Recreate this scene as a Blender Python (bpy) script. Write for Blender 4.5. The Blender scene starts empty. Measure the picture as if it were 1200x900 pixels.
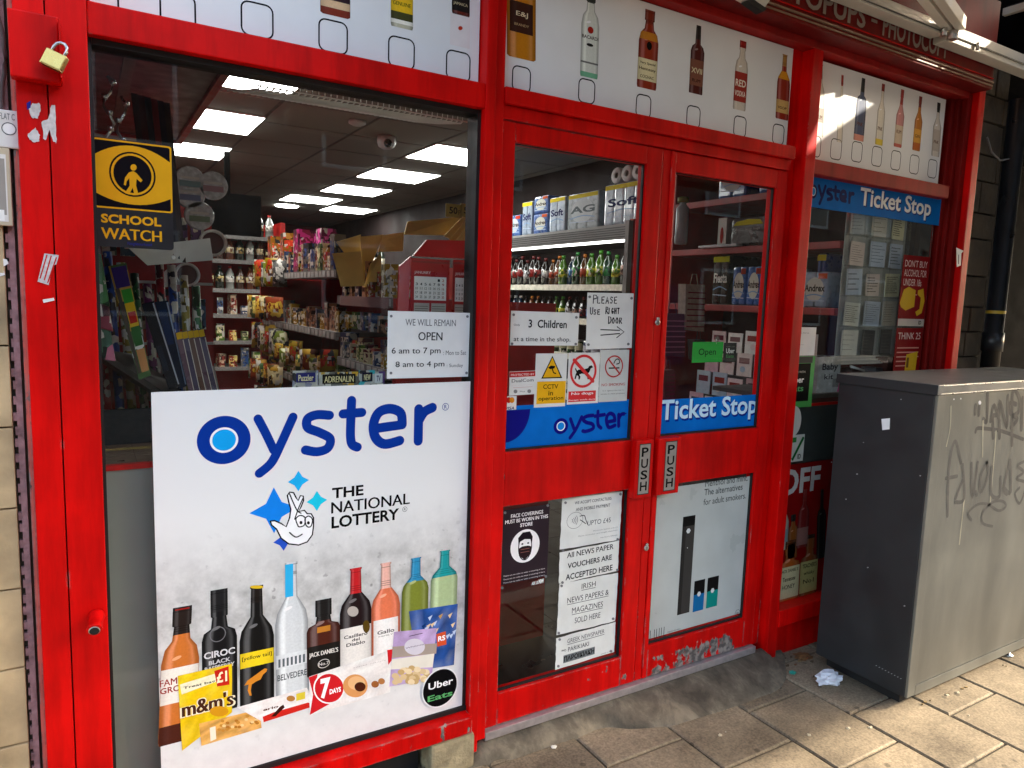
import bpy, bmesh, math, random
from mathutils import Vector, Matrix
import mathutils
random.seed(11)
R = math.radians
sc = bpy.context.scene
COL = sc.collection

# ------------------------------------------------------------------ camera
CAM = Vector((0.0, -2.0, 1.49)); YAW, PIT, ROL, FPX = 0.541232535, 0.117689836, 0.0330281137, 836.1726
cy, sy_, cp, sp = math.cos(YAW), math.sin(YAW), math.cos(PIT), math.sin(PIT)
fwd = Vector((sy_*cp, cy*cp, -sp)); rgt0 = Vector((cy, -sy_, 0)); up0 = rgt0.cross(fwd)
rgt = math.cos(ROL)*rgt0 + math.sin(ROL)*up0
upv = -math.sin(ROL)*rgt0 + math.cos(ROL)*up0
cd = bpy.data.cameras.new('camera'); cam = bpy.data.objects.new('camera', cd); COL.objects.link(cam)
cam.matrix_world = Matrix(((rgt.x, upv.x, -fwd.x, CAM.x), (rgt.y, upv.y, -fwd.y, CAM.y), (rgt.z, upv.z, -fwd.z, CAM.z), (0, 0, 0, 1)))
cd.sensor_width = 36; cd.lens = FPX/1200*36; cd.clip_end = 500; cd.clip_start = .02
sc.camera = cam

# ------------------------------------------------------------------ sky, sun, exposure
SUN = Vector((1.7, -.85, 1.0)).normalized()
w = bpy.data.worlds.new('World'); sc.world = w; w.use_nodes = True
nt = w.node_tree; bg = nt.nodes['Background']
sky = nt.nodes.new('ShaderNodeTexSky'); sky.sky_type = 'NISHITA'; sky.sun_disc = False
sky.sun_elevation = math.asin(SUN.z); sky.sun_rotation = math.atan2(SUN.x, SUN.y)
sky.dust_density = 2.0
tint = nt.nodes.new('ShaderNodeVectorMath'); tint.operation = 'MULTIPLY'; tint.inputs[1].default_value = (1.0, .93, .83)   # hazy, slightly warm town sky
nt.links.new(sky.outputs[0], tint.inputs[0]); nt.links.new(tint.outputs[0], bg.inputs[0]); bg.inputs[1].default_value = .15
sd = bpy.data.lights.new('sun', 'SUN'); sd.energy = 2.0; sd.angle = R(1.0); sd.color = (1, .9, .74)
so = bpy.data.objects.new('sun', sd); COL.objects.link(so); so.rotation_euler = SUN.to_track_quat('Z', 'Y').to_euler()
so.location = (6, -6, 8)
vs = sc.view_settings; vs.view_transform = 'Standard'; vs.look = 'None'; vs.gamma = 1; vs.use_curve_mapping = False
vs.exposure = 2.95
sc.render.engine = 'CYCLES'
sc.cycles.use_denoising = True
sc.cycles.max_bounces = 10; sc.cycles.transparent_max_bounces = 16

# ------------------------------------------------------------------ helpers
def at(px, py, y=0.0):            # a point of the picture on the plane y = const (metres)
    d = rgt*((px-600)/FPX) - upv*((py-450)/FPX) + fwd
    return CAM + d*((y-CAM.y)/d.y)
def atx(px, py, x):
    d = rgt*((px-600)/FPX) - upv*((py-450)/FPX) + fwd
    return CAM + d*((x-CAM.x)/d.x)
def atz(px, py, z):
    d = rgt*((px-600)/FPX) - upv*((py-450)/FPX) + fwd
    return CAM + d*((z-CAM.z)/d.z)
def lin(c):
    return c/12.92 if c <= .04045 else ((c+.055)/1.055)**2.4
def H(s):
    s = s.lstrip('#'); return tuple(lin(int(s[i:i+2], 16)/255) for i in (0, 2, 4))
MATS = {}
def nodes_of(m):
    m.use_nodes = True; n = m.node_tree.nodes; return n, m.node_tree.links, n['Principled BSDF']
def mat(name, col, rough=.5, metal=0, spec=.4, var=.12, scale=14, bump=0, bscale=60, coat=0, emis=None, estr=0, trans=0):
    if name in MATS: return MATS[name]
    if isinstance(col, str): col = H(col)
    m = bpy.data.materials.new(name); n, l, b = nodes_of(m)
    b.inputs['Roughness'].default_value = rough; b.inputs['Metallic'].default_value = metal
    b.inputs['Specular IOR Level'].default_value = spec
    b.inputs['Coat Weight'].default_value = coat; b.inputs['Coat Roughness'].default_value = .08
    b.inputs['Transmission Weight'].default_value = trans
    if emis:
        b.inputs['Emission Color'].default_value = (*emis, 1); b.inputs['Emission Strength'].default_value = estr
    if var:
        g = n.new('ShaderNodeNewGeometry'); t = n.new('ShaderNodeTexNoise'); t.inputs['Scale'].default_value = scale; t.inputs['Detail'].default_value = 6
        l.new(g.outputs['Position'], t.inputs['Vector'])
        mr = n.new('ShaderNodeMapRange'); mr.inputs[1].default_value = .3; mr.inputs[2].default_value = .7
        mr.inputs[3].default_value = 1-var; mr.inputs[4].default_value = 1+var*.5; l.new(t.outputs[0], mr.inputs[0])
        mx = n.new('ShaderNodeVectorMath'); mx.operation = 'MULTIPLY'; mx.inputs[0].default_value = col
        l.new(mr.outputs[0], mx.inputs[1]); l.new(mx.outputs[0], b.inputs['Base Color'])
        r2 = n.new('ShaderNodeMapRange'); r2.inputs[1].default_value = .3; r2.inputs[2].default_value = .7
        r2.inputs[3].default_value = max(.02, rough-.1); r2.inputs[4].default_value = min(1, rough+.12); l.new(t.outputs[0], r2.inputs[0]); l.new(r2.outputs[0], b.inputs['Roughness'])
    else:
        b.inputs['Base Color'].default_value = (*col, 1)
    if bump:
        g2 = n.new('ShaderNodeNewGeometry'); t2 = n.new('ShaderNodeTexNoise'); t2.inputs['Scale'].default_value = bscale; t2.inputs['Detail'].default_value = 5
        l.new(g2.outputs['Position'], t2.inputs['Vector'])
        bp = n.new('ShaderNodeBump'); bp.inputs['Strength'].default_value = bump; bp.inputs['Distance'].default_value = .01
        l.new(t2.outputs[0], bp.inputs['Height']); l.new(bp.outputs[0], b.inputs['Normal'])
    MATS[name] = m; return m
def pr(hexc):                      # printed ink
    return mat('print_'+hexc.lstrip('#'), hexc, .55, spec=.04, var=.05, scale=30)

def pack(name, c1, c2, scale=42):   # busy printed packaging: blocks of the pack's own colours
    name = 'pack_print_'+name
    if name in MATS: return MATS[name]
    c1 = H(c1) if isinstance(c1, str) else c1; c2 = H(c2) if isinstance(c2, str) else c2
    m = bpy.data.materials.new(name); n, l, b = nodes_of(m); g = n.new('ShaderNodeNewGeometry')
    mp = n.new('ShaderNodeMapping'); mp.inputs['Scale'].default_value = (1, 1, .8); mp.inputs['Rotation'].default_value = (.2, .1, .3); l.new(g.outputs['Position'], mp.inputs[0])
    v = n.new('ShaderNodeTexVoronoi'); v.distance = 'CHEBYCHEV'; v.inputs['Scale'].default_value = scale; l.new(mp.outputs[0], v.inputs['Vector'])
    sp = n.new('ShaderNodeSeparateColor'); l.new(v.outputs['Color'], sp.inputs[0])
    r = n.new('ShaderNodeValToRGB'); r.color_ramp.interpolation = 'CONSTANT'; e = r.color_ramp.elements
    e[0].position = 0; e[0].color = (*c1, 1); e[1].position = .42; e[1].color = (*c2, 1)
    for p, c in ((.62, [x*.25 for x in c1]), (.74, (.55, .53, .48)), (.84, [min(.9, x*1.35+.02) for x in c1]), (.93, (.02, .02, .025))): q = e.new(p); q.color = (*c, 1)
    l.new(sp.outputs[0], r.inputs[0]); l.new(r.outputs[0], b.inputs['Base Color']); b.inputs['Roughness'].default_value = .35; b.inputs['Specular IOR Level'].default_value = .3
    MATS[name] = m; return m
def photo_ink():                   # photographic print: colours of the printed picture, stored per vertex, with fine print grain
    if 'photo_ink' in MATS: return MATS['photo_ink']
    m = bpy.data.materials.new('photo_ink'); n, l, b = nodes_of(m); a = n.new('ShaderNodeAttribute'); a.attribute_name = 'ink'
    g = n.new('ShaderNodeNewGeometry'); t = n.new('ShaderNodeTexNoise'); t.inputs['Scale'].default_value = 170; t.inputs['Detail'].default_value = 4; l.new(g.outputs['Position'], t.inputs['Vector'])
    r = n.new('ShaderNodeMapRange'); r.inputs[1].default_value = .3; r.inputs[2].default_value = .7; r.inputs[3].default_value = .93; r.inputs[4].default_value = 1.06; l.new(t.outputs[0], r.inputs[0])
    v = n.new('ShaderNodeVectorMath'); v.operation = 'MULTIPLY'; l.new(a.outputs['Color'], v.inputs[0]); l.new(r.outputs[0], v.inputs[1]); l.new(v.outputs[0], b.inputs['Base Color'])
    b.inputs['Roughness'].default_value = .45; b.inputs['Specular IOR Level'].default_value = .15; MATS['photo_ink'] = m; return m

def red_paint(name, col, chips, zfade=None, patch=None, rough=.42, low=.0, cscale=22):
    """gloss paint; chipped through to grey primer in spots (more of them near the ground), streaky dirt"""
    if name in MATS: return MATS[name]
    m = bpy.data.materials.new(name); n, l, b = nodes_of(m)
    g = n.new('ShaderNodeNewGeometry')
    t = n.new('ShaderNodeTexNoise'); t.inputs['Scale'].default_value = 5; t.inputs['Detail'].default_value = 8; l.new(g.outputs['Position'], t.inputs['Vector'])
    v = n.new('ShaderNodeMapRange'); v.inputs[1].default_value = .3; v.inputs[2].default_value = .72; v.inputs[3].default_value = .78; v.inputs[4].default_value = 1.12; l.new(t.outputs[0], v.inputs[0])
    mx = n.new('ShaderNodeVectorMath'); mx.operation = 'MULTIPLY'; mx.inputs[0].default_value = col; l.new(v.outputs[0], mx.inputs[1])
    gm = n.new('ShaderNodeMapping'); gm.inputs['Scale'].default_value = (9, 9, 1.1); l.new(g.outputs['Position'], gm.inputs[0])
    gt = n.new('ShaderNodeTexNoise'); gt.inputs['Scale'].default_value = 1.6; gt.inputs['Detail'].default_value = 7; gt.inputs['Roughness'].default_value = .65; l.new(gm.outputs[0], gt.inputs['Vector'])
    gv = n.new('ShaderNodeMapRange'); gv.inputs[1].default_value = .34; gv.inputs[2].default_value = .58; gv.inputs[3].default_value = .66; gv.inputs[4].default_value = 1; l.new(gt.outputs[0], gv.inputs[0])   # dirt runs
    m0 = n.new('ShaderNodeVectorMath'); m0.operation = 'MULTIPLY'; l.new(mx.outputs[0], m0.inputs[0]); l.new(gv.outputs[0], m0.inputs[1]); mx = m0
    c = n.new('ShaderNodeTexNoise'); c.inputs['Scale'].default_value = cscale; c.inputs['Detail'].default_value = 7; c.inputs['Roughness'].default_value = .62
    mp = n.new('ShaderNodeMapping'); mp.inputs['Scale'].default_value = (1, 1, .55); l.new(g.outputs['Position'], mp.inputs[0]); l.new(mp.outputs[0], c.inputs['Vector'])
    s = n.new('ShaderNodeSeparateXYZ'); l.new(g.outputs['Position'], s.inputs[0])
    zz = n.new('ShaderNodeMapRange'); zz.inputs[1].default_value = .0; zz.inputs[2].default_value = .55; zz.inputs[3].default_value = low; zz.inputs[4].default_value = 0; l.new(s.outputs[2], zz.inputs[0])
    ad = n.new('ShaderNodeMath'); ad.operation = 'ADD'; l.new(c.outputs[0], ad.inputs[0]); l.new(zz.outputs[0], ad.inputs[1])
    bv = n.new('ShaderNodeBevel'); bv.samples = 3; bv.inputs['Radius'].default_value = .007
    dn = n.new('ShaderNodeVectorMath'); dn.operation = 'DOT_PRODUCT'; l.new(bv.outputs[0], dn.inputs[0]); l.new(g.outputs['Normal'], dn.inputs[1])
    eg = n.new('ShaderNodeMapRange'); eg.inputs[1].default_value = 1; eg.inputs[2].default_value = .86; eg.inputs[3].default_value = 0; eg.inputs[4].default_value = .19; l.new(dn.outputs['Value'], eg.inputs[0])
    ae = n.new('ShaderNodeMath'); ae.operation = 'ADD'; l.new(ad.outputs[0], ae.inputs[0]); l.new(eg.outputs[0], ae.inputs[1]); ad = ae
    last = ad
    if patch:                      # one worn-through place: x0, x1, z top
        px = n.new('ShaderNodeMapRange'); px.inputs[1].default_value = patch[0]; px.inputs[2].default_value = patch[0]+.06; px.inputs[3].default_value = 0; px.inputs[4].default_value = patch[3]; l.new(s.outputs[0], px.inputs[0])
        pz = n.new('ShaderNodeMapRange'); pz.inputs[1].default_value = patch[2]-.03; pz.inputs[2].default_value = patch[2]+.02; pz.inputs[3].default_value = 1; pz.inputs[4].default_value = 0; l.new(s.outputs[2], pz.inputs[0])
        px2 = n.new('ShaderNodeMapRange'); px2.inputs[1].default_value = patch[1]-.1; px2.inputs[2].default_value = patch[1]; px2.inputs[3].default_value = 1; px2.inputs[4].default_value = 0; l.new(s.outputs[0], px2.inputs[0])
        mu = n.new('ShaderNodeMath'); mu.operation = 'MULTIPLY'; l.new(px.outputs[0], mu.inputs[0]); l.new(pz.outputs[0], mu.inputs[1])
        mu2 = n.new('ShaderNodeMath'); mu2.operation = 'MULTIPLY'; l.new(mu.outputs[0], mu2.inputs[0]); l.new(px2.outputs[0], mu2.inputs[1])
        a2 = n.new('ShaderNodeMath'); a2.operation = 'ADD'; l.new(ad.outputs[0], a2.inputs[0]); l.new(mu2.outputs[0], a2.inputs[1]); last = a2
    th = n.new('ShaderNodeMapRange'); th.inputs[1].default_value = chips; th.inputs[2].default_value = chips+.012; l.new(last.outputs[0], th.inputs[0])
    cc = n.new('ShaderNodeMix'); cc.data_type = 'RGBA'; l.new(th.outputs[0], cc.inputs[0]); l.new(mx.outputs[0], cc.inputs[6])
    c2 = n.new('ShaderNodeTexNoise'); c2.inputs['Scale'].default_value = 40; l.new(g.outputs['Position'], c2.inputs['Vector'])
    cr = n.new('ShaderNodeValToRGB'); cr.color_ramp.elements[0].position = .4; cr.color_ramp.elements[0].color = (.10, .09, .083, 1); cr.color_ramp.elements[1].position = .62; cr.color_ramp.elements[1].color = (.30, .26, .23, 1)
    l.new(c2.outputs[0], cr.inputs[0]); l.new(cr.outputs[0], cc.inputs[7]); l.new(cc.outputs[2], b.inputs['Base Color'])
    rr = n.new('ShaderNodeMapRange'); rr.inputs[3].default_value = rough; rr.inputs[4].default_value = .8; l.new(th.outputs[0], rr.inputs[0]); l.new(rr.outputs[0], b.inputs['Roughness'])
    b.inputs['Specular IOR Level'].default_value = .12
    bp = n.new('ShaderNodeBump'); bp.inputs['Strength'].default_value = .25; bp.inputs['Distance'].default_value = .004
    iv = n.new('ShaderNodeMath'); iv.operation = 'MULTIPLY_ADD'; iv.inputs[1].default_value = -1; l.new(th.outputs[0], iv.inputs[0]); l.new(t.outputs[0], iv.inputs[2])
    l.new(iv.outputs[0], bp.inputs['Height']); l.new(bp.outputs[0], b.inputs['Normal'])
    MATS[name] = m; return m

def glass_mat():
    m = bpy.data.materials.new('window_glass'); m.use_nodes = True; n = m.node_tree.nodes; l = m.node_tree.links; n.clear()
    o = n.new('ShaderNodeOutputMaterial'); tr = n.new('ShaderNodeBsdfTransparent'); tr.inputs[0].default_value = (.93, .95, .94, 1)
    gl = n.new('ShaderNodeBsdfGlossy'); gl.inputs['Roughness'].default_value = 0.0
    g = n.new('ShaderNodeNewGeometry'); dt = n.new('ShaderNodeVectorMath'); dt.operation = 'DOT_PRODUCT'; l.new(g.outputs['Normal'], dt.inputs[0]); l.new(g.outputs['Incoming'], dt.inputs[1])
    ab = n.new('ShaderNodeMath'); ab.operation = 'ABSOLUTE'; l.new(dt.outputs['Value'], ab.inputs[0])
    om = n.new('ShaderNodeMath'); om.operation = 'SUBTRACT'; om.inputs[0].default_value = 1; l.new(ab.outputs[0], om.inputs[1])
    pw = n.new('ShaderNodeMath'); pw.operation = 'POWER'; pw.inputs[1].default_value = 5; l.new(om.outputs[0], pw.inputs[0])
    fr = n.new('ShaderNodeMath'); fr.operation = 'MULTIPLY_ADD'; fr.inputs[1].default_value = .85; fr.inputs[2].default_value = .019; l.new(pw.outputs[0], fr.inputs[0])   # Schlick, same from both sides
    mx = n.new('ShaderNodeMixShader'); l.new(fr.outputs[0], mx.inputs[0]); l.new(tr.outputs[0], mx.inputs[1]); l.new(gl.outputs[0], mx.inputs[2])
    t = n.new('ShaderNodeTexNoise'); t.inputs['Scale'].default_value = 5; t.inputs['Detail'].default_value = 9; t.inputs['Roughness'].default_value = .7; l.new(g.outputs['Position'], t.inputs['Vector'])
    sm = n.new('ShaderNodeMapRange'); sm.inputs[1].default_value = .5; sm.inputs[2].default_value = .75; sm.inputs[3].default_value = 0; sm.inputs[4].default_value = .012; l.new(t.outputs[0], sm.inputs[0])
    df = n.new('ShaderNodeBsdfDiffuse'); df.inputs[0].default_value = (.6, .58, .54, 1); m2 = n.new('ShaderNodeMixShader'); l.new(sm.outputs[0], m2.inputs[0]); l.new(mx.outputs[0], m2.inputs[1]); l.new(df.outputs[0], m2.inputs[2]); l.new(m2.outputs[0], o.inputs[0])   # smears and dust
    MATS['glass'] = m; return m
GLASS = glass_mat()
def clear_mat(name, tint, gloss=.12):
    m = bpy.data.materials.new(name); m.use_nodes = True; n = m.node_tree.nodes; l = m.node_tree.links; n.clear()
    o = n.new('ShaderNodeOutputMaterial'); tr = n.new('ShaderNodeBsdfTransparent'); tr.inputs[0].default_value = (*tint, 1)
    gl = n.new('ShaderNodeBsdfGlossy'); gl.inputs['Roughness'].default_value = .08
    mx = n.new('ShaderNodeMixShader'); mx.inputs[0].default_value = gloss; l.new(tr.outputs[0], mx.inputs[1]); l.new(gl.outputs[0], mx.inputs[2]); l.new(mx.outputs[0], o.inputs[0])
    MATS[name] = m; return m

WORLD = {}
def tag(o, label=None, cat=None, group=None, kind=None):
    if label: o['label'] = label
    if cat: o['category'] = cat
    if group: o['group'] = group
    if kind: o['kind'] = kind
    return o
def thing(name, label, cat, loc, group=None):
    o = bpy.data.objects.new(name, None); COL.objects.link(o); o.empty_display_size = .05
    o.location = loc; WORLD[o.name] = Vector(loc); return tag(o, label, cat, group)
def link_mesh(name, me, origin, parent=None):
    o = bpy.data.objects.new(name, me); COL.objects.link(o)
    WORLD[o.name] = Vector(origin)
    if parent is not None:
        o.parent = parent; o.location = Vector(origin)-WORLD[parent.name]
    else: o.location = origin
    return o
def copy_tree(o, loc=None, rz=None, parent=None):
    c = o.copy(); COL.objects.link(c)
    if parent is not None: c.parent = parent
    if loc is not None: c.location = loc; WORLD[c.name] = Vector(loc)
    if rz is not None: c.rotation_euler = (0, 0, rz)
    for ch in list(o.children): copy_tree(ch, parent=c)
    return c

class MB:
    """collects solid shapes in world metres; build() links them as ONE mesh object"""
    def __init__(s): s.v = []; s.f = []; s.m = []; s.mats = []; s.sm = []; s.ink = {}
    def mi(s, m):
        if m not in s.mats: s.mats.append(m)
        return s.mats.index(m)
    def add(s, vs_, fs, m, smooth=False):
        k = len(s.v); s.v += [Vector(p) for p in vs_]; i = s.mi(m)
        for f in fs: s.f.append(tuple(k+a for a in f)); s.m.append(i); s.sm.append(smooth)
        return s
    def box(s, x0, x1, y0, y1, z0, z1, m, M=None):
        p = [Vector((x, y, z)) for z in (z0, z1) for y in (y0, y1) for x in (x0, x1)]
        if M is not None: p = [M @ q for q in p]
        return s.add(p, [(0, 2, 3, 1), (4, 5, 7, 6), (0, 1, 5, 4), (2, 6, 7, 3), (0, 4, 6, 2), (1, 3, 7, 5)], m)
    def prism(s, pts, d, m, smooth=False):   # pts: planar loop of Vectors, d: thickness vector
        n = len(pts); d = Vector(d); a = [Vector(p) for p in pts]; bk = [p+d for p in a]
        fs = [tuple(range(n)), tuple(range(2*n-1, n-1, -1))]
        fs += [((i+1) % n, i, n+i, n+(i+1) % n) for i in range(n)]
        return s.add(a+bk, fs, m, smooth)
    def lathe(s, prof, c, m, seg=14, axis=(0, 0, 1), mats=None, cap=True):
        c = Vector(c); ax = Vector(axis).normalized(); q = Vector((0, 0, 1)).rotation_difference(ax)
        vs_ = []; fs = []
        for (r, h) in prof:
            for k in range(seg):
                a = 2*math.pi*k/seg; vs_.append(c+q @ Vector((r*math.cos(a), r*math.sin(a), h)))
        base = len(s.v); s.v += vs_
        for i in range(len(prof)-1):
            mm = mats[i] if mats else m; ii = s.mi(mm)
            for k in range(seg):
                s.f.append((base+i*seg+k, base+i*seg+(k+1) % seg, base+(i+1)*seg+(k+1) % seg, base+(i+1)*seg+k)); s.m.append(ii); s.sm.append(True)
        if cap:
            s.f.append(tuple(base+k for k in range(seg-1, -1, -1))); s.m.append(s.mi(mats[0] if mats else m)); s.sm.append(False)
            e = base+(len(prof)-1)*seg; s.f.append(tuple(e+k for k in range(seg))); s.m.append(s.mi(mats[-1] if mats else m)); s.sm.append(False)
        return s
    def tube(s, path, r, m, seg=8):
        P = [Vector(p) for p in path]; n = len(P); ring = []
        for i, p in enumerate(P):
            t = (P[min(i+1, n-1)]-P[max(i-1, 0)]).normalized()
            a = t.cross(Vector((0, 0, 1)));
            if a.length < .05: a = t.cross(Vector((1, 0, 0)))
            a.normalize(); b = t.cross(a); ring.append([p+r*(math.cos(2*math.pi*k/seg)*a+math.sin(2*math.pi*k/seg)*b) for k in range(seg)])
        vs_ = [q for rr in ring for q in rr]
        fs = [(i*seg+k, i*seg+(k+1) % seg, (i+1)*seg+(k+1) % seg, (i+1)*seg+k) for i in range(n-1) for k in range(seg)]
        fs += [tuple(range(seg-1, -1, -1)), tuple((n-1)*seg+k for k in range(seg))]
        return s.add(vs_, fs, m, True)
    def build(s, name, parent=None, bevel=0, origin=None):
        if origin is None:
            xs = [p.x for p in s.v]; ys = [p.y for p in s.v]; zs = [p.z for p in s.v]
            origin = Vector(((min(xs)+max(xs))/2, (min(ys)+max(ys))/2, min(zs)))
        origin = Vector(origin)
        me = bpy.data.meshes.new(name); me.from_pydata([p-origin for p in s.v], [], s.f)
        for m in s.mats: me.materials.append(m)
        for p, i, sm in zip(me.polygons, s.m, s.sm): p.material_index = i; p.use_smooth = sm
        if bevel:
            bm = bmesh.new(); bm.from_mesh(me); bmesh.ops.recalc_face_normals(bm, faces=bm.faces)
            bmesh.ops.bevel(bm, geom=[e for e in bm.edges if len(e.link_faces) == 2 and e.calc_face_angle() > .6], offset=bevel, segments=2, affect='EDGES', profile=.6)
            bm.to_mesh(me); bm.free()
        else:
            bm = bmesh.new(); bm.from_mesh(me); bmesh.ops.recalc_face_normals(bm, faces=bm.faces); bm.to_mesh(me); bm.free()
        if s.ink:
            at_ = me.attributes.new('ink', 'FLOAT_COLOR', 'POINT')
            for i, c in s.ink.items(): at_.data[i].color = (*c, 1)
        me.update(); return link_mesh(name, me, origin, parent)

# ---- writing and printed shapes
FCACHE = {}
def text_mesh(s, bold=0.0, shear=0.0):
    key = (s, bold, shear)
    if key not in FCACHE:
        cu = bpy.data.curves.new('t', 'FONT'); cu.body = s; cu.offset = bold; cu.shear = shear; cu.size = 1; cu.resolution_u = 3
        ob = bpy.data.objects.new('t', cu); COL.objects.link(ob)
        me = bpy.data.meshes.new_from_object(ob)
        vs_ = [(v.co.x, v.co.y) for v in me.vertices]; fs = [tuple(p.vertices) for p in me.polygons]
        bpy.data.objects.remove(ob); bpy.data.curves.remove(cu); bpy.data.meshes.remove(me)
        FCACHE[key] = (vs_, fs)
    return FCACHE[key]
STEP = 1.4e-5
class Art:
    """flat print lying on a plane: P a point of it, U right, V up; every shape sits one hair above the last"""
    def __init__(s, P, U=(1, 0, 0), V=(0, 0, 1), lift=.0004):
        s.P = Vector(P); s.U = Vector(U).normalized(); s.V = Vector(V).normalized(); s.N = s.U.cross(s.V); s.d = lift
        s.mb = MB()
    def uv(s, px, py):
        d = rgt*((px-600)/FPX) - upv*((py-450)/FPX) + fwd
        q = CAM + d*((s.P-CAM).dot(s.N)/d.dot(s.N)) - s.P
        return (q.dot(s.U), q.dot(s.V))
    def w(s, u, v): return s.P+s.U*u+s.V*v+s.N*s.d
    def poly(s, pts, m):
        s.d += STEP
        if isinstance(m, str): m = pr(m)
        n = len(pts)
        if n > 4:
            tri = mathutils.geometry.tessellate_polygon([[Vector((a, b, 0)) for a, b in pts]])
            fs = [tuple(t) for t in tri]
        else: fs = [tuple(range(n))]
        vs_ = [s.w(a, b) for a, b in pts]
        out = []
        for f in fs:
            nn = sum(((vs_[f[i]]-vs_[f[0]]).cross(vs_[f[(i+1) % len(f)]]-vs_[f[0]]) for i in range(1, len(f))), Vector())
            out.append(f if nn.dot(s.N) > 0 else tuple(reversed(f)))
        s.mb.add(vs_, out, m); return s
    def ppoly(s, pts, m): return s.poly([s.uv(*p) for p in pts], m)
    def rect(s, u0, v0, u1, v1, m): return s.poly([(u0, v0), (u1, v0), (u1, v1), (u0, v1)], m)
    def prect(s, a, b, m):        # a = left bottom pixel, b = right top pixel
        p, q = s.uv(*a), s.uv(*b); return s.rect(p[0], p[1], q[0], q[1], m)
    def rrect(s, u0, v0, u1, v1, r, m):
        pts = []
        for (cx_, cz_, a0) in ((u1-r, v1-r, 0), (u0+r, v1-r, 90), (u0+r, v0+r, 180), (u1-r, v0+r, 270)):
            pts += [(cx_+r*math.cos(R(a0+k*18)), cz_+r*math.sin(R(a0+k*18))) for k in range(6)]
        return s.poly(pts, m)
    def ell(s, u, v, ru, rv, m, n=28, rot=0):
        c, q = math.cos(rot), math.sin(rot)
        return s.poly([(u+ru*math.cos(2*math.pi*k/n)*c-rv*math.sin(2*math.pi*k/n)*q, v+ru*math.cos(2*math.pi*k/n)*q+rv*math.sin(2*math.pi*k/n)*c) for k in range(n)], m)
    def photo(s, pts, m, jit=.3, n=5):  # a printed crumpled pack: quad of pixels filled with uneven tone
        s.d += STEP; col = H(m); q = [s.uv(*p) for p in pts]; base = len(s.mb.v); vs_ = []
        for j in range(n+1):
            for i in range(n+1):
                u, v = i/n, j/n; vs_.append(s.w(*[(q[0][k]*(1-u)+q[1][k]*u)*(1-v)+(q[3][k]*(1-u)+q[2][k]*u)*v for k in (0, 1)]))
        s.mb.add(vs_, [(j*(n+1)+i, j*(n+1)+i+1, (j+1)*(n+1)+i+1, (j+1)*(n+1)+i) for j in range(n) for i in range(n)], photo_ink(), True)
        for i in range(len(vs_)):
            k = 1+random.uniform(-jit, jit); w_ = max(0, random.uniform(-.5, jit)); s.mb.ink[base+i] = tuple(min(.9, c_*k+.25*w_) for c_ in col)
        return s
    def pell(s, px, py, rx, ry, m):
        return s.ppoly([(px+rx*math.cos(2*math.pi*k/28), py+ry*math.sin(2*math.pi*k/28)) for k in range(28)], m)
    def band(s, outer, inner, m):
        s.d += STEP
        if isinstance(m, str): m = pr(m)
        n = len(outer); vs_ = [s.w(*p) for p in outer]+[s.w(*p) for p in inner]
        s.mb.add(vs_, [(i, (i+1) % n, n+(i+1) % n, n+i) for i in range(n)], m); return s
    def ring(s, u, v, ru, rv, t, m, n=32):
        o = [(u+ru*math.cos(2*math.pi*k/n), v+rv*math.sin(2*math.pi*k/n)) for k in range(n)]
        i = [(u+(ru-t)*math.cos(2*math.pi*k/n), v+(rv-t)*math.sin(2*math.pi*k/n)) for k in range(n)]
        return s.band(o, i, m)
    def rr_ring(s, u0, v0, u1, v1, r, t, m):
        def loop(e, rr):
            pts = []
            for (cx_, cz_, a0) in ((u1-e-rr, v1-e-rr, 0), (u0+e+rr, v1-e-rr, 90), (u0+e+rr, v0+e+rr, 180), (u1-e-rr, v0+e+rr, 270)):
                pts += [(cx_+rr*math.cos(R(a0+k*18)), cz_+rr*math.sin(R(a0+k*18))) for k in range(6)]
            return pts
        return s.band(loop(0, r), loop(t, max(r-t, .0005)), m)
    def stroke(s, pts, width, m, smooth=True, closed=False):
        if smooth and len(pts) > 2:
            q = []; n = len(pts)
            for i in range(n-1):
                p0, p1, p2, p3 = pts[max(i-1, 0)], pts[i], pts[i+1], pts[min(i+2, n-1)]
                for k in range(6):
                    t = k/6; q.append(tuple(.5*(2*p1[j]+(p2[j]-p0[j])*t+(2*p0[j]-5*p1[j]+4*p2[j]-p3[j])*t*t+(3*p1[j]-p0[j]-3*p2[j]+p3[j])*t**3) for j in (0, 1)))
            q.append(pts[-1]); pts = q
        s.d += STEP
        if isinstance(m, str): m = pr(m)
        L = []; Rr = []; h = width/2; n = len(pts)
        for i, p in enumerate(pts):
            a = pts[max(i-1, 0)]; b = pts[min(i+1, n-1)]
            t = Vector((b[0]-a[0], b[1]-a[1])); t.normalize(); nx, ny = -t.y*h, t.x*h
            L.append((p[0]+nx, p[1]+ny)); Rr.append((p[0]-nx, p[1]-ny))
        vs_ = [s.w(*p) for p in L]+[s.w(*p) for p in Rr]
        s.mb.add(vs_, [(i, n+i, n+i+1, i+1) for i in range(n-1)], m)
        for e, f in ((0, 1), (n-1, n-2)):
            t = Vector((pts[e][0]-pts[f][0], pts[e][1]-pts[f][1])); t.normalize(); a0 = math.atan2(t.y, t.x)
            arc = [(pts[e][0]+h*math.cos(a0+R(-90+k*22.5)), pts[e][1]+h*math.sin(a0+R(-90+k*22.5))) for k in range(9)]
            s.mb.add([s.w(*p) for p in arc], [tuple(range(9))], m)
        return s
    def pstroke(s, pts, wpx, m, smooth=True):
        p0 = s.uv(*pts[0]); p1 = s.uv(pts[0][0]+1, pts[0][1]); k = math.hypot(p1[0]-p0[0], p1[1]-p0[1])
        return s.stroke([s.uv(*p) for p in pts], wpx*k, m, smooth)
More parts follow.
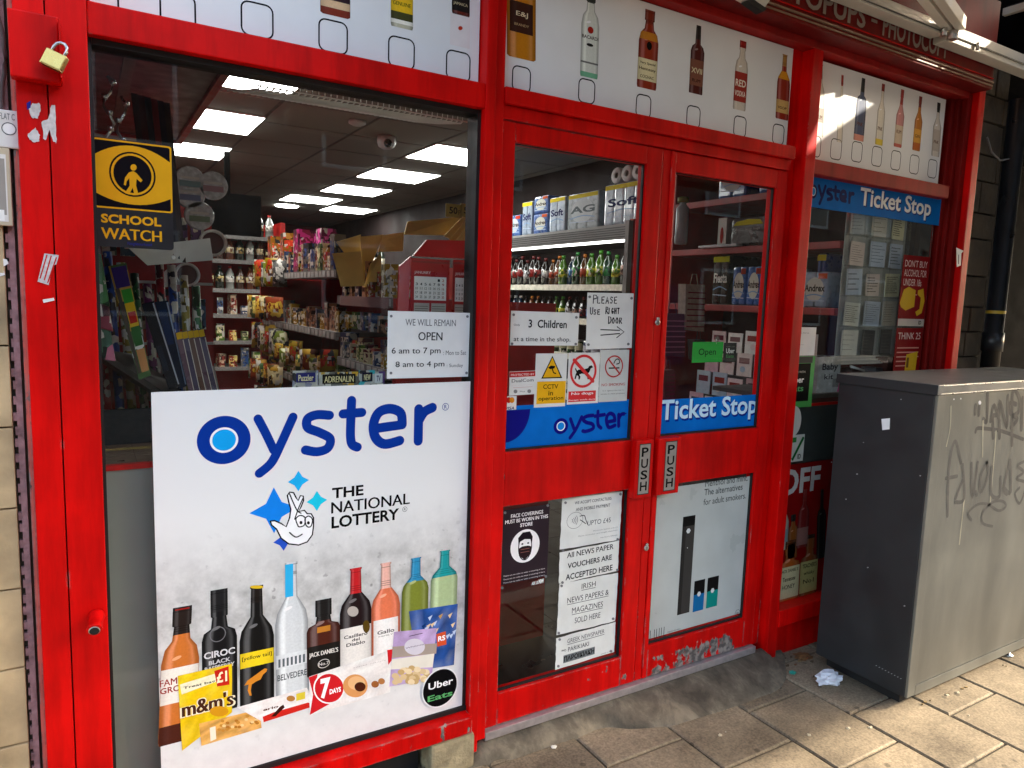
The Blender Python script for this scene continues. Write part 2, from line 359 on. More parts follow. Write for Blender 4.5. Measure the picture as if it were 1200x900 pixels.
    def text(s, t, u0, v0, u1, v1, m, bold=.0, shear=0.0, rot=0.0):   # fills the box u0..u1, v0..v1
        s.d += STEP
        if isinstance(m, str): m = pr(m)
        twice = bold and set(t) & set('MWNmw&')     # glyphs that an outline offset would close up: thickened by overprinting
        vs_, fs = text_mesh(t, 0 if twice else bold, shear)
        if not vs_: return s
        a0 = min(p[0] for p in vs_); a1 = max(p[0] for p in vs_); b0 = min(p[1] for p in vs_); b1 = max(p[1] for p in vs_)
        pts = [(u0+(p[0]-a0)/(a1-a0)*(u1-u0), v0+(p[1]-b0)/(b1-b0)*(v1-v0)) for p in vs_]
        if rot:
            cu, cv = (u0+u1)/2, (v0+v1)/2; c, q = math.cos(rot), math.sin(rot)
            pts = [(cu+(a-cu)*c-(b-cv)*q, cv+(a-cu)*q+(b-cv)*c) for a, b in pts]
        s.mb.add([s.w(*p) for p in pts], fs, m)
        if twice and bold >= .01:
            o_ = abs(v1-v0)*bold*.9
            for sg in (-1, 1): s.d += STEP; s.mb.add([s.w(p[0]+sg*o_, p[1]) for p in pts], fs, m)
        return s
    def ptext(s, t, a, b, m, bold=0.0, shear=0.0):
        p, q = s.uv(*a), s.uv(*b); return s.text(t, p[0], p[1], q[0], q[1], m, bold, shear)
    def lines(s, u0, u1, v0, v1, n, m, t=.0016, ragged=.3):   # illegible small print
        for k in range(n):
            v = v1-(v1-v0)*(k+.5)/n; u = u0
            e = u1-(u1-u0)*ragged*random.random()
            while u < e:
                ln = random.uniform(.003, .009); s.rect(u, v-t/2, min(u+ln, e), v+t/2, m); u += ln+.002
        return s
    def build(s, name, parent=None):
        return s.mb.build(name, parent) if s.mb.v else None

SF = {'P': [[(0, 0), (.05, 1), (.6, .95), (.65, .6), (.05, .5)]], 'L': [[(0, 1), (0, 0), (.6, .02)]], 'E': [[(.6, 1), (0, .97), (0, 0), (.6, 0)], [(0, .5), (.5, .52)]],
      'A': [[(0, 0), (.3, 1), (.65, 0)], [(.12, .35), (.55, .36)]], 'S': [[(.6, .9), (.2, 1), (.05, .72), (.55, .4), (.45, .03), (0, .08)]], 'U': [[(0, 1), (.03, .15), (.3, 0), (.55, .2), (.6, 1)]],
      'R': [[(0, 0), (.03, 1), (.55, .92), (.55, .6), (.05, .5), (.65, 0)]], 'I': [[(.1, 0), (.12, 1)]], 'G': [[(.58, .85), (.35, 1), (.08, .8), (0, .4), (.18, .03), (.48, .03), (.6, .4)], [(.62, .42), (.34, .42)]],
      'H': [[(0, 0), (0, 1)], [(.6, 0), (.6, 1)], [(0, .5), (.6, .5)]], 'T': [[(0, 1), (.65, 1)], [(.32, 1), (.32, 0)]], 'D': [[(0, 0), (.02, 1), (.5, .85), (.6, .45), (.4, .1), (0, 0)]],
      'O': [[(.3, 1), (.02, .6), (.1, .1), (.45, .02), (.65, .5), (.45, .95), (.3, 1)]]}
def hand_word(A, word, a, b, wpx, m, small=.78):   # felt-pen capitals; a, b = pixel of baseline start and cap top at the end
    p, q = A.uv(*a), A.uv(*b); n = len(word); du = (q[0]-p[0])/n; hh = q[1]-p[1]
    k = abs(A.uv(a[0]+1, a[1])[0]-p[0])
    for i, ch in enumerate(word):
        sc_ = 1 if i == 0 else small
        for st in SF[ch]:
            A.stroke([(p[0]+du*i+x*du*1.15*sc_+random.uniform(-.0006, .0006), p[1]+y*hh*sc_) for x, y in st], wpx*k, m, smooth=False)

def star4(c, r, k=.24):
    return [(c[0]+(r if i % 2 == 0 else r*k)*math.sin(math.pi*i/4), c[1]+(r if i % 2 == 0 else r*k)*math.cos(math.pi*i/4)) for i in range(8)]

PROFILES = {
 'wine': [(0, .46), (.02, .5), (.56, .5), (.64, .44), (.7, .3), (.75, .18), (.98, .16), (.985, .19), (1, .19)],
 'bord': [(0, .48), (.02, .5), (.62, .5), (.69, .4), (.73, .2), (.98, .17), (1, .17)],
 'spirit': [(0, .47), (.03, .5), (.6, .5), (.7, .42), (.76, .24), (.86, .2), (.865, .25), (1, .25)],
 'square': [(0, .48), (.02, .5), (.6, .5), (.66, .44), (.69, .24), (.78, .2), (.785, .24), (1, .24)],
 'flask': [(0, .42), (.02, .5), (.82, .5), (.9, .38), (.94, .2), (1, .2)],
 'slim': [(0, .45), (.02, .5), (.55, .5), (.66, .3), (.72, .2), (.86, .17), (.865, .2), (1, .2)]}
def pbottle(A, base, top, wpx, prof, body, cap, capf, label=None, hi=None, labelw=.98, edge=None):
    """a printed bottle: base / top pixel, body width in pixels"""
    b, t = A.uv(*base), A.uv(*top); k = abs(A.uv(base[0]+1, base[1])[0]-b[0]); W = wpx*k; Hh = t[1]-b[1]
    P = PROFILES[prof]
    def hw(f):
        for (f0, w0), (f1, w1) in zip(P, P[1:]):
            if f <= f1: return w0+(w1-w0)*(f-f0)/max(f1-f0, 1e-6)
        return P[-1][1]
    def shape(f0, f1, sc_, m, gloss=.0, lo=.42):
        A.d += STEP; col = H(m) if isinstance(m, str) else m
        fs = sorted({f0, f1}|{f for f, _ in P if f0 < f < f1}); NC = 12; ph = photo_ink()
        us = [-1+2*k/NC for k in range(NC+1)]; base = len(A.mb.v); vs_ = []; cs = []
        for f in fs:
            cx = b[0]+(t[0]-b[0])*f
            for u in us:
                vs_.append(A.w(cx+u*hw(f)*W*sc_, b[1]+f*Hh))
                k = lo+(1-lo)*max(0, 1-abs(u)**2.4)
                hl = gloss*(math.exp(-((u+.58)/.14)**2)+.55*math.exp(-((u-.62)/.09)**2))
                cs.append(tuple(min(.92, c_*k*1.08+hl*(.25+.75*c_)) for c_ in col))
        n_ = NC+1
        A.mb.add(vs_, [(j*n_+i, j*n_+i+1, (j+1)*n_+i+1, (j+1)*n_+i) for j in range(len(fs)-1) for i in range(NC)], ph, True)
        for i, c_ in enumerate(cs): A.mb.ink[base+i] = c_
    sh = max(f for f, w_ in P if w_ >= .44)
    shape(0, capf, 1, body, .5 if hi else .28, .38 if not edge else .5)
    shape(capf, 1, 1, cap, .25, .45)
    dk = tuple(c_*.45 for c_ in (H(cap) if isinstance(cap, str) else cap))
    for q in (.12, .2, .28, .82): shape(capf+(1-capf)*q, capf+(1-capf)*q+.006, 1.01, dk, .1, .5)
    if sh < capf-.02 and W > .03:
        lightc = tuple(min(.9, c_*1.6+.16) for c_ in (H(body) if isinstance(body, str) else body)); fz = sh+.03
        A.ell(b[0]+(t[0]-b[0])*fz-.10*W, b[1]+fz*Hh, .13*W, .05*W, mat('glint_'+str([round(x, 2) for x in lightc]), lightc, .4, spec=.2, var=.05), 18, .3)
    for (f0, f1, m) in (label or []): shape(f0, f1, labelw, m, .04, .72)
    return (b[0]+(t[0]-b[0])*.3, b[1], W, Hh)
def btext(A, bb, f0, f1, t, m, frac=.85, bold=.02):
    A.text(t, bb[0]-bb[2]*frac/2, bb[1]+bb[3]*f0, bb[0]+bb[2]*frac/2, bb[1]+bb[3]*f1, m, bold)
# ------------------------------------------------------------------ materials of the place
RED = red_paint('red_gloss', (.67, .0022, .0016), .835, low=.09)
RED_DOOR = red_paint('red_door', (.67, .0022, .0016), .78, low=.165, cscale=26)
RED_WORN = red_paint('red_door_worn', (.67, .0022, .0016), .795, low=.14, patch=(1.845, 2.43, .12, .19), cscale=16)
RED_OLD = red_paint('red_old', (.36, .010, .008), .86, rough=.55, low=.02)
RED_FAS_SHADE = red_paint('red_fascia_shade', (.17, .005, .004), .9, rough=.5)  # shade under the awning is put into this darker red
RED_REV_SHADE = red_paint('red_reveal_shade', (.20, .004, .003), .88, rough=.55)  # deep shade of the reveal is painted in as darker red
REDIN = mat('red_shelving', (.36, .008, .006), .45, var=.2)
BLACKSEAL = mat('black_seal', (.008, .008, .008), .6, var=.2)
STEEL = mat('steel', (.55, .54, .52), .32, metal=1, var=.1, scale=60)
BRASS = mat('brass', (.72, .5, .16), .3, metal=1, var=.12, scale=80)
ALU = mat('aluminium_strip', (.50, .45, .44), .42, metal=.6, var=.2, scale=40)
WHITE = mat('white_panel', (.80, .80, .79), .38, spec=.4, var=.05, scale=5)
PAPER = mat('white_paper', (.80, .80, .78), .7, spec=.2, var=.04, scale=25, bump=.12, bscale=26)
DARK = mat('dark_void', (.012, .011, .010), .8, var=.3)
CREAM = mat('awning_metal', (.60, .56, .47), .4, metal=0, var=.12, scale=9)
CLOTH = mat('awning_cloth', (.62, .56, .46), .9, var=.15)
CLOTH_BLOCKER = mat('blocker_cloth', (.03, .028, .026), .9, var=.2)

def slab_mat():
    m = bpy.data.materials.new('paving_stone'); n, l, b = nodes_of(m)
    g = n.new('ShaderNodeNewGeometry')
    t1 = n.new('ShaderNodeTexNoise'); t1.inputs['Scale'].default_value = 4; t1.inputs['Detail'].default_value = 9; t1.inputs['Roughness'].default_value = .65
    t2 = n.new('ShaderNodeTexNoise'); t2.inputs['Scale'].default_value = 120; t2.inputs['Detail'].default_value = 4
    t3 = n.new('ShaderNodeTexVoronoi'); t3.inputs['Scale'].default_value = 11; t3.feature = 'F1'
    for t in (t1, t2, t3): l.new(g.outputs['Position'], t.inputs['Vector'])
    r1 = n.new('ShaderNodeValToRGB'); e = r1.color_ramp.elements; e[0].position = .3; e[0].color = (.128, .097, .06, 1); e[1].position = .72; e[1].color = (.30, .232, .148, 1)
    l.new(t1.outputs[0], r1.inputs[0])
    r2 = n.new('ShaderNodeMapRange'); r2.inputs[1].default_value = .3; r2.inputs[2].default_value = .7; r2.inputs[3].default_value = .68; r2.inputs[4].default_value = 1.28; l.new(t2.outputs[0], r2.inputs[0])
    mu = n.new('ShaderNodeVectorMath'); mu.operation = 'MULTIPLY'; l.new(r1.outputs[0], mu.inputs[0]); l.new(r2.outputs[0], mu.inputs[1])
    ri = n.new('ShaderNodeMapRange'); ri.inputs[3].default_value = .72; ri.inputs[4].default_value = 1.2; l.new(g.outputs['Random Per Island'], ri.inputs[0])
    m2 = n.new('ShaderNodeVectorMath'); m2.operation = 'MULTIPLY'; l.new(mu.outputs[0], m2.inputs[0]); l.new(ri.outputs[0], m2.inputs[1])
    t4 = n.new('ShaderNodeTexNoise'); t4.inputs['Scale'].default_value = 1.7; t4.inputs['Detail'].default_value = 7; t4.inputs['Roughness'].default_value = .6; l.new(g.outputs['Position'], t4.inputs['Vector'])
    st = n.new('ShaderNodeMapRange'); st.inputs[1].default_value = .36; st.inputs[2].default_value = .55; st.inputs[3].default_value = .72; st.inputs[4].default_value = 1; l.new(t4.outputs[0], st.inputs[0])   # old stains
    m4 = n.new('ShaderNodeVectorMath'); m4.operation = 'MULTIPLY'; l.new(m2.outputs[0], m4.inputs[0]); l.new(st.outputs[0], m4.inputs[1]); m2 = m4
    # trodden chewing gum spots
    cg = n.new('ShaderNodeMapRange'); cg.inputs[1].default_value = .10; cg.inputs[2].default_value = .14; cg.inputs[3].default_value = .55; cg.inputs[4].default_value = 1; l.new(t3.outputs['Distance'], cg.inputs[0])
    m3 = n.new('ShaderNodeVectorMath'); m3.operation = 'MULTIPLY'; l.new(m2.outputs[0], m3.inputs[0]); l.new(cg.outputs[0], m3.inputs[1])
    l.new(m3.outputs[0], b.inputs['Base Color']); b.inputs['Roughness'].default_value = .82; b.inputs['Specular IOR Level'].default_value = .3
    bp = n.new('ShaderNodeBump'); bp.inputs['Strength'].default_value = .45; bp.inputs['Distance'].default_value = .003; l.new(t2.outputs[0], bp.inputs['Height']); l.new(bp.outputs[0], b.inputs['Normal'])
    return m
SLAB = slab_mat()
JOINT = mat('joint_dirt', (.035, .028, .018), .95, var=.4, scale=40)
def concrete_mat():
    m = bpy.data.materials.new('concrete'); n, l, b = nodes_of(m)
    g = n.new('ShaderNodeNewGeometry'); mp = n.new('ShaderNodeMapping'); mp.inputs['Scale'].default_value = (1, .7, 1); mp.inputs['Rotation'].default_value = (0, 0, R(35)); l.new(g.outputs['Position'], mp.inputs[0])
    t1 = n.new('ShaderNodeTexNoise'); t1.inputs['Scale'].default_value = 7; t1.inputs['Detail'].default_value = 12; t1.inputs['Roughness'].default_value = .68; t1.inputs['Distortion'].default_value = .3; l.new(mp.outputs[0], t1.inputs['Vector'])
    r1 = n.new('ShaderNodeValToRGB'); e = r1.color_ramp.elements; e[0].position = .36; e[0].color = (.05, .038, .023, 1); e[1].position = .66; e[1].color = (.22, .175, .115, 1)
    x = e.new(.5); x.color = (.105, .084, .055, 1)
    l.new(t1.outputs[0], r1.inputs[0]); l.new(r1.outputs[0], b.inputs['Base Color']); b.inputs['Roughness'].default_value = .85
    t2 = n.new('ShaderNodeTexNoise'); t2.inputs['Scale'].default_value = 60; t2.inputs['Detail'].default_value = 6; l.new(g.outputs['Position'], t2.inputs['Vector'])
    bp = n.new('ShaderNodeBump'); bp.inputs['Strength'].default_value = .4; bp.inputs['Distance'].default_value = .004; l.new(t2.outputs[0], bp.inputs['Height']); l.new(bp.outputs[0], b.inputs['Normal'])
    return m
CONC = concrete_mat()
ASPHALT = mat('asphalt', (.05, .05, .05), .9, var=.3, scale=60, bump=.4, bscale=200)

# ------------------------------------------------------------------ ground
ZP = -.07; KERB = -.98
g = MB(); g.box(-3.5, 12, KERB+.004, .6, -.4, ZP-.009, JOINT)
xs = [1.472+.3475*k for k in range(-14, 26)]
for i, x in enumerate(xs):
    off = -.26 if (i % 2 == 0) else -.46
    ys = [off+.39*k for k in range(-3, 3)]
    ys = [KERB]+[y for y in ys if KERB+.06 < y < .2]+[.25]
    for y0, y1 in zip(ys, ys[1:]):
        e = .0035; dz = [random.uniform(-.0022, .0022) for _ in range(4)]; c = .006
        p = [(x+e, y0+e, ZP-.03), (x+.3475-e, y0+e, ZP-.03), (x+.3475-e, y1-e, ZP-.03), (x+e, y1-e, ZP-.03)]
        q = [(x+e, y0+e, ZP-.004), (x+.3475-e, y0+e, ZP-.004), (x+.3475-e, y1-e, ZP-.004), (x+e, y1-e, ZP-.004)]
        t = [(x+e+c, y0+e+c, ZP+dz[0]), (x+.3475-e-c, y0+e+c, ZP+dz[1]), (x+.3475-e-c, y1-e-c, ZP+dz[2]), (x+e+c, y1-e-c, ZP+dz[3])]
        g.add(p+q+t, [(0, 1, 5, 4), (1, 2, 6, 5), (2, 3, 7, 6), (3, 0, 4, 7), (4, 5, 9, 8), (5, 6, 10, 9), (6, 7, 11, 10), (7, 4, 8, 11), (8, 9, 10, 11)], SLAB)
tag(g.build('pavement'), kind='structure')
KS = mat('kerb_stone', (.30, .28, .24), .8, var=.25, scale=12, bump=.3)
g = MB()
for k in range(18): g.box(-4+.915*k, -4+.915*k+.909, KERB-.13, KERB-.004, -.35, ZP-.002, KS)
tag(g.build('kerb', bevel=.008), kind='structure')
g = MB(); g.box(-160, 160, -9.0, KERB-.13, -.5, -.185, ASPHALT)
g.box(-160, 160, -6.3, -6.2, -.19, -.181, mat('road_paint', (.75, .6, .1), .7, var=.3)); tag(g.build('road'), kind='structure')
g = MB(); g.box(-160, 160, -12, -9.0, -.5, -.08, SLAB); tag(g.build('far_pavement'), kind='structure')
g = MB(); g.box(-200, 200, -240, 200, -.9, -.52, mat('ground_soil', (.1, .09, .06), .9)); tag(g.build('ground'), kind='structure')

# concrete apron in front of the doors
g = MB(); B = [(.80, -.045), (1.0, -.05), (1.12, -.055), (1.3, -.07), (1.46, -.08), (1.6, -.075), (1.68, -.125), (1.82, -.18), (1.95, -.195), (2.11, -.205), (2.28, -.21), (2.42, -.2), (2.54, -.14), (2.62, -.07), (2.67, -.03)]
BB = B; B = []
for i in range(len(BB)-1):
    for k in range(4):
        q = k/4; p0, p1, p2, p3 = BB[max(i-1, 0)], BB[i], BB[i+1], BB[min(i+2, len(BB)-1)]
        B.append(tuple(.5*(2*p1[j]+(p2[j]-p0[j])*q+(2*p0[j]-5*p1[j]+4*p2[j]-p3[j])*q*q+(3*p1[j]-p0[j]-3*p2[j]+p3[j])*q**3) for j in (0, 1)))
B.append(BB[-1]); B = [(x, y+random.uniform(-.0025, .0025)) for x, y in B]
nr = 12; rows = []
for j in range(nr):
    t = j/(nr-1); row = []
    for i, (bx, by) in enumerate(B):
        z = -.012+(ZP+.003+.012)*(t**1.5)*(1 if 1.1 < bx < 2.56 else 1)
        if bx < 1.1 or bx > 2.56: z = -.045+(ZP+.003+.045)*t
        row.append((bx+random.uniform(-.002, .002)*(0 < j < nr-1), -.001+(by+.001)*t+random.uniform(-.002, .002)*(0 < j < nr-1), z+random.uniform(-.0022, .0022)*(j < nr-1)))
    rows.append(row)
last = [(p[0], p[1]-.006, ZP-.012) for p in rows[-1]]; rows.append(last)
nb = len(B); vv = [p for r in rows for p in r]
g.add(vv, [(j*nb+i, (j+1)*nb+i, (j+1)*nb+i+1, j*nb+i+1) for j in range(len(rows)-1) for i in range(nb-1)], CONC, True)
tag(g.build('concrete_apron'), kind='structure')

# ------------------------------------------------------------------ shop interior shell
CEILT = mat('ceiling_tile', (.21, .20, .165), .85, var=.1, scale=30, bump=.2, bscale=150)
TGRID = mat('ceiling_grid', (.07, .068, .06), .6, var=.1)
FLOORT = mat('floor_tile', (.045, .035, .025), .35, var=.3, scale=7)
WALLD = mat('inner_wall', (.012, .004, .0035), .8, var=.2, scale=4)
WALLR = mat('inner_wall_red', (.10, .008, .007), .6, var=.25, scale=4)
g = MB()
for i in range(-1, 8):
    for j in range(0, 17):
        x0 = -.16+.6*i; y0 = .05+.6*j
        if x0 > 3.5: continue
        g.box(x0+.012, min(x0+.588, 3.54), y0+.012, y0+.588, 2.602, 2.62, CEILT)
g.box(-.15, 3.55, .05, 10.2, 2.606, 2.7, TGRID)
tag(g.build('ceiling'), kind='structure')
g = MB()
for i in range(8):
    for j in range(20): g.box(-.15+.5*i+.002, -.15+.5*i+.498, .12+.5*j, .12+.5*j+.496, -.03, -.004, FLOORT)
g.box(-.15, 3.85, .06, 10.2, -.06, -.008, DARK); tag(g.build('floor'), kind='structure')
g = MB(); g.box(-.25, -.12, .08, 10.2, -.06, 2.7, WALLR); tag(g.build('wall'), kind='structure')
g = MB(); g.box(3.56, 3.7, .08, 10.2, -.06, 2.7, WALLD); tag(g.build('wall'), kind='structure')
g = MB(); g.box(-.25, 3.7, 10.2, 10.35, -.06, 2.7, WALLR); tag(g.build('wall'), kind='structure')
g = MB(); g.box(-6, 4.1, .09, .3, 2.72, 7.5, mat('upper_brick', (.2, .1, .06), .9, var=.3, scale=8)); g.box(-.25, 3.7, .3, 10.35, 2.72, 2.9, WALLD); tag(g.build('upper_wall'), kind='structure')

# ------------------------------------------------------------------ shopfront
SF_ = thing('shopfront', 'red painted timber shopfront with twin glazed doors and two large windows', 'shopfront', (1.84, 0, -.03))
g = MB()   # left pilaster: two boards with an open joint
g.box(-.112, -.0545, -.058, .08, -.07, 2.62, RED); g.box(-.052, .026, -.060, .08, -.07, 2.62, RED); g.box(-.0545, -.052, -.03, .07, -.07, 2.62, DARK)
g.build('pilaster', SF_, bevel=.003)
g = MB(); g.box(1.058, 1.092, -.034, .07, -.03, 2.535, RED); g.box(1.0935, 1.128, -.022, .07, .0, 2.535, RED); g.build('post', SF_, bevel=.003)
g = MB(); g.box(2.480, 2.538, .02, .09, .0, 2.535, RED); g.box(2.539, 2.600, -.034, .09, -.06, 2.535, RED); g.build('post', SF_, bevel=.003)
g = MB(); g.box(.027, 1.0575, -.03, .07, 2.060, 2.132, RED); g.build('transom', SF_, bevel=.003)
g = MB(); g.box(1.1285, 2.4795, -.030, .07, 2.088, 2.137, RED); g.box(1.1285, 2.4795, -.012, .07, 2.046, 2.0865, RED); g.build('transom', SF_, bevel=.003)
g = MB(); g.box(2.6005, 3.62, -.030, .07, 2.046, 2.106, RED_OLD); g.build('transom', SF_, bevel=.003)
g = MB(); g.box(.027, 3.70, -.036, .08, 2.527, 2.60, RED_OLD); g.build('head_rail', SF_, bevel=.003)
# window 1 bottom: sill, seal, dark gap under it
g = MB(); g.box(.027, 1.0575, -.058, .07, .062, .118, RED_WORN if False else RED_DOOR); g.build('sill', SF_, bevel=.003)
g = MB(); g.box(.027, 1.0575, -.012, .06, .119, .134, BLACKSEAL); g.build('seal', SF_)
g = MB(); g.box(.027, .90, .02, .08, -.07, .061, DARK); g.build('base_panel', SF_)
g = MB(); g.box(.027, 1.0575, .020, .026, .12, 2.075, GLASS); g.build('window_pane', SF_)
g = MB(); g.box(.027, .034, -.004, .06, .135, 2.06, BLACKSEAL); g.box(1.046, 1.0575, -.006, .06, .135, 2.06, BLACKSEAL); g.box(.035, 1.045, -.004, .06, 2.046, 2.0595, BLACKSEAL); g.build('glazing_bead', SF_)
# window 3
g = MB(); g.box(2.6005, 3.61, .020, .026, .17, 2.05, GLASS); g.build('window_pane', SF_)
g = MB(); g.box(2.6005, 3.61, -.040, .06, .085, .16, RED); g.build('sill', SF_, bevel=.003)
g = MB(); g.box(2.6005, 3.72, -.006, .07, -.07, .084, RED); g.build('base_panel', SF_)
g = MB()   # fluted right reveal
for k, (x0, x1, y) in enumerate([(3.612, 3.640, .035), (3.642, 3.672, .012), (3.674, 3.700, -.005), (3.702, 3.742, -.03)]): g.box(x0, x1, y, .09, -.07, 2.55-.0*k, RED_REV_SHADE)
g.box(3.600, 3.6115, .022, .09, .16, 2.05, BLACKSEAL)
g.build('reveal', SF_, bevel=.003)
g = MB(); g.box(3.744, 3.800, -.06, .09, -.07, 2.60, RED); g.build('frame_board', SF_, bevel=.004)
# shadow gaps round the upper panels
g = MB()
for (x0, x1) in ((.027, 1.057), (1.129, 2.479), (2.601, 3.61)): g.box(x0, x1, .04, .08, 2.10, 2.527, BLACKSEAL)
g.build('panel_backing', SF_)
# fascia
fb = MB(); fb.box(-.3, 3.735, -.118, .085, 2.555, 2.95, RED_FAS_SHADE); fa = fb.build('fascia', SF_, bevel=.004)
GOLD = mat('fascia_beading', (.26, .15, .09), .5, var=.2)
g = MB(); g.box(-.3, 3.73, -.1235, -.1185, 2.566, 2.571, GOLD); g.box(-.3, 3.73, -.1265, -.1185, 2.580, 2.586, GOLD); g.box(-.3, 3.73, -.124, -.1185, 2.600, 2.603, RED); g.build('beading', fa)
A = Art((0, -.118, 0)); A.d = .003
for t, a, b in (('E', (923, -3), (941, -22)),): pass
zb, zt = 2.613, 2.700
for t, x0, x1 in (('MOBIL', 1.62, 2.10), ('E', 2.135, 2.225), ('TOPUPS', 2.275, 2.725), ('-', 2.762, 2.802), ('PHOTOCOPY', 2.842, 3.335)):
    if t == '-': A.rect(x0, (zb+zt)/2-.006, x1, (zb+zt)/2+.006, mat('fascia_letter', (.27, .20, .16), .6, var=.15)); continue
    if t == 'MOBIL': continue
    A.text(t, x0, zb, x1, zt, mat('fascia_letter', (.27, .20, .16), .6, var=.15), .022)
A.build('lettering', fa)

PUSHPLATE = mat('push_plate', (.33, .31, .29), .45, metal=.5, var=.15, scale=50)
def door(x0, x1, gx0, gx1, u0, u1, l0, l1, m, px0, px1, bx0, bx1):
    d = MB(); y0, y1 = -.004, .045
    d.box(x0, gx0, y0, y1, .022, 2.043, m); d.box(gx1, x1, y0, y1, .022, 2.043, m)
    d.box(gx0+.0005, gx1-.0005, y0+.0005, y1, u1, 2.0425, m); d.box(gx0+.0005, gx1-.0005, y0+.0005, y1, l1, u0, m); d.box(gx0+.0005, gx1-.0005, y0+.0005, y1, .0225, l0, m)
    D = d.build('door', SF_, bevel=.003)
    for (z0, z1) in ((u0, u1), (l0, l1)):
        b = MB(); b.box(gx0, gx1, .019, .025, z0, z1, GLASS); b.build('glass_pane', D)
        s = MB(); t = .007
        s.box(gx0+.0008, gx0+t, .008, .018, z0+.0008, z1-.0008, BLACKSEAL); s.box(gx1-t, gx1-.0008, .008, .018, z0+.0008, z1-.0008, BLACKSEAL)
        s.box(gx0+t, gx1-t, .008, .018, z0+.0008, z0+t, BLACKSEAL); s.box(gx0+t, gx1-t, .008, .018, z1-.0025, z1-.0008, BLACKSEAL); s.build('glazing_bead', D)
    b = MB(); b.box(bx0, bx1, -.034, -.0045, .772, .990, RED); b.build('push_block', D, bevel=.003)
    A = Art((0, -.0345, 0)); A.d = .0005
    z0, z1 = .785, .978
    A.rect(px0, z0, px1, z1, BLACKSEAL); A.rect(px0+.003, z0+.003, px1-.003, z1-.003, PUSHPLATE)
    hgt = (z1-z0-.02)/4; cw = (px1-px0)*.30
    for i, ch in enumerate('PUSH'):
        zc = z1-.01-hgt*(i+.5); A.text(ch, (px0+px1)/2-cw, zc-hgt*.40, (px0+px1)/2+cw, zc+hgt*.40, '#0c0c0c', .02)
    A.build('push_plate', D)
    return D
dl = door(1.136, 1.800, 1.183, 1.728, .987, 1.982, .137, .801, RED_DOOR, 1.738, 1.793, 1.722, 1.808)
dr = door(1.843, 2.476, 1.866, 2.414, .990, 1.972, .152, .798, RED_WORN, 1.866, 1.925, 1.832, 1.945)
g = MB(); g.box(1.8005, 1.8425, .012, .04, .022, 2.043, RED); g.box(1.805, 1.838, -.0005, .0115, .022, 2.043, RED); g.build('meeting_strip', SF_)
for (px, py, D) in ((770, 378, dr), (757, 642, dr)):
    q = at(px, py, -.004); b = MB(); b.lathe([(.011, 0), (.011, .004), (.008, .005)], (q.x, -.0042, q.z), STEEL, 16, (0, -1, 0)); b.lathe([(.006, 0), (.006, .0065)], (q.x, -.0045, q.z+.014), STEEL, 10, (0, -1, 0)); b.box(q.x-.0015, q.x+.0015, -.0102, -.0095, q.z-.006, q.z+.006, DARK); b.build('keyhole', D)
g = MB(); g.box(1.129, 2.479, -.022, .06, -.012, .018, ALU); g.build('threshold', SF_, bevel=.003)
g = MB(); g.box(1.03, 2.70, .061, .09, -.07, .02, DARK); g.build('base_panel', SF_)

# ------------------------------------------------------------------ things fixed to the left pilaster
t = thing('shutter_box', 'red steel lock box on the left pilaster above the padlock', 'lock box', (-.06, -.06, 1.92))
g = MB(); g.box(-.118, -.028, -.10, -.061, 1.925, 2.062, RED); g.build('box_body', t, bevel=.003)
g = MB(); g.box(-.0275, -.0245, -.125, -.061, 1.930, 2.052, RED); g.build('hasp_plate', t, bevel=.001)
t = thing('padlock', 'brass padlock with steel shackle hanging from the red lock box', 'padlock', (-.03, -.118, 1.93))
q = at(64, 71, -.125); M = Matrix.Translation((q.x, -.126, q.z)) @ Matrix.Rotation(R(24), 4, 'Y') @ Matrix.Rotation(R(-18), 4, 'Z')
g = MB(); g.box(-.021, .021, -.008, .008, -.017, .017, BRASS, M); g.box(-.0213, .0213, -.0083, .0083, -.0185, -.0145, mat('dark_brass', (.12, .085, .04), .5, metal=1), M); g.build('lock_body', t, bevel=.0025)
g = MB(); g.tube([M @ Vector(p) for p in ((-.013, 0, .012), (-.013, 0, .027), (-.010, 0, .036), (-.004, 0, .041), (.004, 0, .041), (.010, 0, .036), (.013, 0, .027), (.013, 0, .012))], .0034, STEEL, 10); g.build('shackle', t)
def torn(pts, name, label, grp=None, blue=None, y=-.0605):
    A = Art((0, y, 0)); A.d = .0004
    q = []
    n = len(pts)
    for i in range(n):
        a, b = pts[i], pts[(i+1) % n]
        for k in range(4):
            f = k/4; q.append((a[0]+(b[0]-a[0])*f+random.uniform(-.7, .7), a[1]+(b[1]-a[1])*f+random.uniform(-.7, .7)))
    A.ppoly(q, mat('torn_paper', (.62, .56, .54), .8, var=.25, scale=120))
    if blue: A.ppoly(blue, '#2b2a86')
    o = A.build(name); return tag(o, label, 'sticker', grp)
torn([(33, 127), (38, 121), (47, 121), (48, 130), (44, 139), (37, 138)], 'torn_sticker', 'torn white sticker remnant with a blue corner on the red pilaster', 'torn stickers on the pilaster', [(31, 121), (36, 118), (36, 126), (32, 129)])
torn([(49, 143), (57, 139), (60, 124), (65, 123), (66, 150), (66, 168), (62, 165), (58, 152), (54, 165), (51, 163)], 'torn_sticker', 'larger ragged white sticker remnant split along the pilaster joint', 'torn stickers on the pilaster')
torn([(32, 157), (42, 150), (47, 158), (46, 166), (40, 167), (34, 162)], 'torn_sticker', 'small white sticker scrap lowest of the torn patches on the pilaster', 'torn stickers on the pilaster')
A = Art((0, -.0605, 0))
A.ppoly([(44, 330), (52, 297), (69, 299), (66, 310), (62, 311), (57, 334)], mat('torn_paper', (.62, .56, .54), .8))
for a, b in (((47, 326), (55, 299)), ((52, 328), (60, 300)), ((56, 331), (66, 302))): A.pstroke([a, b], 1.6, '#c02018', False)
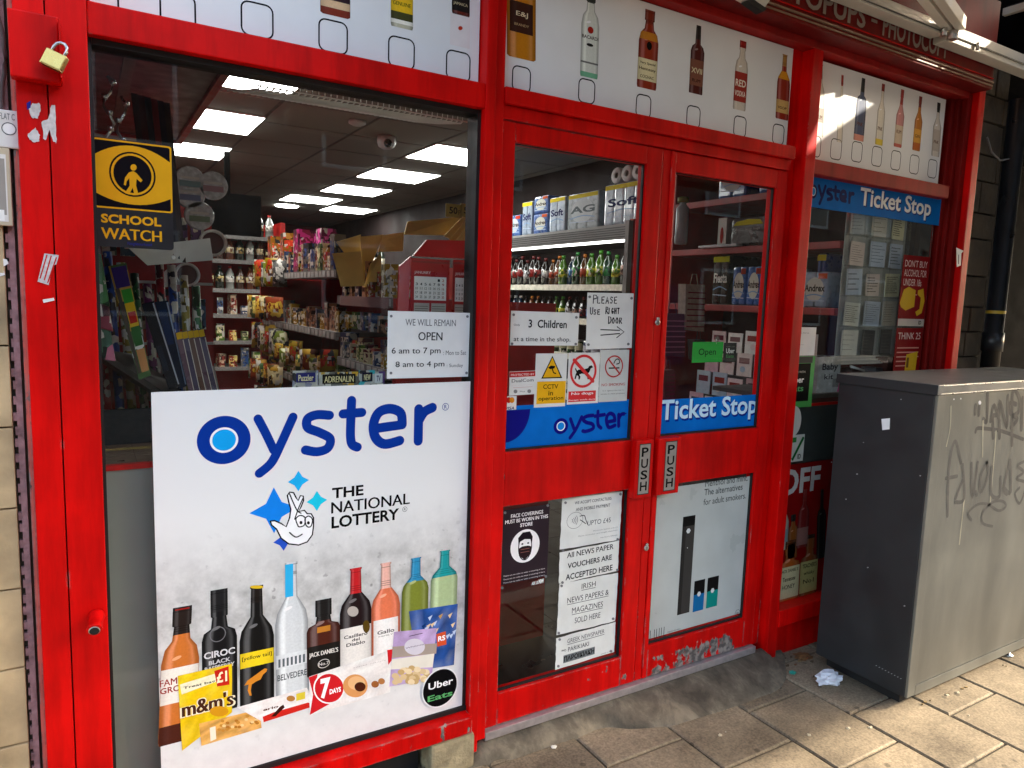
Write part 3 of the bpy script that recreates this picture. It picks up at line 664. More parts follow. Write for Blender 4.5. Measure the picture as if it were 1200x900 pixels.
tag(A.build('worn_sticker'), 'slanted white worded sticker worn thin on the red pilaster', 'sticker')
A = Art((0, -.0605, 0)); A.ppoly([(50, 351), (63, 349), (64, 352), (51, 355)], '#e8e2da'); tag(A.build('paint_scrap'), 'thin white scrap of tape below the slanted sticker', 'tape')
q = at(115, 722, -.06); g = MB(); g.lathe([(.017, 0), (.019, .006), (.016, .014), (.0155, .052), (.0175, .055), (.0175, .060)], (q.x-.003, -.0605, q.z+.004), RED, 18, (-.1, -1, -.25)); t2 = g.build('pipe_stub')
tag(t2, 'short red painted pipe stub sticking out of the pilaster', 'pipe stub')
g = MB(); g.lathe([(.0105, 0), (.0105, .0008)], (q.x-.009, -.119, q.z-.0105), DARK, 16, (-.1, -1, -.25)); g.lathe([(.0125, 0), (.0105, .0014)], (q.x-.009, -.1192, q.z-.0105), STEEL, 16, (-.1, -1, -.25), cap=False); g.build('pipe_mouth', t2)

# ------------------------------------------------------------------ masonry either side
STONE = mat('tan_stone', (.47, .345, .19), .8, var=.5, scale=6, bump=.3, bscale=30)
g = MB(); zs = [-.07, .185, .382, .575, .772, .968, 1.160, 1.348, 1.508, 1.70, 1.90, 2.10, 2.30, 2.5, 2.7]
for k in range(len(zs)-1):
    off = .0 if k % 2 else .18
    for x0 in (-1.92+off, -1.56+off, -1.20+off, -.84+off, -.48+off-.0):
        x1 = min(x0+.356, -.150)
        if x1 > x0+.02: g.box(x0, x1, -.022+random.uniform(-.0015, .0015), .1, zs[k]+.002, zs[k+1]-.002, STONE)
for k in range(34): g.box(-1.92+.052*k, -1.92+.052*k+random.uniform(.03, .05), -.0235, -.022, 1.262, 1.292, mat('mosaic%d' % (k % 3), [(.12, .09, .06), (.22, .17, .11), (.05, .045, .04)][k % 3], .6)) if -1.92+.052*k < -.21 else None
g.box(-2.2, -.150, -.004, .1, -.07, 2.7, mat('mortar_dark', (.06, .045, .03), .9))
tag(g.build('tiled_wall', bevel=.002), 'wall of large tan stone tiles beside the red pilaster', 'wall')
RUST = mat('corroded_bead', (.36, .20, .20), .8, var=.45, scale=40, bump=.5)
g = MB(); g.box(-.149, -.113, .0, .08, -.07, 2.7, mat('mortar_dark', (.05, .04, .03), .9))
g.box(-.1415, -.1295, -.014, .0, -.07, 2.7, RUST)
for k in range(80):
    z = .02+k*.034+random.uniform(-.004, .004); g.box(-.149+random.uniform(0, .004), -.1416, -.012, .0, z, z+.019, RUST)
g.box(-.1225, -.1135, -.030, .0, .0, 2.7, red_paint('pinkish_edge', (.70, .16, .12), .62, rough=.7))
tag(g.build('edging_bead'), 'corroded perforated metal edging strip between tiles and pilaster', 'edging strip')
g = MB(); P = []
for k in range(60):
    z = 1.62+k*.019; P.append((-.137+.006*math.sin(z*23)+random.uniform(-.002, .002), -.022, z))
g.tube(P, .0045, mat('frayed_cable', (.1, .06, .055), .7, var=.5), 6); tag(g.build('cable'), 'frayed dark cable running down beside the lock box', 'cable')
t = thing('doorbell', 'white doorbell plate with a round button on the tiles', 'doorbell', (-.15, -.03, 1.79))
a, b = at(-12, 171, -.034), at(24, 131, -.034); g = MB(); g.box(a.x, b.x, -.036, -.0225, a.z, b.z, mat('cream_plastic', (.72, .68, .62), .4)); p = g.build('plate', t, bevel=.003)
A = Art((0, -.036, 0)); c = A.uv(10.5, 151); A.ring(c[0], c[1], .0135, .0135, .0014, '#26343c'); A.ell(c[0], c[1], .011, .011, '#f2efe8'); A.ptext('FLAT C', (-1, 139), (17, 134), '#5a5a5a'); A.build('button_print', t)
t = thing('framed_notice', 'small framed notice hung on the tiles below the doorbell', 'notice', (-.16, -.03, 1.62))
a, b = at(-16, 263, -.034), at(11, 174, -.034); g = MB(); g.box(a.x, b.x, -.035, -.0225, a.z, b.z, mat('cream_wood', (.55, .45, .30), .6)); g.build('frame', t, bevel=.002)
A = Art((0, -.035, 0)); A.prect((-20, 258), (6.5, 181), '#dcd6cc'); A.prect((-20, 250), (5, 186), '#9a9288'); A.prect((-20, 257), (5, 246), '#ece8e0'); A.build('print', t)
A = Art((0, -.0225, 0)); A.ppoly([(0, 302), (8, 304), (10, 309), (3, 313), (6, 322), (0, 324)], '#e9e6df'); tag(A.build('paper_scrap'), 'torn white paper scrap stuck on the tan tiles', 'paper scrap')
t = MB(); t.box(.915, 1.075, -.05, .07, -.07, .052, mat('rubble_stone', (.33, .27, .16), .85, var=.4, scale=18, bump=.7, bscale=40)); o = t.build('plinth_stone', bevel=.012); tag(o, 'rough tan stone block under the poster window sill', 'stone block')

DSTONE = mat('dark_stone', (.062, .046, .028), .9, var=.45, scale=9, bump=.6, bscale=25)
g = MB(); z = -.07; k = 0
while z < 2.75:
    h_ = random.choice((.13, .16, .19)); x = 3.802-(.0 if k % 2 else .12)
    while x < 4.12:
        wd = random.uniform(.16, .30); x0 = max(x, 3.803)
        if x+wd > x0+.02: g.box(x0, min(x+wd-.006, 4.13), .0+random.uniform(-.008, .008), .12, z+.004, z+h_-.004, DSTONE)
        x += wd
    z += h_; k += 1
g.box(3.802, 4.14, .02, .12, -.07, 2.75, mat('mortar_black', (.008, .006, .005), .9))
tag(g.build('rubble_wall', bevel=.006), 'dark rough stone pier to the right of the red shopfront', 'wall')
g = MB(); g.box(4.14, 9.8, .25, .4, -.07, 7.5, mat('shade_black', (.0035, .003, .003), .95, spec=.1)); tag(g.build('recess_wall'), 'wall with shade painted in as black, set back beyond the stone pier', 'wall')  # the wall's deep shade is put into its black base colour
g = MB(); q = at(1163, 400, -.03); g.lathe([(.045, -.07), (.045, 1.30), (.052, 1.30), (.052, 1.40), (.045, 1.40), (.045, 2.6)], (q.x, -.03, 0), mat('pipe_black', (.012, .012, .013), .35), 20); dp = g.build('drainpipe')
tag(dp, 'black drainpipe with pale and yellow tape bands beside the pier', 'drainpipe')
g = MB(); g.lathe([(.0465, 0), (.0465, .05)], (q.x, -.03, 1.30), mat('grey_tape', (.45, .45, .43), .5), 20, cap=False); g.build('grey_band', dp)
g = MB(); g.lathe([(.0465, 0), (.0465, .016)], (q.x, -.03, 1.50), mat('yellow_tape', (.42, .28, .02), .5), 20, cap=False); g.build('yellow_band', dp)
g = MB(); g.tube([(4.27, -.02, 1.2), (4.265, -.02, 1.8), (4.28, -.02, 2.2), (4.29, -.02, 2.8)], .006, mat('grey_wire', (.18, .17, .16), .6), 6); g.tube([(3.93, -.02, 2.38), (3.97, -.03, 2.31), (4.06, -.03, 2.28), (4.28, -.03, 2.33)], .005, mat('grey_wire', (.18, .17, .16), .6), 6)
tag(g.build('cable'), 'thin grey cable sagging across the dark stone pier', 'cable')
A = Art((0, -.0605, 0)); A.ppoly([(1121, 313), (1120.5, 290), (1129, 294), (1126.5, 297), (1126, 311)], '#e8e4de'); A.pstroke([(1123.3, 309), (1123.3, 299)], .8, '#333333', False); tag(A.build('tag_sticker'), 'small white tag sticker on the right red frame board', 'sticker')

# ------------------------------------------------------------------ street cabinet
CAB_SHADE = mat('cabinet_paint_shaded', (.019, .0198, .0208), .5, spec=.4, var=.2, scale=6)  # side shade is put into this dark copy of the cabinet paint
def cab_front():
    m = bpy.data.materials.new('cabinet_paint_lit'); n, l, b = nodes_of(m); g = n.new('ShaderNodeNewGeometry')
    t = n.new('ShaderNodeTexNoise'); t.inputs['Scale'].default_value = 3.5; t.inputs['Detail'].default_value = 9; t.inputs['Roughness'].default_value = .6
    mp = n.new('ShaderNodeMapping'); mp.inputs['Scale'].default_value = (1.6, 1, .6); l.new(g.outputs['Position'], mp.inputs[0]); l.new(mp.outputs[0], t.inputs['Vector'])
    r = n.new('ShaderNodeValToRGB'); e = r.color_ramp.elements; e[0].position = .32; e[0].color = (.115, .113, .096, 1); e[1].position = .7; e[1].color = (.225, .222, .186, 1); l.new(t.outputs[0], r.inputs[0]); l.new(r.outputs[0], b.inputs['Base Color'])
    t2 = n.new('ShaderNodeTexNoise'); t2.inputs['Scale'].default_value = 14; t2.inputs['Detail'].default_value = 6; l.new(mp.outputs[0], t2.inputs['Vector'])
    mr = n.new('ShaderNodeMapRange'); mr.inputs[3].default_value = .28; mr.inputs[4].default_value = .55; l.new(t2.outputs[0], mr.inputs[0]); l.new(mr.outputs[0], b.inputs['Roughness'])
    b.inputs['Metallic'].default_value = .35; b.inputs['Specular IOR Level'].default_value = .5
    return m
CAB_LIT = cab_front()  # paler copy of the cabinet paint, street light put into its colour
cb = thing('street_cabinet', 'grey steel utility cabinet with graffiti on its front by the window', 'utility cabinet', (3.4, -.34, ZP))
g = MB(); g.box(2.738, 4.09, -.535, -.135, -.025, 1.186, CAB_SHADE); g.build('body', cb, bevel=.004)
g = MB(); g.box(2.728, 4.10, -.550, -.128, 1.1865, 1.226, mat('cabinet_lid_lit', (.30, .285, .25), .38, metal=.3, var=.25, scale=8)); g.build('lid', cb, bevel=.004); g = MB(); g.box(2.7262, 2.7278, -.549, -.129, 1.1868, 1.2245, CAB_SHADE); g.build('lid_side_shade', cb); g = MB(); g.box(2.745, 4.09, -.5535, -.5505, 1.219, 1.2235, STEEL); g.box(2.745, 4.09, -.5535, -.5505, 1.188, 1.1925, STEEL); g.build('lid_glint', cb, bevel=.001)  # sheen painted into pale lid, glints as steel strips, shade as dark side
g = MB(); g.box(2.795, 4.09, -.5435, -.5353, .02, 1.184, CAB_LIT); fr_ = g.build('front_door', cb, bevel=.002)
g = MB(); g.box(2.7395, 2.793, -.546, -.5353, -.022, 1.185, CAB_LIT); g.box(2.7935, 4.09, -.5465, -.5353, -.024, .017, CAB_LIT); g.build('edge_trim', cb, bevel=.002)
g = MB(); g.box(2.77, 4.06, -.50, -.17, ZP-.004, -.026, DARK); g.build('plinth', cb)
g = MB(); q = at(1178, 778, -.53); g.lathe([(.02, 0), (.02, .008), (.008, .009), (.008, .03)], (3.62, -.512, ZP+.0), STEEL, 10); g.build('foot', cb)
A = Art((0, -.5435, 0)); A.d = .0006
GR = mat('graffiti', (.052, .050, .046), .5, var=.4, scale=60); GF = mat('graffiti_faded', (.10, .094, .082), .5, var=.4, scale=60)
Z = lambda pts: [(950+x/4.092, 420+y/4.092) for x, y in pts]
for pts in ([(790, 225), (788, 265)], [(808, 230), (806, 270)], [(848, 170), (845, 290), (838, 305), (828, 290)], [(862, 300), (878, 225), (905, 300)], [(866, 275), (900, 270)], [(905, 380), (905, 205), (940, 330), (945, 180)],
            [(985, 220), (955, 215), (955, 260), (990, 290), (960, 330)], [(965, 415), (968, 165), (1000, 190), (1000, 250), (970, 275)], [(875, 380), (872, 280)], [(1010, 340), (1015, 190)]): A.pstroke(Z(pts), 2.8, GR)
A.pstroke(Z([(790, 352), (800, 335), (850, 338), (920, 350), (1018, 388)]), 2.4, GR)
for pts in ([(826, 300), (823, 470)], [(888, 350), (880, 460), (860, 690)], [(735, 680), (712, 890)], [(672, 230), (668, 330), (650, 420)]): A.pstroke(Z(pts), 1.3, mat('pale_drip', (.42, .39, .28), .6, var=.3))
for (x_, y_, r_) in ((686, 196, 1), (719, 193, 1), (810, 212, 2.4)): A.pell(950+x_/4.092, 420+y_/4.092, r_*.7, r_, '#f2f2f0')
for pts in ([(655, 755), (660, 560), (675, 440), (695, 400), (720, 500)], [(648, 575), (700, 565)], [(728, 585), (705, 640), (695, 670)], [(728, 510), (735, 670), (692, 690)], [(770, 505), (775, 665), (800, 500)], [(790, 640), (795, 655)],
            [(845, 500), (815, 560), (815, 640), (850, 560), (845, 500)], [(868, 520), (865, 650), (905, 660), (910, 570)], [(955, 490), (925, 620), (940, 650)], [(955, 490), (958, 640), (925, 620)]): A.pstroke(Z(pts), 2.5, GF)
for pts in ([(770, 775), (755, 740), (800, 700), (850, 700), (900, 730), (935, 710), (920, 685), (870, 690), (825, 740), (825, 790), (870, 805)], [(1020, 495), (992, 515), (1020, 545), (985, 575), (1022, 590)], [(1000, 620), (978, 650), (1000, 695), (1025, 640)]): A.pstroke(Z(pts), 1.8, GF)
A.build('graffiti', fr_)
A = Art((2.738, 0, 0), (0, -1, 0)); A.d = .0004
A.ppoly([(1033, 491), (1043, 490), (1042.5, 503), (1034, 504)], '#efeeee'); A.build('paper_scrap', cb)
A = Art((2.738, 0, 0), (0, -1, 0)); A.d = .0005
for (px, py, r) in ((1004.5, 555.5, .8), (1078.5, 557.5, .7), (991.5, 585, .7), (1012, 518.5, .5), (974.5, 541.5, .5), (1017, 665, .7), (1060, 710, .8), (1056, 468, .6)): A.pell(px, py, r*1.4, r, mat('chip_pale', (.35, .35, .35), .6))
for k in range(9): A.pell(1027+k*3.6, 780+k*1.9, .9, .4, mat('chip_pale', (.35, .35, .35), .6))
A.build('chips', cb)

# ------------------------------------------------------------------ litter
def crumple(name, px, py, r, m, label, seed, flat=.55, z=ZP):
    rr = random.Random(seed); q = atz(px, py, z); bm = bmesh.new(); bmesh.ops.create_icosphere(bm, subdivisions=3, radius=r)
    for v in bm.verts:
        n_ = mathutils.noise.noise(v.co*(2.2/r)+Vector((seed, 0, 0)))+.6*mathutils.noise.noise(v.co*(5/r)+Vector((0, seed, 0)))
        v.co *= 1+.55*n_; v.co.x *= 1.35; v.co.z = (v.co.z+r*.6)*flat
        if v.co.z < 0: v.co.z = .001
    me = bpy.data.meshes.new(name); bm.to_mesh(me); bm.free(); me.materials.append(m)
    return tag(link_mesh(name, me, (q.x, q.y, z)), label, 'litter')
crumple('crumpled_tissue', 971, 799, .043, mat('tissue', (.78, .78, .80), .9, var=.05), 'crumpled white tissue lying on the paving beside the cabinet', 3)
crumple('green_wrapper', 929, 789, .011, mat('green_foil', (.02, .28, .2), .35), 'small green foil wrapper on the ground by the apron', 8)
crumple('cigarette_end', 649, 876, .008, mat('butt', (.7, .66, .55), .8), 'white cigarette end on the paving left of the doors', 5)
crumple('leaf_litter', 941, 770, .030, mat('dry_leaf', (.16, .07, .02), .8, var=.5, scale=60), 'brown dry leaf in the corner behind the cabinet', 9, .25)
for k, (px, py, lab) in enumerate([(844, 862, 'pale pebble near the front edge of the sunlit slabs'), (994, 854, 'pale pebble on the slab in front of the crumpled tissue'), (1020, 853, 'pale pebble on the slab nearest the cabinet corner'), (948, 862, 'pale flat chip on the slab left of the pebbles'), (1110, 815, 'tan pebble under the cabinet front'), (1122, 812, 'long tan chip of wood under the cabinet front'), (750, 815, 'dark gum-coloured pebble at the apron edge')]):
    crumple('pebble', px, py, .006, mat('pebble_pale', (.5, .42, .28), .8) if k < 6 else mat('pebble_dark', (.06, .05, .06), .7), lab, 20+k, .6)

rd = random.Random(5)
for k in range(26):
    if k < 12: x, y, nm, c_ = rd.uniform(2.60, 2.74), rd.uniform(-.28, -.03), 'leaf_scrap', rd.choice([(.14, .06, .02), (.08, .05, .02), (.2, .13, .05)])
    elif k < 20: x, y, nm, c_ = rd.uniform(2.82, 3.5), rd.uniform(-.575, -.548), 'leaf_scrap', rd.choice([(.10, .07, .03), (.2, .15, .07)])
    else: x, y, nm, c_ = rd.uniform(1.5, 3.2), rd.uniform(-.85, -.3), 'grit', (.42, .37, .27)
    g = MB(); n_ = 6; r_ = rd.uniform(.005, .013) if nm == 'leaf_scrap' else rd.uniform(.002, .0045); a0 = rd.uniform(0, 6)
    g.prism([(x+r_*rd.uniform(.6, 1.3)*math.cos(a0+6.283*j/n_), y+.6*r_*rd.uniform(.6, 1.3)*math.sin(a0+6.283*j/n_), ZP+.002) for j in range(n_)], (.001, 0, .003), mat('scrap_%.2f' % c_[0], c_, .85, var=.4, scale=90))
    tag(g.build(nm), ('dry leaf scrap in the corner by the cabinet and red base' if k < 12 else 'dry leaf scrap along the cabinet front') if nm == 'leaf_scrap' else 'tiny pale piece of grit on the paving', 'litter', ('leaf scraps in the corner' if k < 12 else 'leaf scraps along the cabinet') if nm == 'leaf_scrap' else 'grit on the paving')

# ------------------------------------------------------------------ awnings and the other side of the street
aw = thing('folding_awning', 'cream folding arm awning above the red fascia', 'awning', (2.4, -.1, 2.95))
g = MB(); sl = .6
def cloth(g, x0, x1, z0, sl, d0, d1, m): g.prism([(x0, -d0, z0-sl*d0), (x1, -d0, z0-sl*d0), (x1, -d1, z0-sl*d1), (x0, -d1, z0-sl*d1)], (0, 0, .008), m)
g.prism([(x, -d, 3.38-sl*d) for x, d in ((.9, .501), (3.70, .501), (4.0, .80), (4.0, 1.72), (.9, 1.72))], (0, 0, .008), CLOTH); g.build('cloth', aw)  # right edge of the cloth slants out, shaped to keep sun off the doors
g = MB(); cloth(g, .9, 4.30, 3.38, sl, .02, .50, CREAM); g.build('shade_hood', aw)  # added above the view to keep sun off the fascia
g = MB(); g.box(.9, 4.0, -1.78, -1.722, 2.31, 2.40, CREAM); g.build('front_bar', aw)
YB = -.157; a = at(979, 0, YB); b = at(1098, 44, YB); zb_ = (a.z+b.z)/2
g = MB(); g.box(1.0, b.x, YB-.03, YB+.03, zb_+.006, zb_+.036, CREAM); g.box(1.0, b.x-.03, YB-.02, YB+.034, zb_+.037, zb_+.062, CREAM); g.box(1.0, b.x-.02, YB-.034, YB-.031, zb_+.014, zb_+.018, DARK); g.build('torsion_bar', aw, bevel=.003)
q = at(1117, 60, YB); g = MB(); g.box(b.x+.03, b.x+1.2, YB-.03, YB+.034, zb_-.01, zb_+.06, CREAM); g.box(b.x+.05, b.x+1.2, YB-.036, YB-.031, zb_+.012, zb_+.018, DARK); g.build('end_bar', aw, bevel=.004)
g = MB(); p0 = Vector((b.x+.06, YB-.04, zb_+.03)); p1 = at(1060, -40, YB-.35); p1 = Vector(p1)
dirn = (p1-p0).normalized(); sidev = dirn.cross(Vector((0, 0, 1))).normalized()
for (o_, h_) in ((-.022, .05), (.024, .03)):
    c0 = p0+sidev*o_; c1 = p1+sidev*o_; wv = sidev*.017
    g.prism([c0-wv, c0+wv, c1+wv, c1-wv], (0, 0, h_), CREAM)
g.build('arm', aw, bevel=.003)
for prof, jx, jy in (([(.022, 0), (.022, .06), (.012, .062), (.012, .075)], b.x+.045, YB-.04), ([(.012, 0), (.012, .05)], b.x-.03, YB-.045), ([(.008, 0), (.008, .03)], b.x+.25, YB-.04)):
    g = MB(); g.lathe(prof, (jx, jy, zb_-.008), STEEL, 14); g.build('arm_joint', aw)
g = MB(); bq = [at(862, -8, -.16), at(872, -2, -.16), at(895, 10.5, -.16), at(908, -8, -.16)]; g.prism(bq, (0, .03, 0), CREAM); bq2 = [at(876, 1, -.165), at(894, 14, -.165), at(899, 10, -.165), at(880, -3, -.165)]; g.prism(bq2, (0, .03, 0), BLACKSEAL); g.build('wall_bracket', aw)

g = MB(); g.box(4.33, 9.8, -.12, .249, 2.78, 3.6, mat('shade_black', (.0035, .003, .003), .95, spec=.1)); tag(g.build('added_fascia'), 'added fascia of the next shop, black to stand in for deep shade, top right', 'fascia')  # added box, painted black as shade over a wall the sun reaches
na = thing('blocker_awning', 'dark awning added beyond the stone pier to cut the sun', 'awning', (6.4, 0, 2.9))  # added awning, its edges set to shape sun patch and pavement shade
XE = 4.22; ZE = 2.150+.588*(XE-2.612)
g = MB(); g.prism([(XE, .1, ZE), (9.6, .1, ZE), (9.6, -2.75, ZE-.02), (XE, -2.75, ZE)], (0, 0, .012), CLOTH_BLOCKER); g.build('cloth', na)
g = MB(); g.box(XE, 9.6, -2.765, -2.752, ZE-.50, ZE-.022, CLOTH_BLOCKER); g.build('valance', na)
g = MB(); g.box(XE-.03, XE-.002, -2.75, .1, ZE-.04, ZE-.005, CREAM); g.build('side_bar', na)

BR = mat('street_render', (.17, .12, .085), .9, var=.4, scale=3); SLATE = mat('slate', (.05, .05, .055), .6); WFR = mat('sash_white', (.6, .6, .58), .5); PANE = mat('dark_pane', (.02, .022, .025), .08, spec=.6, var=0)
for k in range(9):
    x0 = -18+7*k
    hs = thing('terrace_house', 'brick terrace house across the road, number %d from the left' % (k+1) if False else 'slate roofed brick terrace house across the road', 'house', (x0+3.5, -14, 0), 'houses across the road')
    g = MB(); g.box(x0, x0+6.98, -20, -12.0, -.1, 6.4, BR); g.build('wall', hs)
    g = MB(); g.prism([(x0-.05, -20.2, 6.4), (x0-.05, -11.8, 6.4), (x0-.05, -16, 9)], (7.06, 0, 0), SLATE); g.build('roof', hs)
    for xx in (1.0, 4.2):
        for zz in (1.0, 3.9):
            g = MB(); g.box(x0+xx, x0+xx+1.3, -11.99, -11.93, zz, zz+1.5, WFR); f_ = g.build('window', hs)
            g = MB(); g.box(x0+xx+.08, x0+xx+1.22, -11.925, -11.92, zz+.08, zz+1.42, PANE); g.build('pane', f_)
    g = MB(); g.box(x0+2.8, x0+3.7, -11.99, -11.93, -.08, 2.0, mat('door_blue', (.03, .05, .12), .5)); g.build('front_door', hs)
# ------------------------------------------------------------------ spirit panels above the windows
INK = '#15161a'
def advert(name, label, x0, x1, z0, z1, loc):
    t = thing(name, label, 'advert panel', loc, None)
    g = MB(); g.box(x0, x1, .012, .039, z0, z1, WHITE); g.build('panel', t, bevel=.001)
    return t
def box_marks(t, cs, wm=.066, hm=.076, th=.0042):
    for px, py in cs:
        A = Art((0, .012, 0)); u, v = A.uv(px, py); A.rr_ring(u-wm/2, v-hm/2, u+wm/2, v+hm/2, .02, th, INK); A.build('price_box', t)
p1 = advert('spirits_advert', 'white panel of spirit bottles with empty price boxes over the poster window', .034, 1.054, 2.137, 2.523, (.54, .02, 2.135))
box_marks(p1, [(116, 0-6), (208.5, 12), (301.5, 23.5), (390.5, 43), (470.5, 62), (537, 77.5)], .082, .086)
A = Art((0, .012, 0)); pbottle(A, (393, 19), (393, -70), 35, 'flask', '#5b1a12', '#1a0d0a', .8, [(.0, .16, '#7a2a16'), (.1, .2, '#d8b48a'), (.2, .6, '#28101a')]); A.build('printed_bottle', p1)
A = Art((0, .012, 0)); b = pbottle(A, (471, 33), (471, -60), 26, 'spirit', '#b9b49a', '#333333', .9, [(.05, .14, '#e6e2d2'), (.1, .2, '#40401c'), (.2, .62, '#e0b41c')]); btext(A, b, .28, .33, 'GENUINE', '#1d3a18', .8); A.build('printed_bottle', p1)
A = Art((0, .012, 0)); b = pbottle(A, (540, 18), (540, -70), 21, 'spirit', '#5c2018', '#2a1410', .9, [(.05, .5, '#1c1716')]); btext(A, b, .12, .17, 'JAMAICA', '#c8b890', .8); A.build('printed_bottle', p1)
A = Art((0, .012, 0)); A.prect((527, 52), (551, 20), '#e6dedb'); A.pell(539.5, 33, 2.6, 2.4, '#b8321f'); A.build('printed_bottle', p1)
p2 = advert('spirits_advert', 'white panel of six spirit bottles over the twin doors', 1.131, 2.472, 2.140, 2.523, (1.8, .02, 2.135))
box_marks(p2, [(611, 93), (687.5, 107), (754, 124.5), (812.5, 137), (867, 148.5), (912, 157.5)], .070, .079)
A = Art((0, .012, 0)); b = pbottle(A, (611, 69), (611, -32), 34, 'flask', '#b97410', '#3a2a10', .9, [(.3, .66, '#3a1c12')], hi='#d89a2c', labelw=.8, edge='#8a4e08'); btext(A, b, .48, .55, 'E&J', '#e8d8b0', .4); btext(A, b, .38, .41, 'BRANDY', '#b89a70', .5); A.build('printed_bottle', p2)
A = Art((0, .012, 0)); b = pbottle(A, (690, 91), (693, -12), 21, 'spirit', '#cfd2c8', '#3b4038', .85, [(.0, .06, '#6fae8a'), (.16, .18, '#6a6a66')], hi='#e4e6de', edge='#8d938a'); btext(A, b, .44, .48, 'BACARDI', '#3a2a28', .9); u = b[0]; A.ell(u, b[1]+b[3]*.545, .012, .011, '#a02418'); A.ell(u, b[1]+b[3]*.375, .014, .005, '#1a1a1a'); A.build('printed_bottle', p2)
A = Art((0, .012, 0)); b = pbottle(A, (757.5, 104), (762, 12), 23, 'spirit', '#8a2a12', '#7a2a18', .82, [(.1, .38, '#d8cda2'), (.62, .72, '#c07a20')], hi='#a8401a', edge='#5a160a'); btext(A, b, .30, .34, 'Very Special', '#3a2a18', .8); btext(A, b, .22, .27, 'Hennessy', '#3a2a18', .85); btext(A, b, .13, .17, 'COGNAC', '#3a2a18', .7); A.ell(b[0]+.003, b[1]+b[3]*.55, .012, .014, '#12100c'); A.build('printed_bottle', p2)
A = Art((0, .012, 0)); b = pbottle(A, (815, 110), (819, 30), 16, 'bord', '#4a120e', '#23201f', .8, [(.12, .5, '#7a4a38')], hi='#6a201a', edge='#2c0a08'); btext(A, b, .3, .38, 'XVII', '#d8c8a0', .8); btext(A, b, .17, .22, 'RUM', '#2a0a08', .6); A.build('printed_bottle', p2)
A = Art((0, .012, 0)); b = pbottle(A, (866, 129), (871, 48), 15, 'spirit', '#cdc3b4', '#a01c12', .9, [(.12, .55, '#9a2a20')], edge='#a39a8c'); btext(A, b, .34, .44, 'RED', '#e8dccc', .8); btext(A, b, .2, .28, 'VODKA', '#e8dccc', .85); A.build('printed_bottle', p2)
A = Art((0, .012, 0)); b = pbottle(A, (916, 140), (920, 64), 15, 'wine', '#8e2410', '#b08040', .82, [(.1, .3, '#c8a060'), (.62, .74, '#d8901c')], hi='#b43a14', edge='#64140a'); btext(A, b, .16, .2, 'VSOP', '#3a1408', .7); A.build('printed_bottle', p2)
p3 = advert('spirits_advert', 'white panel of small spirit bottles at the awning end over the right window', 2.606, 3.590, 2.110, 2.512, (3.1, .02, 2.106))
z8 = lambda x, y: (940+x/6, 60+y/6)
box_marks(p3, [z8(238, 690), z8(385, 708), z8(525, 740), z8(658, 768), z8(788, 797), z8(915, 827), z8(90, 668)], .076, .087, .0036)
for (b0, t0, wd, prof, body, cap, cf, lab) in [((118, 600), (135, 92), 60, 'wine', '#cfcabb', '#5a2418', .8, [(.2, .4, '#8a8478')]), ((262, 640), (284, 168), 40, 'slim', '#d9d3c4', '#a0281c', .84, []), ((395, 630), (432, 190), 72, 'bord', '#3f4a66', '#14161c', .78, [(0, .1, '#d08a78')]),
        ((538, 660), (572, 230), 54, 'slim', '#d6cfc0', '#8c2c20', .88, [(0, .1, '#d8bc38')]), ((670, 675), (707, 270), 56, 'slim', '#c0807c', '#a03028', .74, [(.05, .38, '#c8b49a'), (.0, .06, '#c05a4c')]), ((800, 700), (834, 318), 54, 'slim', '#b06a14', '#7a2418', .8, [(.02, .14, '#b45a10'), (.15, .4, '#d0952c')]), ((935, 740), (962, 362), 56, 'slim', '#cfc6b8', '#181414', .82, [(.1, .5, '#b9ac9c')])]:
    A = Art((0, .012, 0)); b = pbottle(A, z8(*b0), z8(*t0), wd/6, prof, body, cap, cf, lab)
    if lab: btext(A, b, .24, .3, random.choice(['RUM', 'GIN', 'PINK', 'GOLD']), '#5a3020', .6)
    A.build('printed_bottle', p3)

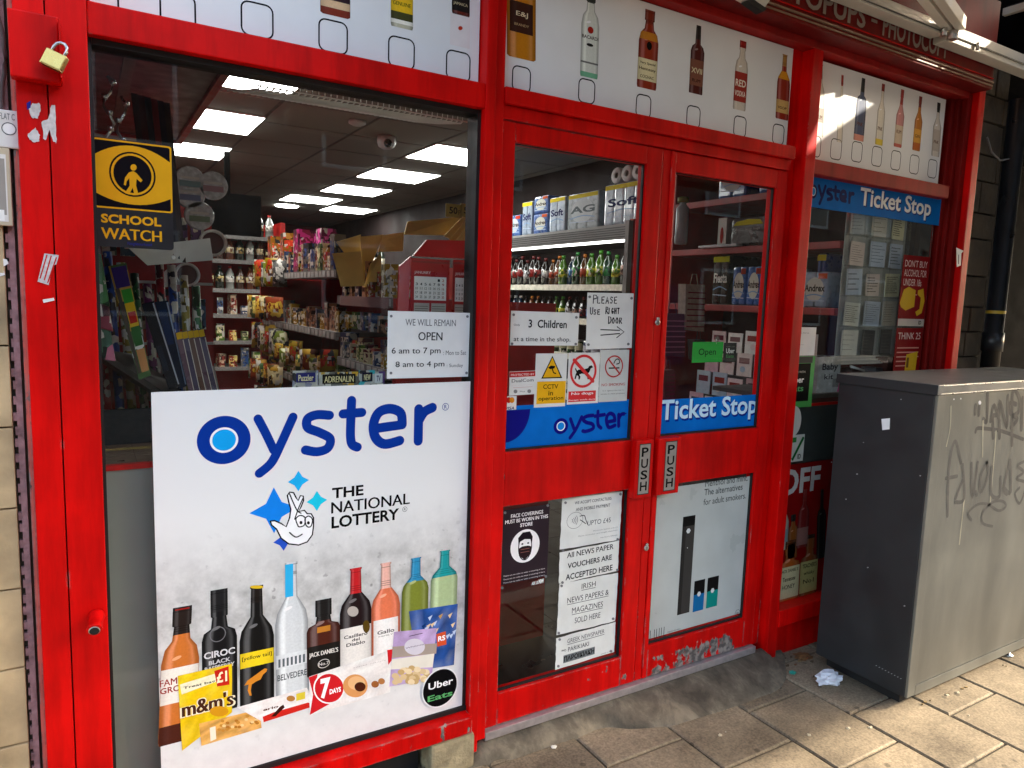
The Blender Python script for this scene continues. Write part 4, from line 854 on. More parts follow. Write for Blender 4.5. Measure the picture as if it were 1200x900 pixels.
# ------------------------------------------------------------------ big poster in the left window
YP = -.006
ps = thing('window_poster', 'large white poster with blue lettering and a row of drinks in the left window', 'poster', (.59, YP, .12))
def poster_bg():
    m = bpy.data.materials.new('poster_print'); n, l, b = nodes_of(m); g = n.new('ShaderNodeNewGeometry'); s = n.new('ShaderNodeSeparateXYZ'); l.new(g.outputs['Position'], s.inputs[0])
    t = n.new('ShaderNodeTexNoise'); t.inputs['Scale'].default_value = 16; t.inputs['Detail'].default_value = 10; t.inputs['Roughness'].default_value = .65; l.new(g.outputs['Position'], t.inputs['Vector'])
    v = n.new('ShaderNodeTexNoise'); v.inputs['Scale'].default_value = 38; v.inputs['Detail'].default_value = 3; l.new(g.outputs['Position'], v.inputs['Vector'])
    r = n.new('ShaderNodeValToRGB'); e = r.color_ramp.elements; e[0].position = .3; e[0].color = (.36, .36, .35, 1); e[1].position = .65; e[1].color = (.70, .70, .685, 1); l.new(t.outputs[0], r.inputs[0])
    sp = n.new('ShaderNodeMapRange'); sp.inputs[1].default_value = .66; sp.inputs[2].default_value = .72; sp.inputs[3].default_value = 1; sp.inputs[4].default_value = .55; l.new(v.outputs[0], sp.inputs[0])
    mu = n.new('ShaderNodeVectorMath'); mu.operation = 'MULTIPLY'; l.new(r.outputs[0], mu.inputs[0]); l.new(sp.outputs[0], mu.inputs[1])
    f = n.new('ShaderNodeMapRange'); f.interpolation_type = 'SMOOTHSTEP'; f.inputs[1].default_value = .60; f.inputs[2].default_value = .90; l.new(s.outputs[2], f.inputs[0])
    tb = n.new('ShaderNodeMapRange'); tb.interpolation_type = 'SMOOTHSTEP'; tb.inputs[1].default_value = .30; tb.inputs[2].default_value = .36; tb.inputs[3].default_value = .75; tb.inputs[4].default_value = 0; l.new(s.outputs[2], tb.inputs[0])
    ad = n.new('ShaderNodeMath'); ad.operation = 'MAXIMUM'; l.new(f.outputs[0], ad.inputs[0]); l.new(tb.outputs[0], ad.inputs[1])
    mx = n.new('ShaderNodeMix'); mx.data_type = 'RGBA'; l.new(ad.outputs[0], mx.inputs[0]); l.new(mu.outputs[0], mx.inputs[6]); mx.inputs[7].default_value = (.83, .83, .82, 1); l.new(mx.outputs[2], b.inputs['Base Color'])
    b.inputs['Roughness'].default_value = .42; b.inputs['Specular IOR Level'].default_value = .35; return m
g = MB(); g.box(.1385, 1.0445, YP, YP+.004, .1355, 1.228, poster_bg()); g.build('panel', ps)
Q = lambda x, y: (170+x/3, 440+y/3)
OB = '#0a3596'
A = Art((0, YP, 0)); c = A.uv(*Q(278, 227)); e1 = A.uv(*Q(371, 227)); e2 = A.uv(*Q(278, 142)); ru, rv = e1[0]-c[0], e2[1]-c[1]
A.ell(c[0], c[1], ru, rv, OB, 48); A.ell(c[0], c[1], ru*.53, rv*.53, '#f4f6fa', 40); A.ell(c[0], c[1], ru*.44, rv*.44, '#16a6f0', 40)
for st in ([(397, 152), (425, 205), (452, 262)], [(520, 146), (480, 235), (445, 305), (402, 344)], [(648, 140), (605, 138), (572, 152), (572, 183), (612, 200), (650, 222), (642, 255), (605, 268), (564, 262)], [(726, 88), (723, 160), (722, 215), (728, 242), (746, 252)], [(696, 135), (762, 130)],
           [(812, 186), (904, 173)], [(904, 171), (898, 132), (862, 117), (822, 130), (803, 172), (810, 218), (842, 241), (895, 229)], [(962, 118), (960, 230)], [(962, 160), (982, 128), (1010, 113)]):
    A.pstroke([Q(*p) for p in st], 32/3, OB)
c = A.uv(*Q(1056, 110)); A.ring(c[0], c[1], .0115, .0115, .0016, OB); A.text('R', c[0]-.0045, c[1]-.006, c[0]+.0045, c[1]+.006, OB)
A.build('lettering', ps)
A = Art((0, YP, 0))
def pst(c_, r, m, k=.24):
    u, v = A.uv(*Q(*c_)); r_ = abs(A.uv(*Q(c_[0]+r, c_[1]))[0]-u); A.poly([(u+(r_ if i % 2 == 0 else r_*k*1.35)*math.sin(math.pi*i/4), v+(r_ if i % 2 == 0 else r_*k*1.35)*math.cos(math.pi*i/4)) for i in range(8)], m)
pst((453, 474), 84, '#1787ee', .34); pst((539, 371), 37, '#22b4f2', .4); pst((604, 441), 36, '#20cdea', .4); pst((487, 582), 36, '#2a55c8', .4)
hand = [(440, 512), (455, 510), (478, 520), (496, 532), (508, 500), (512, 470), (505, 445), (500, 422), (508, 410), (522, 412), (530, 428), (538, 440), (546, 422), (556, 424), (557, 440), (548, 462), (540, 478), (560, 474), (570, 486), (584, 486), (592, 500), (592, 530), (588, 560), (570, 585), (540, 596), (505, 592), (478, 572), (462, 540), (445, 526)]
A.ppoly([Q(*p) for p in hand], '#ffffff'); A.pstroke([Q(*p) for p in hand+[hand[0]]], 1.7, '#0a0a0a', False)
A.pstroke([Q(508, 416), Q(520, 445), Q(535, 475), Q(548, 484)], 1.4, '#0a0a0a'); A.pstroke([Q(556, 430), Q(540, 465), Q(526, 505)], 1.4, '#0a0a0a')
A.pstroke([Q(538, 530), Q(530, 505), Q(545, 492), Q(562, 500), Q(560, 525), Q(545, 532), Q(538, 530)], 1.4, '#0a0a0a'); A.pstroke([Q(566, 527), Q(562, 505), Q(574, 494), Q(588, 505), Q(584, 528), Q(574, 533), Q(566, 527)], 1.4, '#0a0a0a')
A.pstroke([Q(508, 552), Q(530, 568), Q(552, 558)], 1.5, '#0a0a0a'); A.pell(*Q(548, 517), 1.7, 2, '#0a0a0a'); A.pell(*Q(574, 518), 1.7, 2, '#0a0a0a')
for t_, a, b in (('THE', (657, 433), (768, 384)), ('NATIONAL', (655, 486), (930, 413)), ('LOTTERY', (655, 539), (893, 466))): A.ptext(t_, Q(*a), Q(*b), '#0a0a0a', .028)
c = A.uv(*Q(913, 470)); A.ring(c[0], c[1], .008, .008, .001, '#0a0a0a'); A.text('R', c[0]-.003, c[1]-.004, c[0]+.003, c[1]+.004, '#0a0a0a')
A.build('lottery_logo', ps)
S5 = lambda x, y: (170+x/3.46, 640+y/3.46); S6 = lambda x, y: (340+x/3.75, 640+y/3.75)
DEP = .0004
def pb(name, fn):
    global DEP
    A = Art((0, YP, 0)); A.d = DEP; fn(A); DEP = A.d+2e-5; A.build(name, ps)
def f1(A):
    b = pbottle(A, S5(130, 795), S5(152, 245), 47*.95, 'spirit', '#c9702c', '#241a16', .80, [(.30, .56, '#efe7dc'), (.0, .14, '#4a1e12')], hi='#e0995a', edge='#8a3f14')
    btext(A, b, .44, .49, 'FAMOUS', '#9a2a20', .95); btext(A, b, .385, .43, 'GROUSE', '#9a2a20', .95); A.ptext('', S5(0, 0), S5(1, 1), INK)
    A.prect(S5(122, 262), S5(180, 247), '#a8201c')
pb('printed_bottle', f1)
def f2(A):
    b = pbottle(A, S5(305, 670), S5(300, 175), 41, 'square', '#0f0f11', '#1a1a1c', .82, [], hi='#2e2e32'); btext(A, b, .455, .51, 'CIROC', '#d8d8da', .88, .03); btext(A, b, .40, .435, 'BLACK', '#c8c8ca', .62, .03); btext(A, b, .355, .39, 'RASPBERRY', '#c8c8ca', .85, .03)
    A.ring(b[0]-.004, b[1]+b[3]*.64, .021, .022, .0025, '#77777a')
pb('printed_bottle', f2)
def f3(A):
    b = pbottle(A, S5(455, 640), S5(452, 160), 40, 'wine', '#0e0d0d', '#1b1410', .86, [(.33, .455, '#f0cf1e')], hi='#33302e'); btext(A, b, .385, .425, '[yellow tail]', '#2a2a18', .86, .02)
    A.ppoly([S5(402, 565), S5(415, 545), S5(450, 520), S5(470, 505), S5(485, 495), S5(495, 497), S5(492, 508), S5(478, 520), S5(468, 540), S5(450, 548), S5(432, 560), S5(428, 585), S5(432, 605), S5(424, 606), S5(416, 585), S5(420, 560)], '#d8892a')
    A.pell(*S5(453, 165), 8, 2, '#e0bc2a')
pb('printed_bottle', f3)
def f4(A):
    b = pbottle(A, S5(598, 615), S5(592, 65), 38, 'wine', '#d3d7d8', '#cdd3d5', .90, [(.24, .34, '#dde1e2')], hi='#e4e8e9'); A.prect(S5(568, 208), S5(600, 70), '#34b4ea'); A.text('BELVEDERE', b[0]-b[2]*.45, b[1]+b[3]*.15, b[0]+b[2]*.45, b[1]+b[3]*.195, '#40484c', .015)
    for k in range(7): A.rect(b[0]-b[2]*.42+k*b[2]*.125, b[1]+b[3]*.25, b[0]-b[2]*.42+k*b[2]*.125+.006, b[1]+b[3]*.31, '#5c666a')
    A.text('BELVEDERE', *(lambda p, q: (p[0], p[1], q[0], q[1]))(A.uv(*S5(577, 190)), A.uv(*S5(590, 92))), '#1a5f96') if False else None
pb('printed_bottle', f4)
def f5(A):
    b = pbottle(A, S6(148, 560), S6(146, 233), 39, 'square', '#4a1c10', '#161414', .72, [(.02, .40, '#14110f')], hi='#7a3a1e', edge='#301008', labelw=.96); btext(A, b, .24, .32, "JACK DANIEL'S", '#e8e4dc', .86, .03); A.ring(b[0], b[1]+b[3]*.14, .018, .014, .002, '#d8d4cc'); btext(A, b, .12, .16, 'No.7', '#e8e4dc', .3)
    A.prect(S6(118, 382), S6(176, 345), '#c5802e')
pb('printed_bottle', f5)
def f6(A):
    b = pbottle(A, S6(288, 520), S6(288, 95), 36.5, 'wine', '#1d0c10', '#c01c22', .74, [(.02, .40, '#e6e1da')], hi='#43262a'); btext(A, b, .29, .325, 'Casillero', '#2a2422', .75, .02); btext(A, b, .25, .28, 'del', '#2a2422', .25, .02); btext(A, b, .205, .24, 'Diablo', '#2a2422', .6, .02); A.pell(*S6(334, 352), 4.2, 7.4, '#5a4414'); A.pell(*S6(275, 286), 6.5, 6, '#b8b0a8')
pb('printed_bottle', f6)
def f7(A):
    b = pbottle(A, S6(420, 500), S6(420, 72), 33, 'wine', '#e0744e', '#e8b4a4', .74, [(.0, .43, '#f2ece8')], hi='#f2a080', edge='#c04e30', labelw=.86); btext(A, b, .28, .32, 'Gallo', '#5a5452', .6); btext(A, b, .25, .265, 'FAMILY', '#8a8482', .5)
pb('printed_bottle', f7)
def f8(A): pbottle(A, S6(545, 370), S6(553, 50), 31, 'wine', '#78822c', '#2a8cb8', .68, [], hi='#a4ac58', edge='#4a5216')
pb('printed_bottle', f8)
def f9(A): pbottle(A, S6(672, 300), S6(680, 18), 31, 'wine', '#a8bc8c', '#16989a', .60, [], hi='#ccd8b4', edge='#7c9464')
pb('printed_bottle', f9)
def g1(A):   # yellow treat bag
    A.photo([S5(150, 828), S5(352, 672), S5(352, 475), S5(132, 525)], '#f2c80c', .22, 6); A.photo([S5(148, 600), S5(288, 548), S5(285, 515), S5(140, 560)], '#f6edc8', .08, 4); A.ppoly([S5(280, 505), S5(338, 485), S5(342, 560), S5(292, 568)], '#cc2a1a')
    A.ptext('£1', S5(290, 556), S5(332, 502), '#fff4c8', .03); A.ptext('Treat bag', S5(155, 582), S5(284, 540), '#2a1c10', .02); A.ptext("m&m's", S5(148, 697), S5(360, 578), '#f4e8c8', .09); A.ptext("m&m's", S5(152, 692), S5(355, 583), '#4a2412', .045); A.pell(*S5(300, 668), 11, 6, '#d8971c')
pb('printed_snack', g1)
def g2(A):   # biscuit bar
    A.photo([S5(228, 808), S5(472, 735), S5(462, 660), S5(218, 718)], '#dfa552', .3, 7); A.ppoly([S5(262, 735), S5(285, 728), S5(288, 780), S5(265, 790)], '#f4e8d0')
    for k in range(26): u, v = random.uniform(300, 455), 0; v = 745-(u-230)*.2+random.uniform(-22, 20); A.pell(*S5(u, v), 2.2, 1.6, random.choice(['#c98a36', '#f0cf92', '#b87428']))
pb('printed_snack', g2)
def g3(A):   # white and red bar
    A.photo([S5(478, 712), S5(690, 642), S5(655, 572), S5(372, 652)], '#efe8e4', .14, 6); A.ppoly([S5(476, 690), S5(520, 672), S5(660, 632), S5(690, 645), S5(480, 712)], '#d0281e'); A.ppoly([S5(510, 690), S5(545, 650), S5(560, 640), S5(565, 652), S5(528, 688)], '#3a160e'); A.ptext('erio', S5(478, 668), S5(540, 642), '#5a3826', .03); A.prect(S5(612, 626), S5(648, 588), '#e0c83a'); A.pell(*S5(590, 616), 5, 3.4, '#b07a3a')
pb('printed_snack', g3)
def g4(A):   # croissant bag
    A.photo([S6(85, 740), S6(438, 640), S6(452, 450), S6(82, 572)], '#efe9e4', .16, 7); A.ppoly([S6(80, 575), S6(120, 560), S6(105, 640), S6(175, 690), S6(85, 740), S6(100, 650)], '#cf2026'); A.ppoly([S6(425, 455), S6(455, 450), S6(445, 500), S6(430, 520)], '#cf2026')
    A.pell(*S6(170, 622), 18.5, 18.5, '#f6f2ee'); A.pell(*S6(170, 622), 16.8, 16.8, '#d01f26'); A.ptext('7', S6(132, 672), S6(176, 572), '#ffffff', .05); A.ptext('DAYS', S6(172, 650), S6(222, 615), '#ffffff', .04)
    A.pell(*S6(285, 612), 14.5, 13.5, '#dd9a5c'); A.pell(*S6(290, 600), 10, 8, '#ecb981'); A.pell(*S6(306, 616), 6.5, 5.5, '#4a2010'); A.pell(*S6(372, 605), 4.5, 4, '#9a5c2e'); A.pell(*S6(400, 592), 4, 3.6, '#b87a44'); A.ptext('time! cocoa', S6(275, 533), S6(420, 500), '#5a3838', .01)
pb('printed_snack', g4)
def g5(A):   # blue crisp bag
    A.photo([S6(560, 545), S6(718, 520), S6(735, 252), S6(520, 285)], '#1f4c94', .5, 7)
    for k in range(16): u, v = random.uniform(540, 720), random.uniform(300, 400); A.ppoly([S6(u, v), S6(u+20, v-12), S6(u+8, v+14)], random.choice(['#bcd0ea', '#e0c89a', '#c09858', '#12336a']))
    A.ppoly([S6(640, 385), S6(682, 372), S6(685, 430), S6(645, 440)], '#d2522c'); A.ptext('RS', S6(648, 418), S6(680, 388), '#ffffff', .03)
pb('printed_snack', g5)
def g6(A):   # nut pouch
    A.photo([S6(434, 615), S6(620, 582), S6(642, 358), S6(455, 375)], '#bfa4d0', .2, 6); A.ppoly([S6(448, 440), S6(643, 425), S6(640, 470), S6(446, 490)], '#a99a8e'); A.ppoly([S6(446, 495), S6(632, 470), S6(624, 530), S6(440, 540)], '#e8e2d4')
    for k in range(34): u, v = random.uniform(448, 615), random.uniform(530, 595); A.pell(*S6(u, v), 4, 3.3, random.choice(['#dcc193', '#ead6ae', '#c7a670']))
    A.pell(*S6(545, 440), 12, 9.5, '#d8d2dc'); A.ptext('Whitney', S6(505, 452), S6(588, 424), '#6a5a78', .02); A.prect(S6(522, 392), S6(580, 382), '#54405e')
pb('printed_snack', g6)
A = Art((0, YP, 0)); A.d = DEP+4e-5; c = A.uv(*S6(657, 620)); r = A.uv(*S6(735, 620))[0]-c[0]; A.ell(c[0], c[1], r, r*1.04, '#e9e9e9', 48); A.ell(c[0], c[1], r*.93, r*.97, '#0a0a0c', 48); A.ptext('Uber', S6(605, 632), S6(714, 572), '#f2f2f2', .02); A.ptext('Eats', S6(602, 684), S6(712, 628), '#5fae6a', .02); A.build('round_badge', ps)

# ------------------------------------------------------------------ flat signs on the glass
def sign(name, label, cat, a, b, y, m, th=.0012, group=None, round_=0, part='sheet'):
    p, q = at(*a, y), at(*b, y)
    t = thing(name, label, cat, ((p.x+q.x)/2, y, p.z), group)
    if round_:
        A = Art((0, y+th, 0)); A.d = 0; A.rrect(p.x, p.z, q.x, q.z, round_, m); mb = MB()
        n = 24; vs_ = A.mb.v[:n]; mb.prism(vs_, (0, -th, 0), m); mb.build(part, t)
    else:
        g = MB(); g.box(p.x, q.x, y, y+th, p.z, q.z, m); g.build(part, t)
    return t, Art((0, y, 0))
def pins(A, cs, m='#77777a', r=1.6):
    for c in cs: A.pell(*c, r, r, m)
YG = .0165
# school watch
t, A = sign('school_watch_sign', 'black and yellow school watch sign with a walking figure', 'sign', (109, 288), (201, 171), YG, mat('sign_black', (.012, .010, .012), .4), .0012, None, .008)
YE = '#e2a41c'; W1 = lambda x, y: (x/4, y/4); W6 = lambda x, y: (x/4, 200+y/4)
p, q = A.uv(*W6(448, 170)), A.uv(*W1(800, 690)); p = (A.uv(*W6(442, 175))[0], A.uv(*W6(620, 185))[1]); q = (A.uv(*W1(803, 700))[0], A.uv(*W1(620, 665))[1])
A.rrect(p[0], p[1], q[0], q[1], .006, YE)
e = .004; A.rrect(p[0]+e, p[1]+e, q[0]-e, q[1]-e, .004, '#141014')
cu, cv = (p[0]+q[0])/2, (p[1]+q[1])/2; hw_ = (q[0]-p[0])/2-e; hh_ = (q[1]-p[1])/2-e
top = [(cu-hw_+2*hw_*k/12, cv+hh_*.52+hh_*.34*math.cos(math.pi*(k/12-.5))-.0) for k in range(13)]; bot = [(cu-hw_+2*hw_*k/12, cv-hh_*.58-hh_*.3*math.cos(math.pi*(k/12-.5))) for k in range(13)]
bot = [(u, cv-hh_*.60-hh_*.28*(1-((u-cu)/hw_)**2)*1) for u, v in bot]; top = [(u, cv+hh_*.55+hh_*.38*(1-((u-cu)/hw_)**2)) for u, v in top]
A.poly(top[::-1]+bot, YE)
c = A.uv(*W1(622, 818)); rr = hw_*.62; A.ell(c[0], c[1], rr, rr*1.06, '#141014', 40); A.ring(c[0], c[1], rr*.92, rr*.98, rr*.1, YE)
A.pell(*W1(626, 785), 3.6, 3.8, YE)
A.ppoly([W1(605, 808), W1(625, 802), W1(640, 812), W1(668, 845), W1(660, 855), W1(640, 838), W1(638, 870), W1(646, 900), W1(645, 912), W1(630, 912), W1(622, 880), W1(605, 912), W1(585, 905), W1(608, 870), W1(606, 835), W1(594, 850), W1(590, 870), W1(580, 866), W1(586, 832)], YE)
A.ptext('SCHOOL', W6(474, 247), W6(758, 238), YE, .03) if False else None
u0, u1 = A.uv(*W6(474, 240))[0], A.uv(*W6(756, 260))[0]
A.text('SCHOOL', u0, A.uv(*W6(474, 243))[1], u1, A.uv(*W6(474, 200))[1], YE, .035); A.text('WATCH', u0, A.uv(*W6(490, 318))[1], u1, A.uv(*W6(480, 265))[1], YE, .035)
A.text('Neighbourhood', u0+.055, A.uv(*W6(600, 352))[1], u0+.108, A.uv(*W6(600, 334))[1], '#34348a'); A.build('lettering', t)

# opening hours
t, A = sign('opening_hours_notice', 'white notice of opening hours above the big poster', 'notice', (453.5, 444), (550.5, 366.5), .008, PAPER, .0015)
V = lambda x, y: (250+x/3.75, 200+y/3.75)
for s_, a, b, bo in (('WE WILL REMAIN', (843, 681), (1065, 655), .0), ('OPEN', (900, 746), (1006, 710), .015), ('6 am to 7 pm', (783, 813), (998, 777), .012), (': Mon to Sat', (1010, 810), (1110, 789), .0), ('8 am to 4 pm', (800, 872), (1015, 836), .012), (': Sunday', (1025, 868), (1097, 847), .0)): A.ptext(s_, V(*a), V(*b), '#2e2e30' if bo else '#6a6a6c', bo)
A.build('lettering', t); A = Art((0, .008, 0)); A.d = .001; pins(A, [V(780, 640), V(1115, 640), V(780, 890), V(1112, 888)]); A.build('suction_pin', t)

TILT = {'children_notice': .5, 'door_notice': -1.1, 'contactless_notice': .6, 'voucher_notice': -.5, 'irish_papers_notice': .8, 'greek_paper_notice': -.7, 'opening_hours_notice': .25, 'camera_sign': .4, 'alarm_sticker': -.9}
# left door, upper glass
L1 = lambda x, y: (570+x/4.286, 330+y/4.286)
YD = .0185
t, A = sign('children_notice', 'wide white notice about three children at a time', 'notice', L1(118, 322), L1(466, 156), YD-.0015, PAPER, .0012)
for s_, a, b, bo in (('3  Children', (210, 232), (404, 194), .02), ('at a time in the shop.', (136, 308), (422, 278), .012), ('Only', (136, 226), (168, 214), 0)): A.ptext(s_, L1(*a), L1(*b), '#26262a', bo)
A.build('lettering', t); A = Art((0, YD-.0015, 0)); A.d = .001; pins(A, [L1(135, 168), L1(450, 178), L1(128, 314), L1(448, 312)]); A.build('suction_pin', t)
t, A = sign('door_notice', 'handwritten white sheet with an arrow to the right door', 'notice', L1(500, 338), L1(744, 62), YD-.0032, PAPER, .0012)
hand_word(A, 'PLEASE', L1(540, 106), L1(668, 70), 1.1, '#2a2a30'); hand_word(A, 'USE', L1(524, 162), L1(580, 130), 1.1, '#2a2a30', .7); hand_word(A, 'RIGHT', L1(602, 160), L1(676, 128), 1.1, '#2a2a30'); hand_word(A, 'DOOR', L1(614, 210), L1(690, 176), 1.1, '#2a2a30')
for s_ in ([(575, 240), (670, 246)], [(575, 268), (670, 262)], [(658, 228), (692, 254), (655, 282)]): A.pstroke([L1(*p) for p in s_], .9, '#2a2a30', False)
A.build('lettering', t); A = Art((0, YD-.0032, 0)); A.d = .001; pins(A, [L1(522, 74), L1(732, 86), L1(512, 314), L1(712, 316)]); A.build('suction_pin', t)
t, A = sign('camera_sign', 'yellow and white camera warning sign on the left door', 'sign', L1(238, 634), L1(406, 360), YD-.0012, mat('sign_white', (.76, .76, .74), .45), .001)
A.prect(L1(250, 616), L1(398, 498), '#eab01e'); A.ppoly([L1(274, 488), L1(330, 372), L1(380, 484)], '#141414'); A.ppoly([L1(283, 482), L1(330, 382), L1(371, 478)], '#eab01e')
A.ppoly([L1(308, 432), L1(322, 422), L1(345, 424), L1(340, 436), L1(318, 440)], '#141414'); A.pstroke([L1(330, 438), L1(336, 456), L1(347, 461)], 1.2, '#141414')
for s_, a, b in (('CCTV', (284, 540), (360, 514)), ('in', (310, 572), (334, 548)), ('operation', (260, 604), (386, 574))): A.ptext(s_, L1(*a), L1(*b), '#26200c', .012)
A.build('lettering', t)
t, A = sign('dog_sign', 'white and red sign barring dogs on the left door', 'sign', L1(404, 618), L1(572, 356), YD-.0014, mat('sign_white', (.76, .76, .74), .45), .001)
c = A.uv(*L1(487, 450)); r = A.uv(*L1(553, 450))[0]-c[0]; rv = A.uv(*L1(487, 366))[1]-c[1]; SR = '#d8383a'; A.ring(c[0], c[1], r, rv, r*.16, SR)
A.ppoly([L1(448, 432), L1(455, 448), L1(462, 442), L1(492, 440), L1(510, 434), L1(516, 424), L1(528, 420), L1(536, 430), L1(524, 436), L1(518, 452), L1(510, 462), L1(514, 490), L1(508, 491), L1(503, 466), L1(480, 462), L1(466, 466), L1(472, 478), L1(468, 492), L1(462, 491), L1(462, 476), L1(454, 470), L1(448, 490), L1(442, 489), L1(447, 468), L1(452, 456), L1(445, 440)], '#141414')
A.pstroke([L1(440, 394), L1(535, 500)], 3.4, SR, False)
A.prect(L1(410, 606), L1(550, 546), SR); A.ptext('No dogs', L1(426, 574), L1(536, 552), '#ffffff', .03); A.ptext('Except guide dogs', L1(412, 602), L1(546, 586), '#f6e0e0', .02); A.build('lettering', t)
t, A = sign('smoking_sign', 'pale sign barring smoking under the handwritten sheet', 'sign', L1(563, 606), L1(718, 342), YD-.0016, mat('sign_pale', (.60, .62, .60), .5), .001)
c = A.uv(*L1(641, 426)); r = A.uv(*L1(686, 426))[0]-c[0]; rv = A.uv(*L1(641, 370))[1]-c[1]; A.ring(c[0], c[1], r, rv, r*.13, '#b83a38'); A.prect(L1(614, 438), L1(668, 430), '#1c1c1c'); A.pstroke([L1(640, 410), L1(650, 392), L1(664, 390), L1(668, 408), L1(654, 414)], 1, '#1c1c1c'); A.pstroke([L1(612, 388), L1(670, 464)], 1.6, '#b83a38', False)
A.ptext('NO SMOKING', L1(578, 526), L1(696, 508), '#b83a38', .012); A.ptext('It is against the law to', L1(584, 553), L1(692, 541), '#3a3a3a'); A.ptext('smoke in these premises', L1(574, 570), L1(694, 557), '#3a3a3a'); A.build('lettering', t)
t, A = sign('alarm_sticker', 'small red topped alarm sticker left of the camera sign', 'sticker', L1(114, 572), L1(250, 448), YD-.001, mat('sign_white', (.76, .76, .74), .45), .0008)
A.prect(L1(117, 480), L1(247, 450), '#b82020'); A.ptext('PROTECTED BY', L1(124, 474), L1(242, 460), '#f0dcd8', .01); A.ptext('DualCom', L1(128, 506), L1(238, 486), '#3a3a3e', .01)
A.prect(L1(128, 521), L1(238, 517), '#c05048'); A.prect(L1(134, 532), L1(232, 529), '#c05048')
for x_ in (146, 215): A.pell(*L1(x_, 551), 2.2, 2.2, '#8a8a8a')
A.ptext('Plus', L1(168, 556), L1(194, 547), '#6a6a6a'); A.build('lettering', t)
t, A = sign('card_sticker', 'tiny white payment card sticker in the glass corner', 'sticker', L1(95, 646), L1(152, 574), YD-.001, mat('sign_white', (.76, .76, .74), .45), .0008)
A.pell(*L1(112, 595), 2.9, 3.4, '#c8281e'); A.pell(*L1(128, 595), 2.9, 3.4, '#e08a1e'); A.ptext('VISA', L1(94, 645), L1(140, 627), '#1a2a6a', .02, .2); A.build('lettering', t)
t, A = sign('blue_glass_sign', 'blue window strip with navy lettering on the left door', 'sign', (591.3, 530), (737, 468), YD-.0008, mat('sign_blue', H('#0a6cc8'), .6, spec=.03), .0006)
p, q = A.uv(*L1(90, 855)), A.uv(*L1(220, 640)); A.poly([p]+[(p[0]+(q[0]-p[0])*math.sin(R(9*k))*1.0, A.uv(*L1(92, 810))[1]+(q[1]-A.uv(*L1(92, 810))[1])*(1-math.cos(R(9*k)))) for k in range(11)]+[(p[0], q[1])], '#12127a')
c = A.uv(*L1(374, 726)); r = A.uv(*L1(410, 726))[0]-c[0]; rv = A.uv(*L1(374, 686))[1]-c[1]; NB = '#10107c'
A.ell(c[0], c[1], r, rv, NB, 36); A.ell(c[0], c[1], r*.6, rv*.6, '#e4f2ff', 30); A.ell(c[0], c[1], r*.48, rv*.48, '#1688e0', 30)
O1 = [[(422, 690), (440, 740)], [(478, 680), (450, 740), (420, 784)], [(535, 672), (505, 676), (485, 690), (500, 706), (532, 716), (535, 738), (500, 752), (484, 750)], [(560, 652), (560, 715), (575, 735)], [(545, 676), (592, 668)], [(606, 705), (645, 698)], [(645, 697), (640, 672), (622, 662), (606, 675), (603, 703), (615, 732), (645, 722)], [(664, 668), (664, 725)], [(664, 690), (676, 668), (690, 664)]]
for s_ in O1: A.pstroke([L1(*p_) for p_ in s_], 3.6, NB)
A.pell(*L1(700, 662), .8, .8, NB); A.build('lettering', t)

# left door, lower glass
L2 = lambda x, y: (570+x/6.428, 560+y/6.428); L3 = lambda x, y: (570+x/5.294, 680+y/5.294)
t, A = sign('face_covering_poster', 'dark purple poster of a masked face behind the door glass', 'poster', L2(98, 812), L2(478, 196), YD-.001, mat('poster_purple', H('#2c2028'), .5, spec=.12), .0008)
vv0 = A.uv(*L2(305, 272))[1]
for k, (s_, a, b) in enumerate((('FACE COVERINGS', (186, 288), (426, 258)), ('MUST BE WORN IN THIS', (142, 333), (462, 305)), ('STORE', (255, 352), (347, 324)))):
    u0, u1 = A.uv(*L2(a[0], (a[1]+b[1])/2))[0], A.uv(*L2(b[0], (a[1]+b[1])/2))[0]; A.text(s_, u0, vv0-.0185*k-.0065, u1, vv0-.0185*k+.0065, '#f0ecee', .03)
c = A.uv(*L2(292, 500)); r = A.uv(*L2(404, 500))[0]-c[0]; c = (c[0], c[1]-.006); r *= .96; A.ell(c[0], c[1], r, r, '#f2eff0', 40)
A.ell(c[0], c[1]-.004, r*.48, r*.80, '#1e161c', 30); A.ell(c[0], c[1]-.004, r*.42, r*.74, '#f2eff0', 30)
A.poly([(c[0]-r*.46, c[1]+.005), (c[0]-r*.5, c[1]+r*.55), (c[0]-r*.2, c[1]+r*.84), (c[0]+r*.3, c[1]+r*.84), (c[0]+r*.5, c[1]+r*.5), (c[0]+r*.46, c[1]+.005), (c[0]+r*.36, c[1]+r*.36), (c[0]-r*.05, c[1]+r*.42), (c[0]-r*.36, c[1]+r*.30)], '#1e161c')
A.poly([(c[0]-r*.46, c[1]-r*.1), (c[0]-r*.2, c[1]+r*.0), (c[0]+r*.2, c[1]+r*.0), (c[0]+r*.46, c[1]-r*.1), (c[0]+r*.4, c[1]-r*.55), (c[0], c[1]-r*.84), (c[0]-r*.4, c[1]-r*.55)], '#2a1a1e')
for k in (.18, .36): A.rect(c[0]-r*.3, c[1]-r*k-.001, c[0]+r*.3, c[1]-r*k+.001, '#8a5a52')
for sx in (-.2, .2): A.ell(c[0]+r*sx, c[1]+r*.15, r*.07, r*.05, '#1e161c')
v0 = c[1]-r*1.62
for k in range(3): A.text('There are no rules to wear a covering in here', c[0]-r*1.42, v0-k*.012-.003, c[0]+r*1.45, v0-k*.012+.0035, '#cfc6ca', .02)
A.text('ASK US', c[0]+r*.55, v0-.052, c[0]+r*1.0, v0-.04, '#e8e2e4', .03); A.text('NW', c[0]+r*1.05, v0-.052, c[0]+r*1.4, v0-.036, '#f4f0f2', .04); A.build('lettering', t)
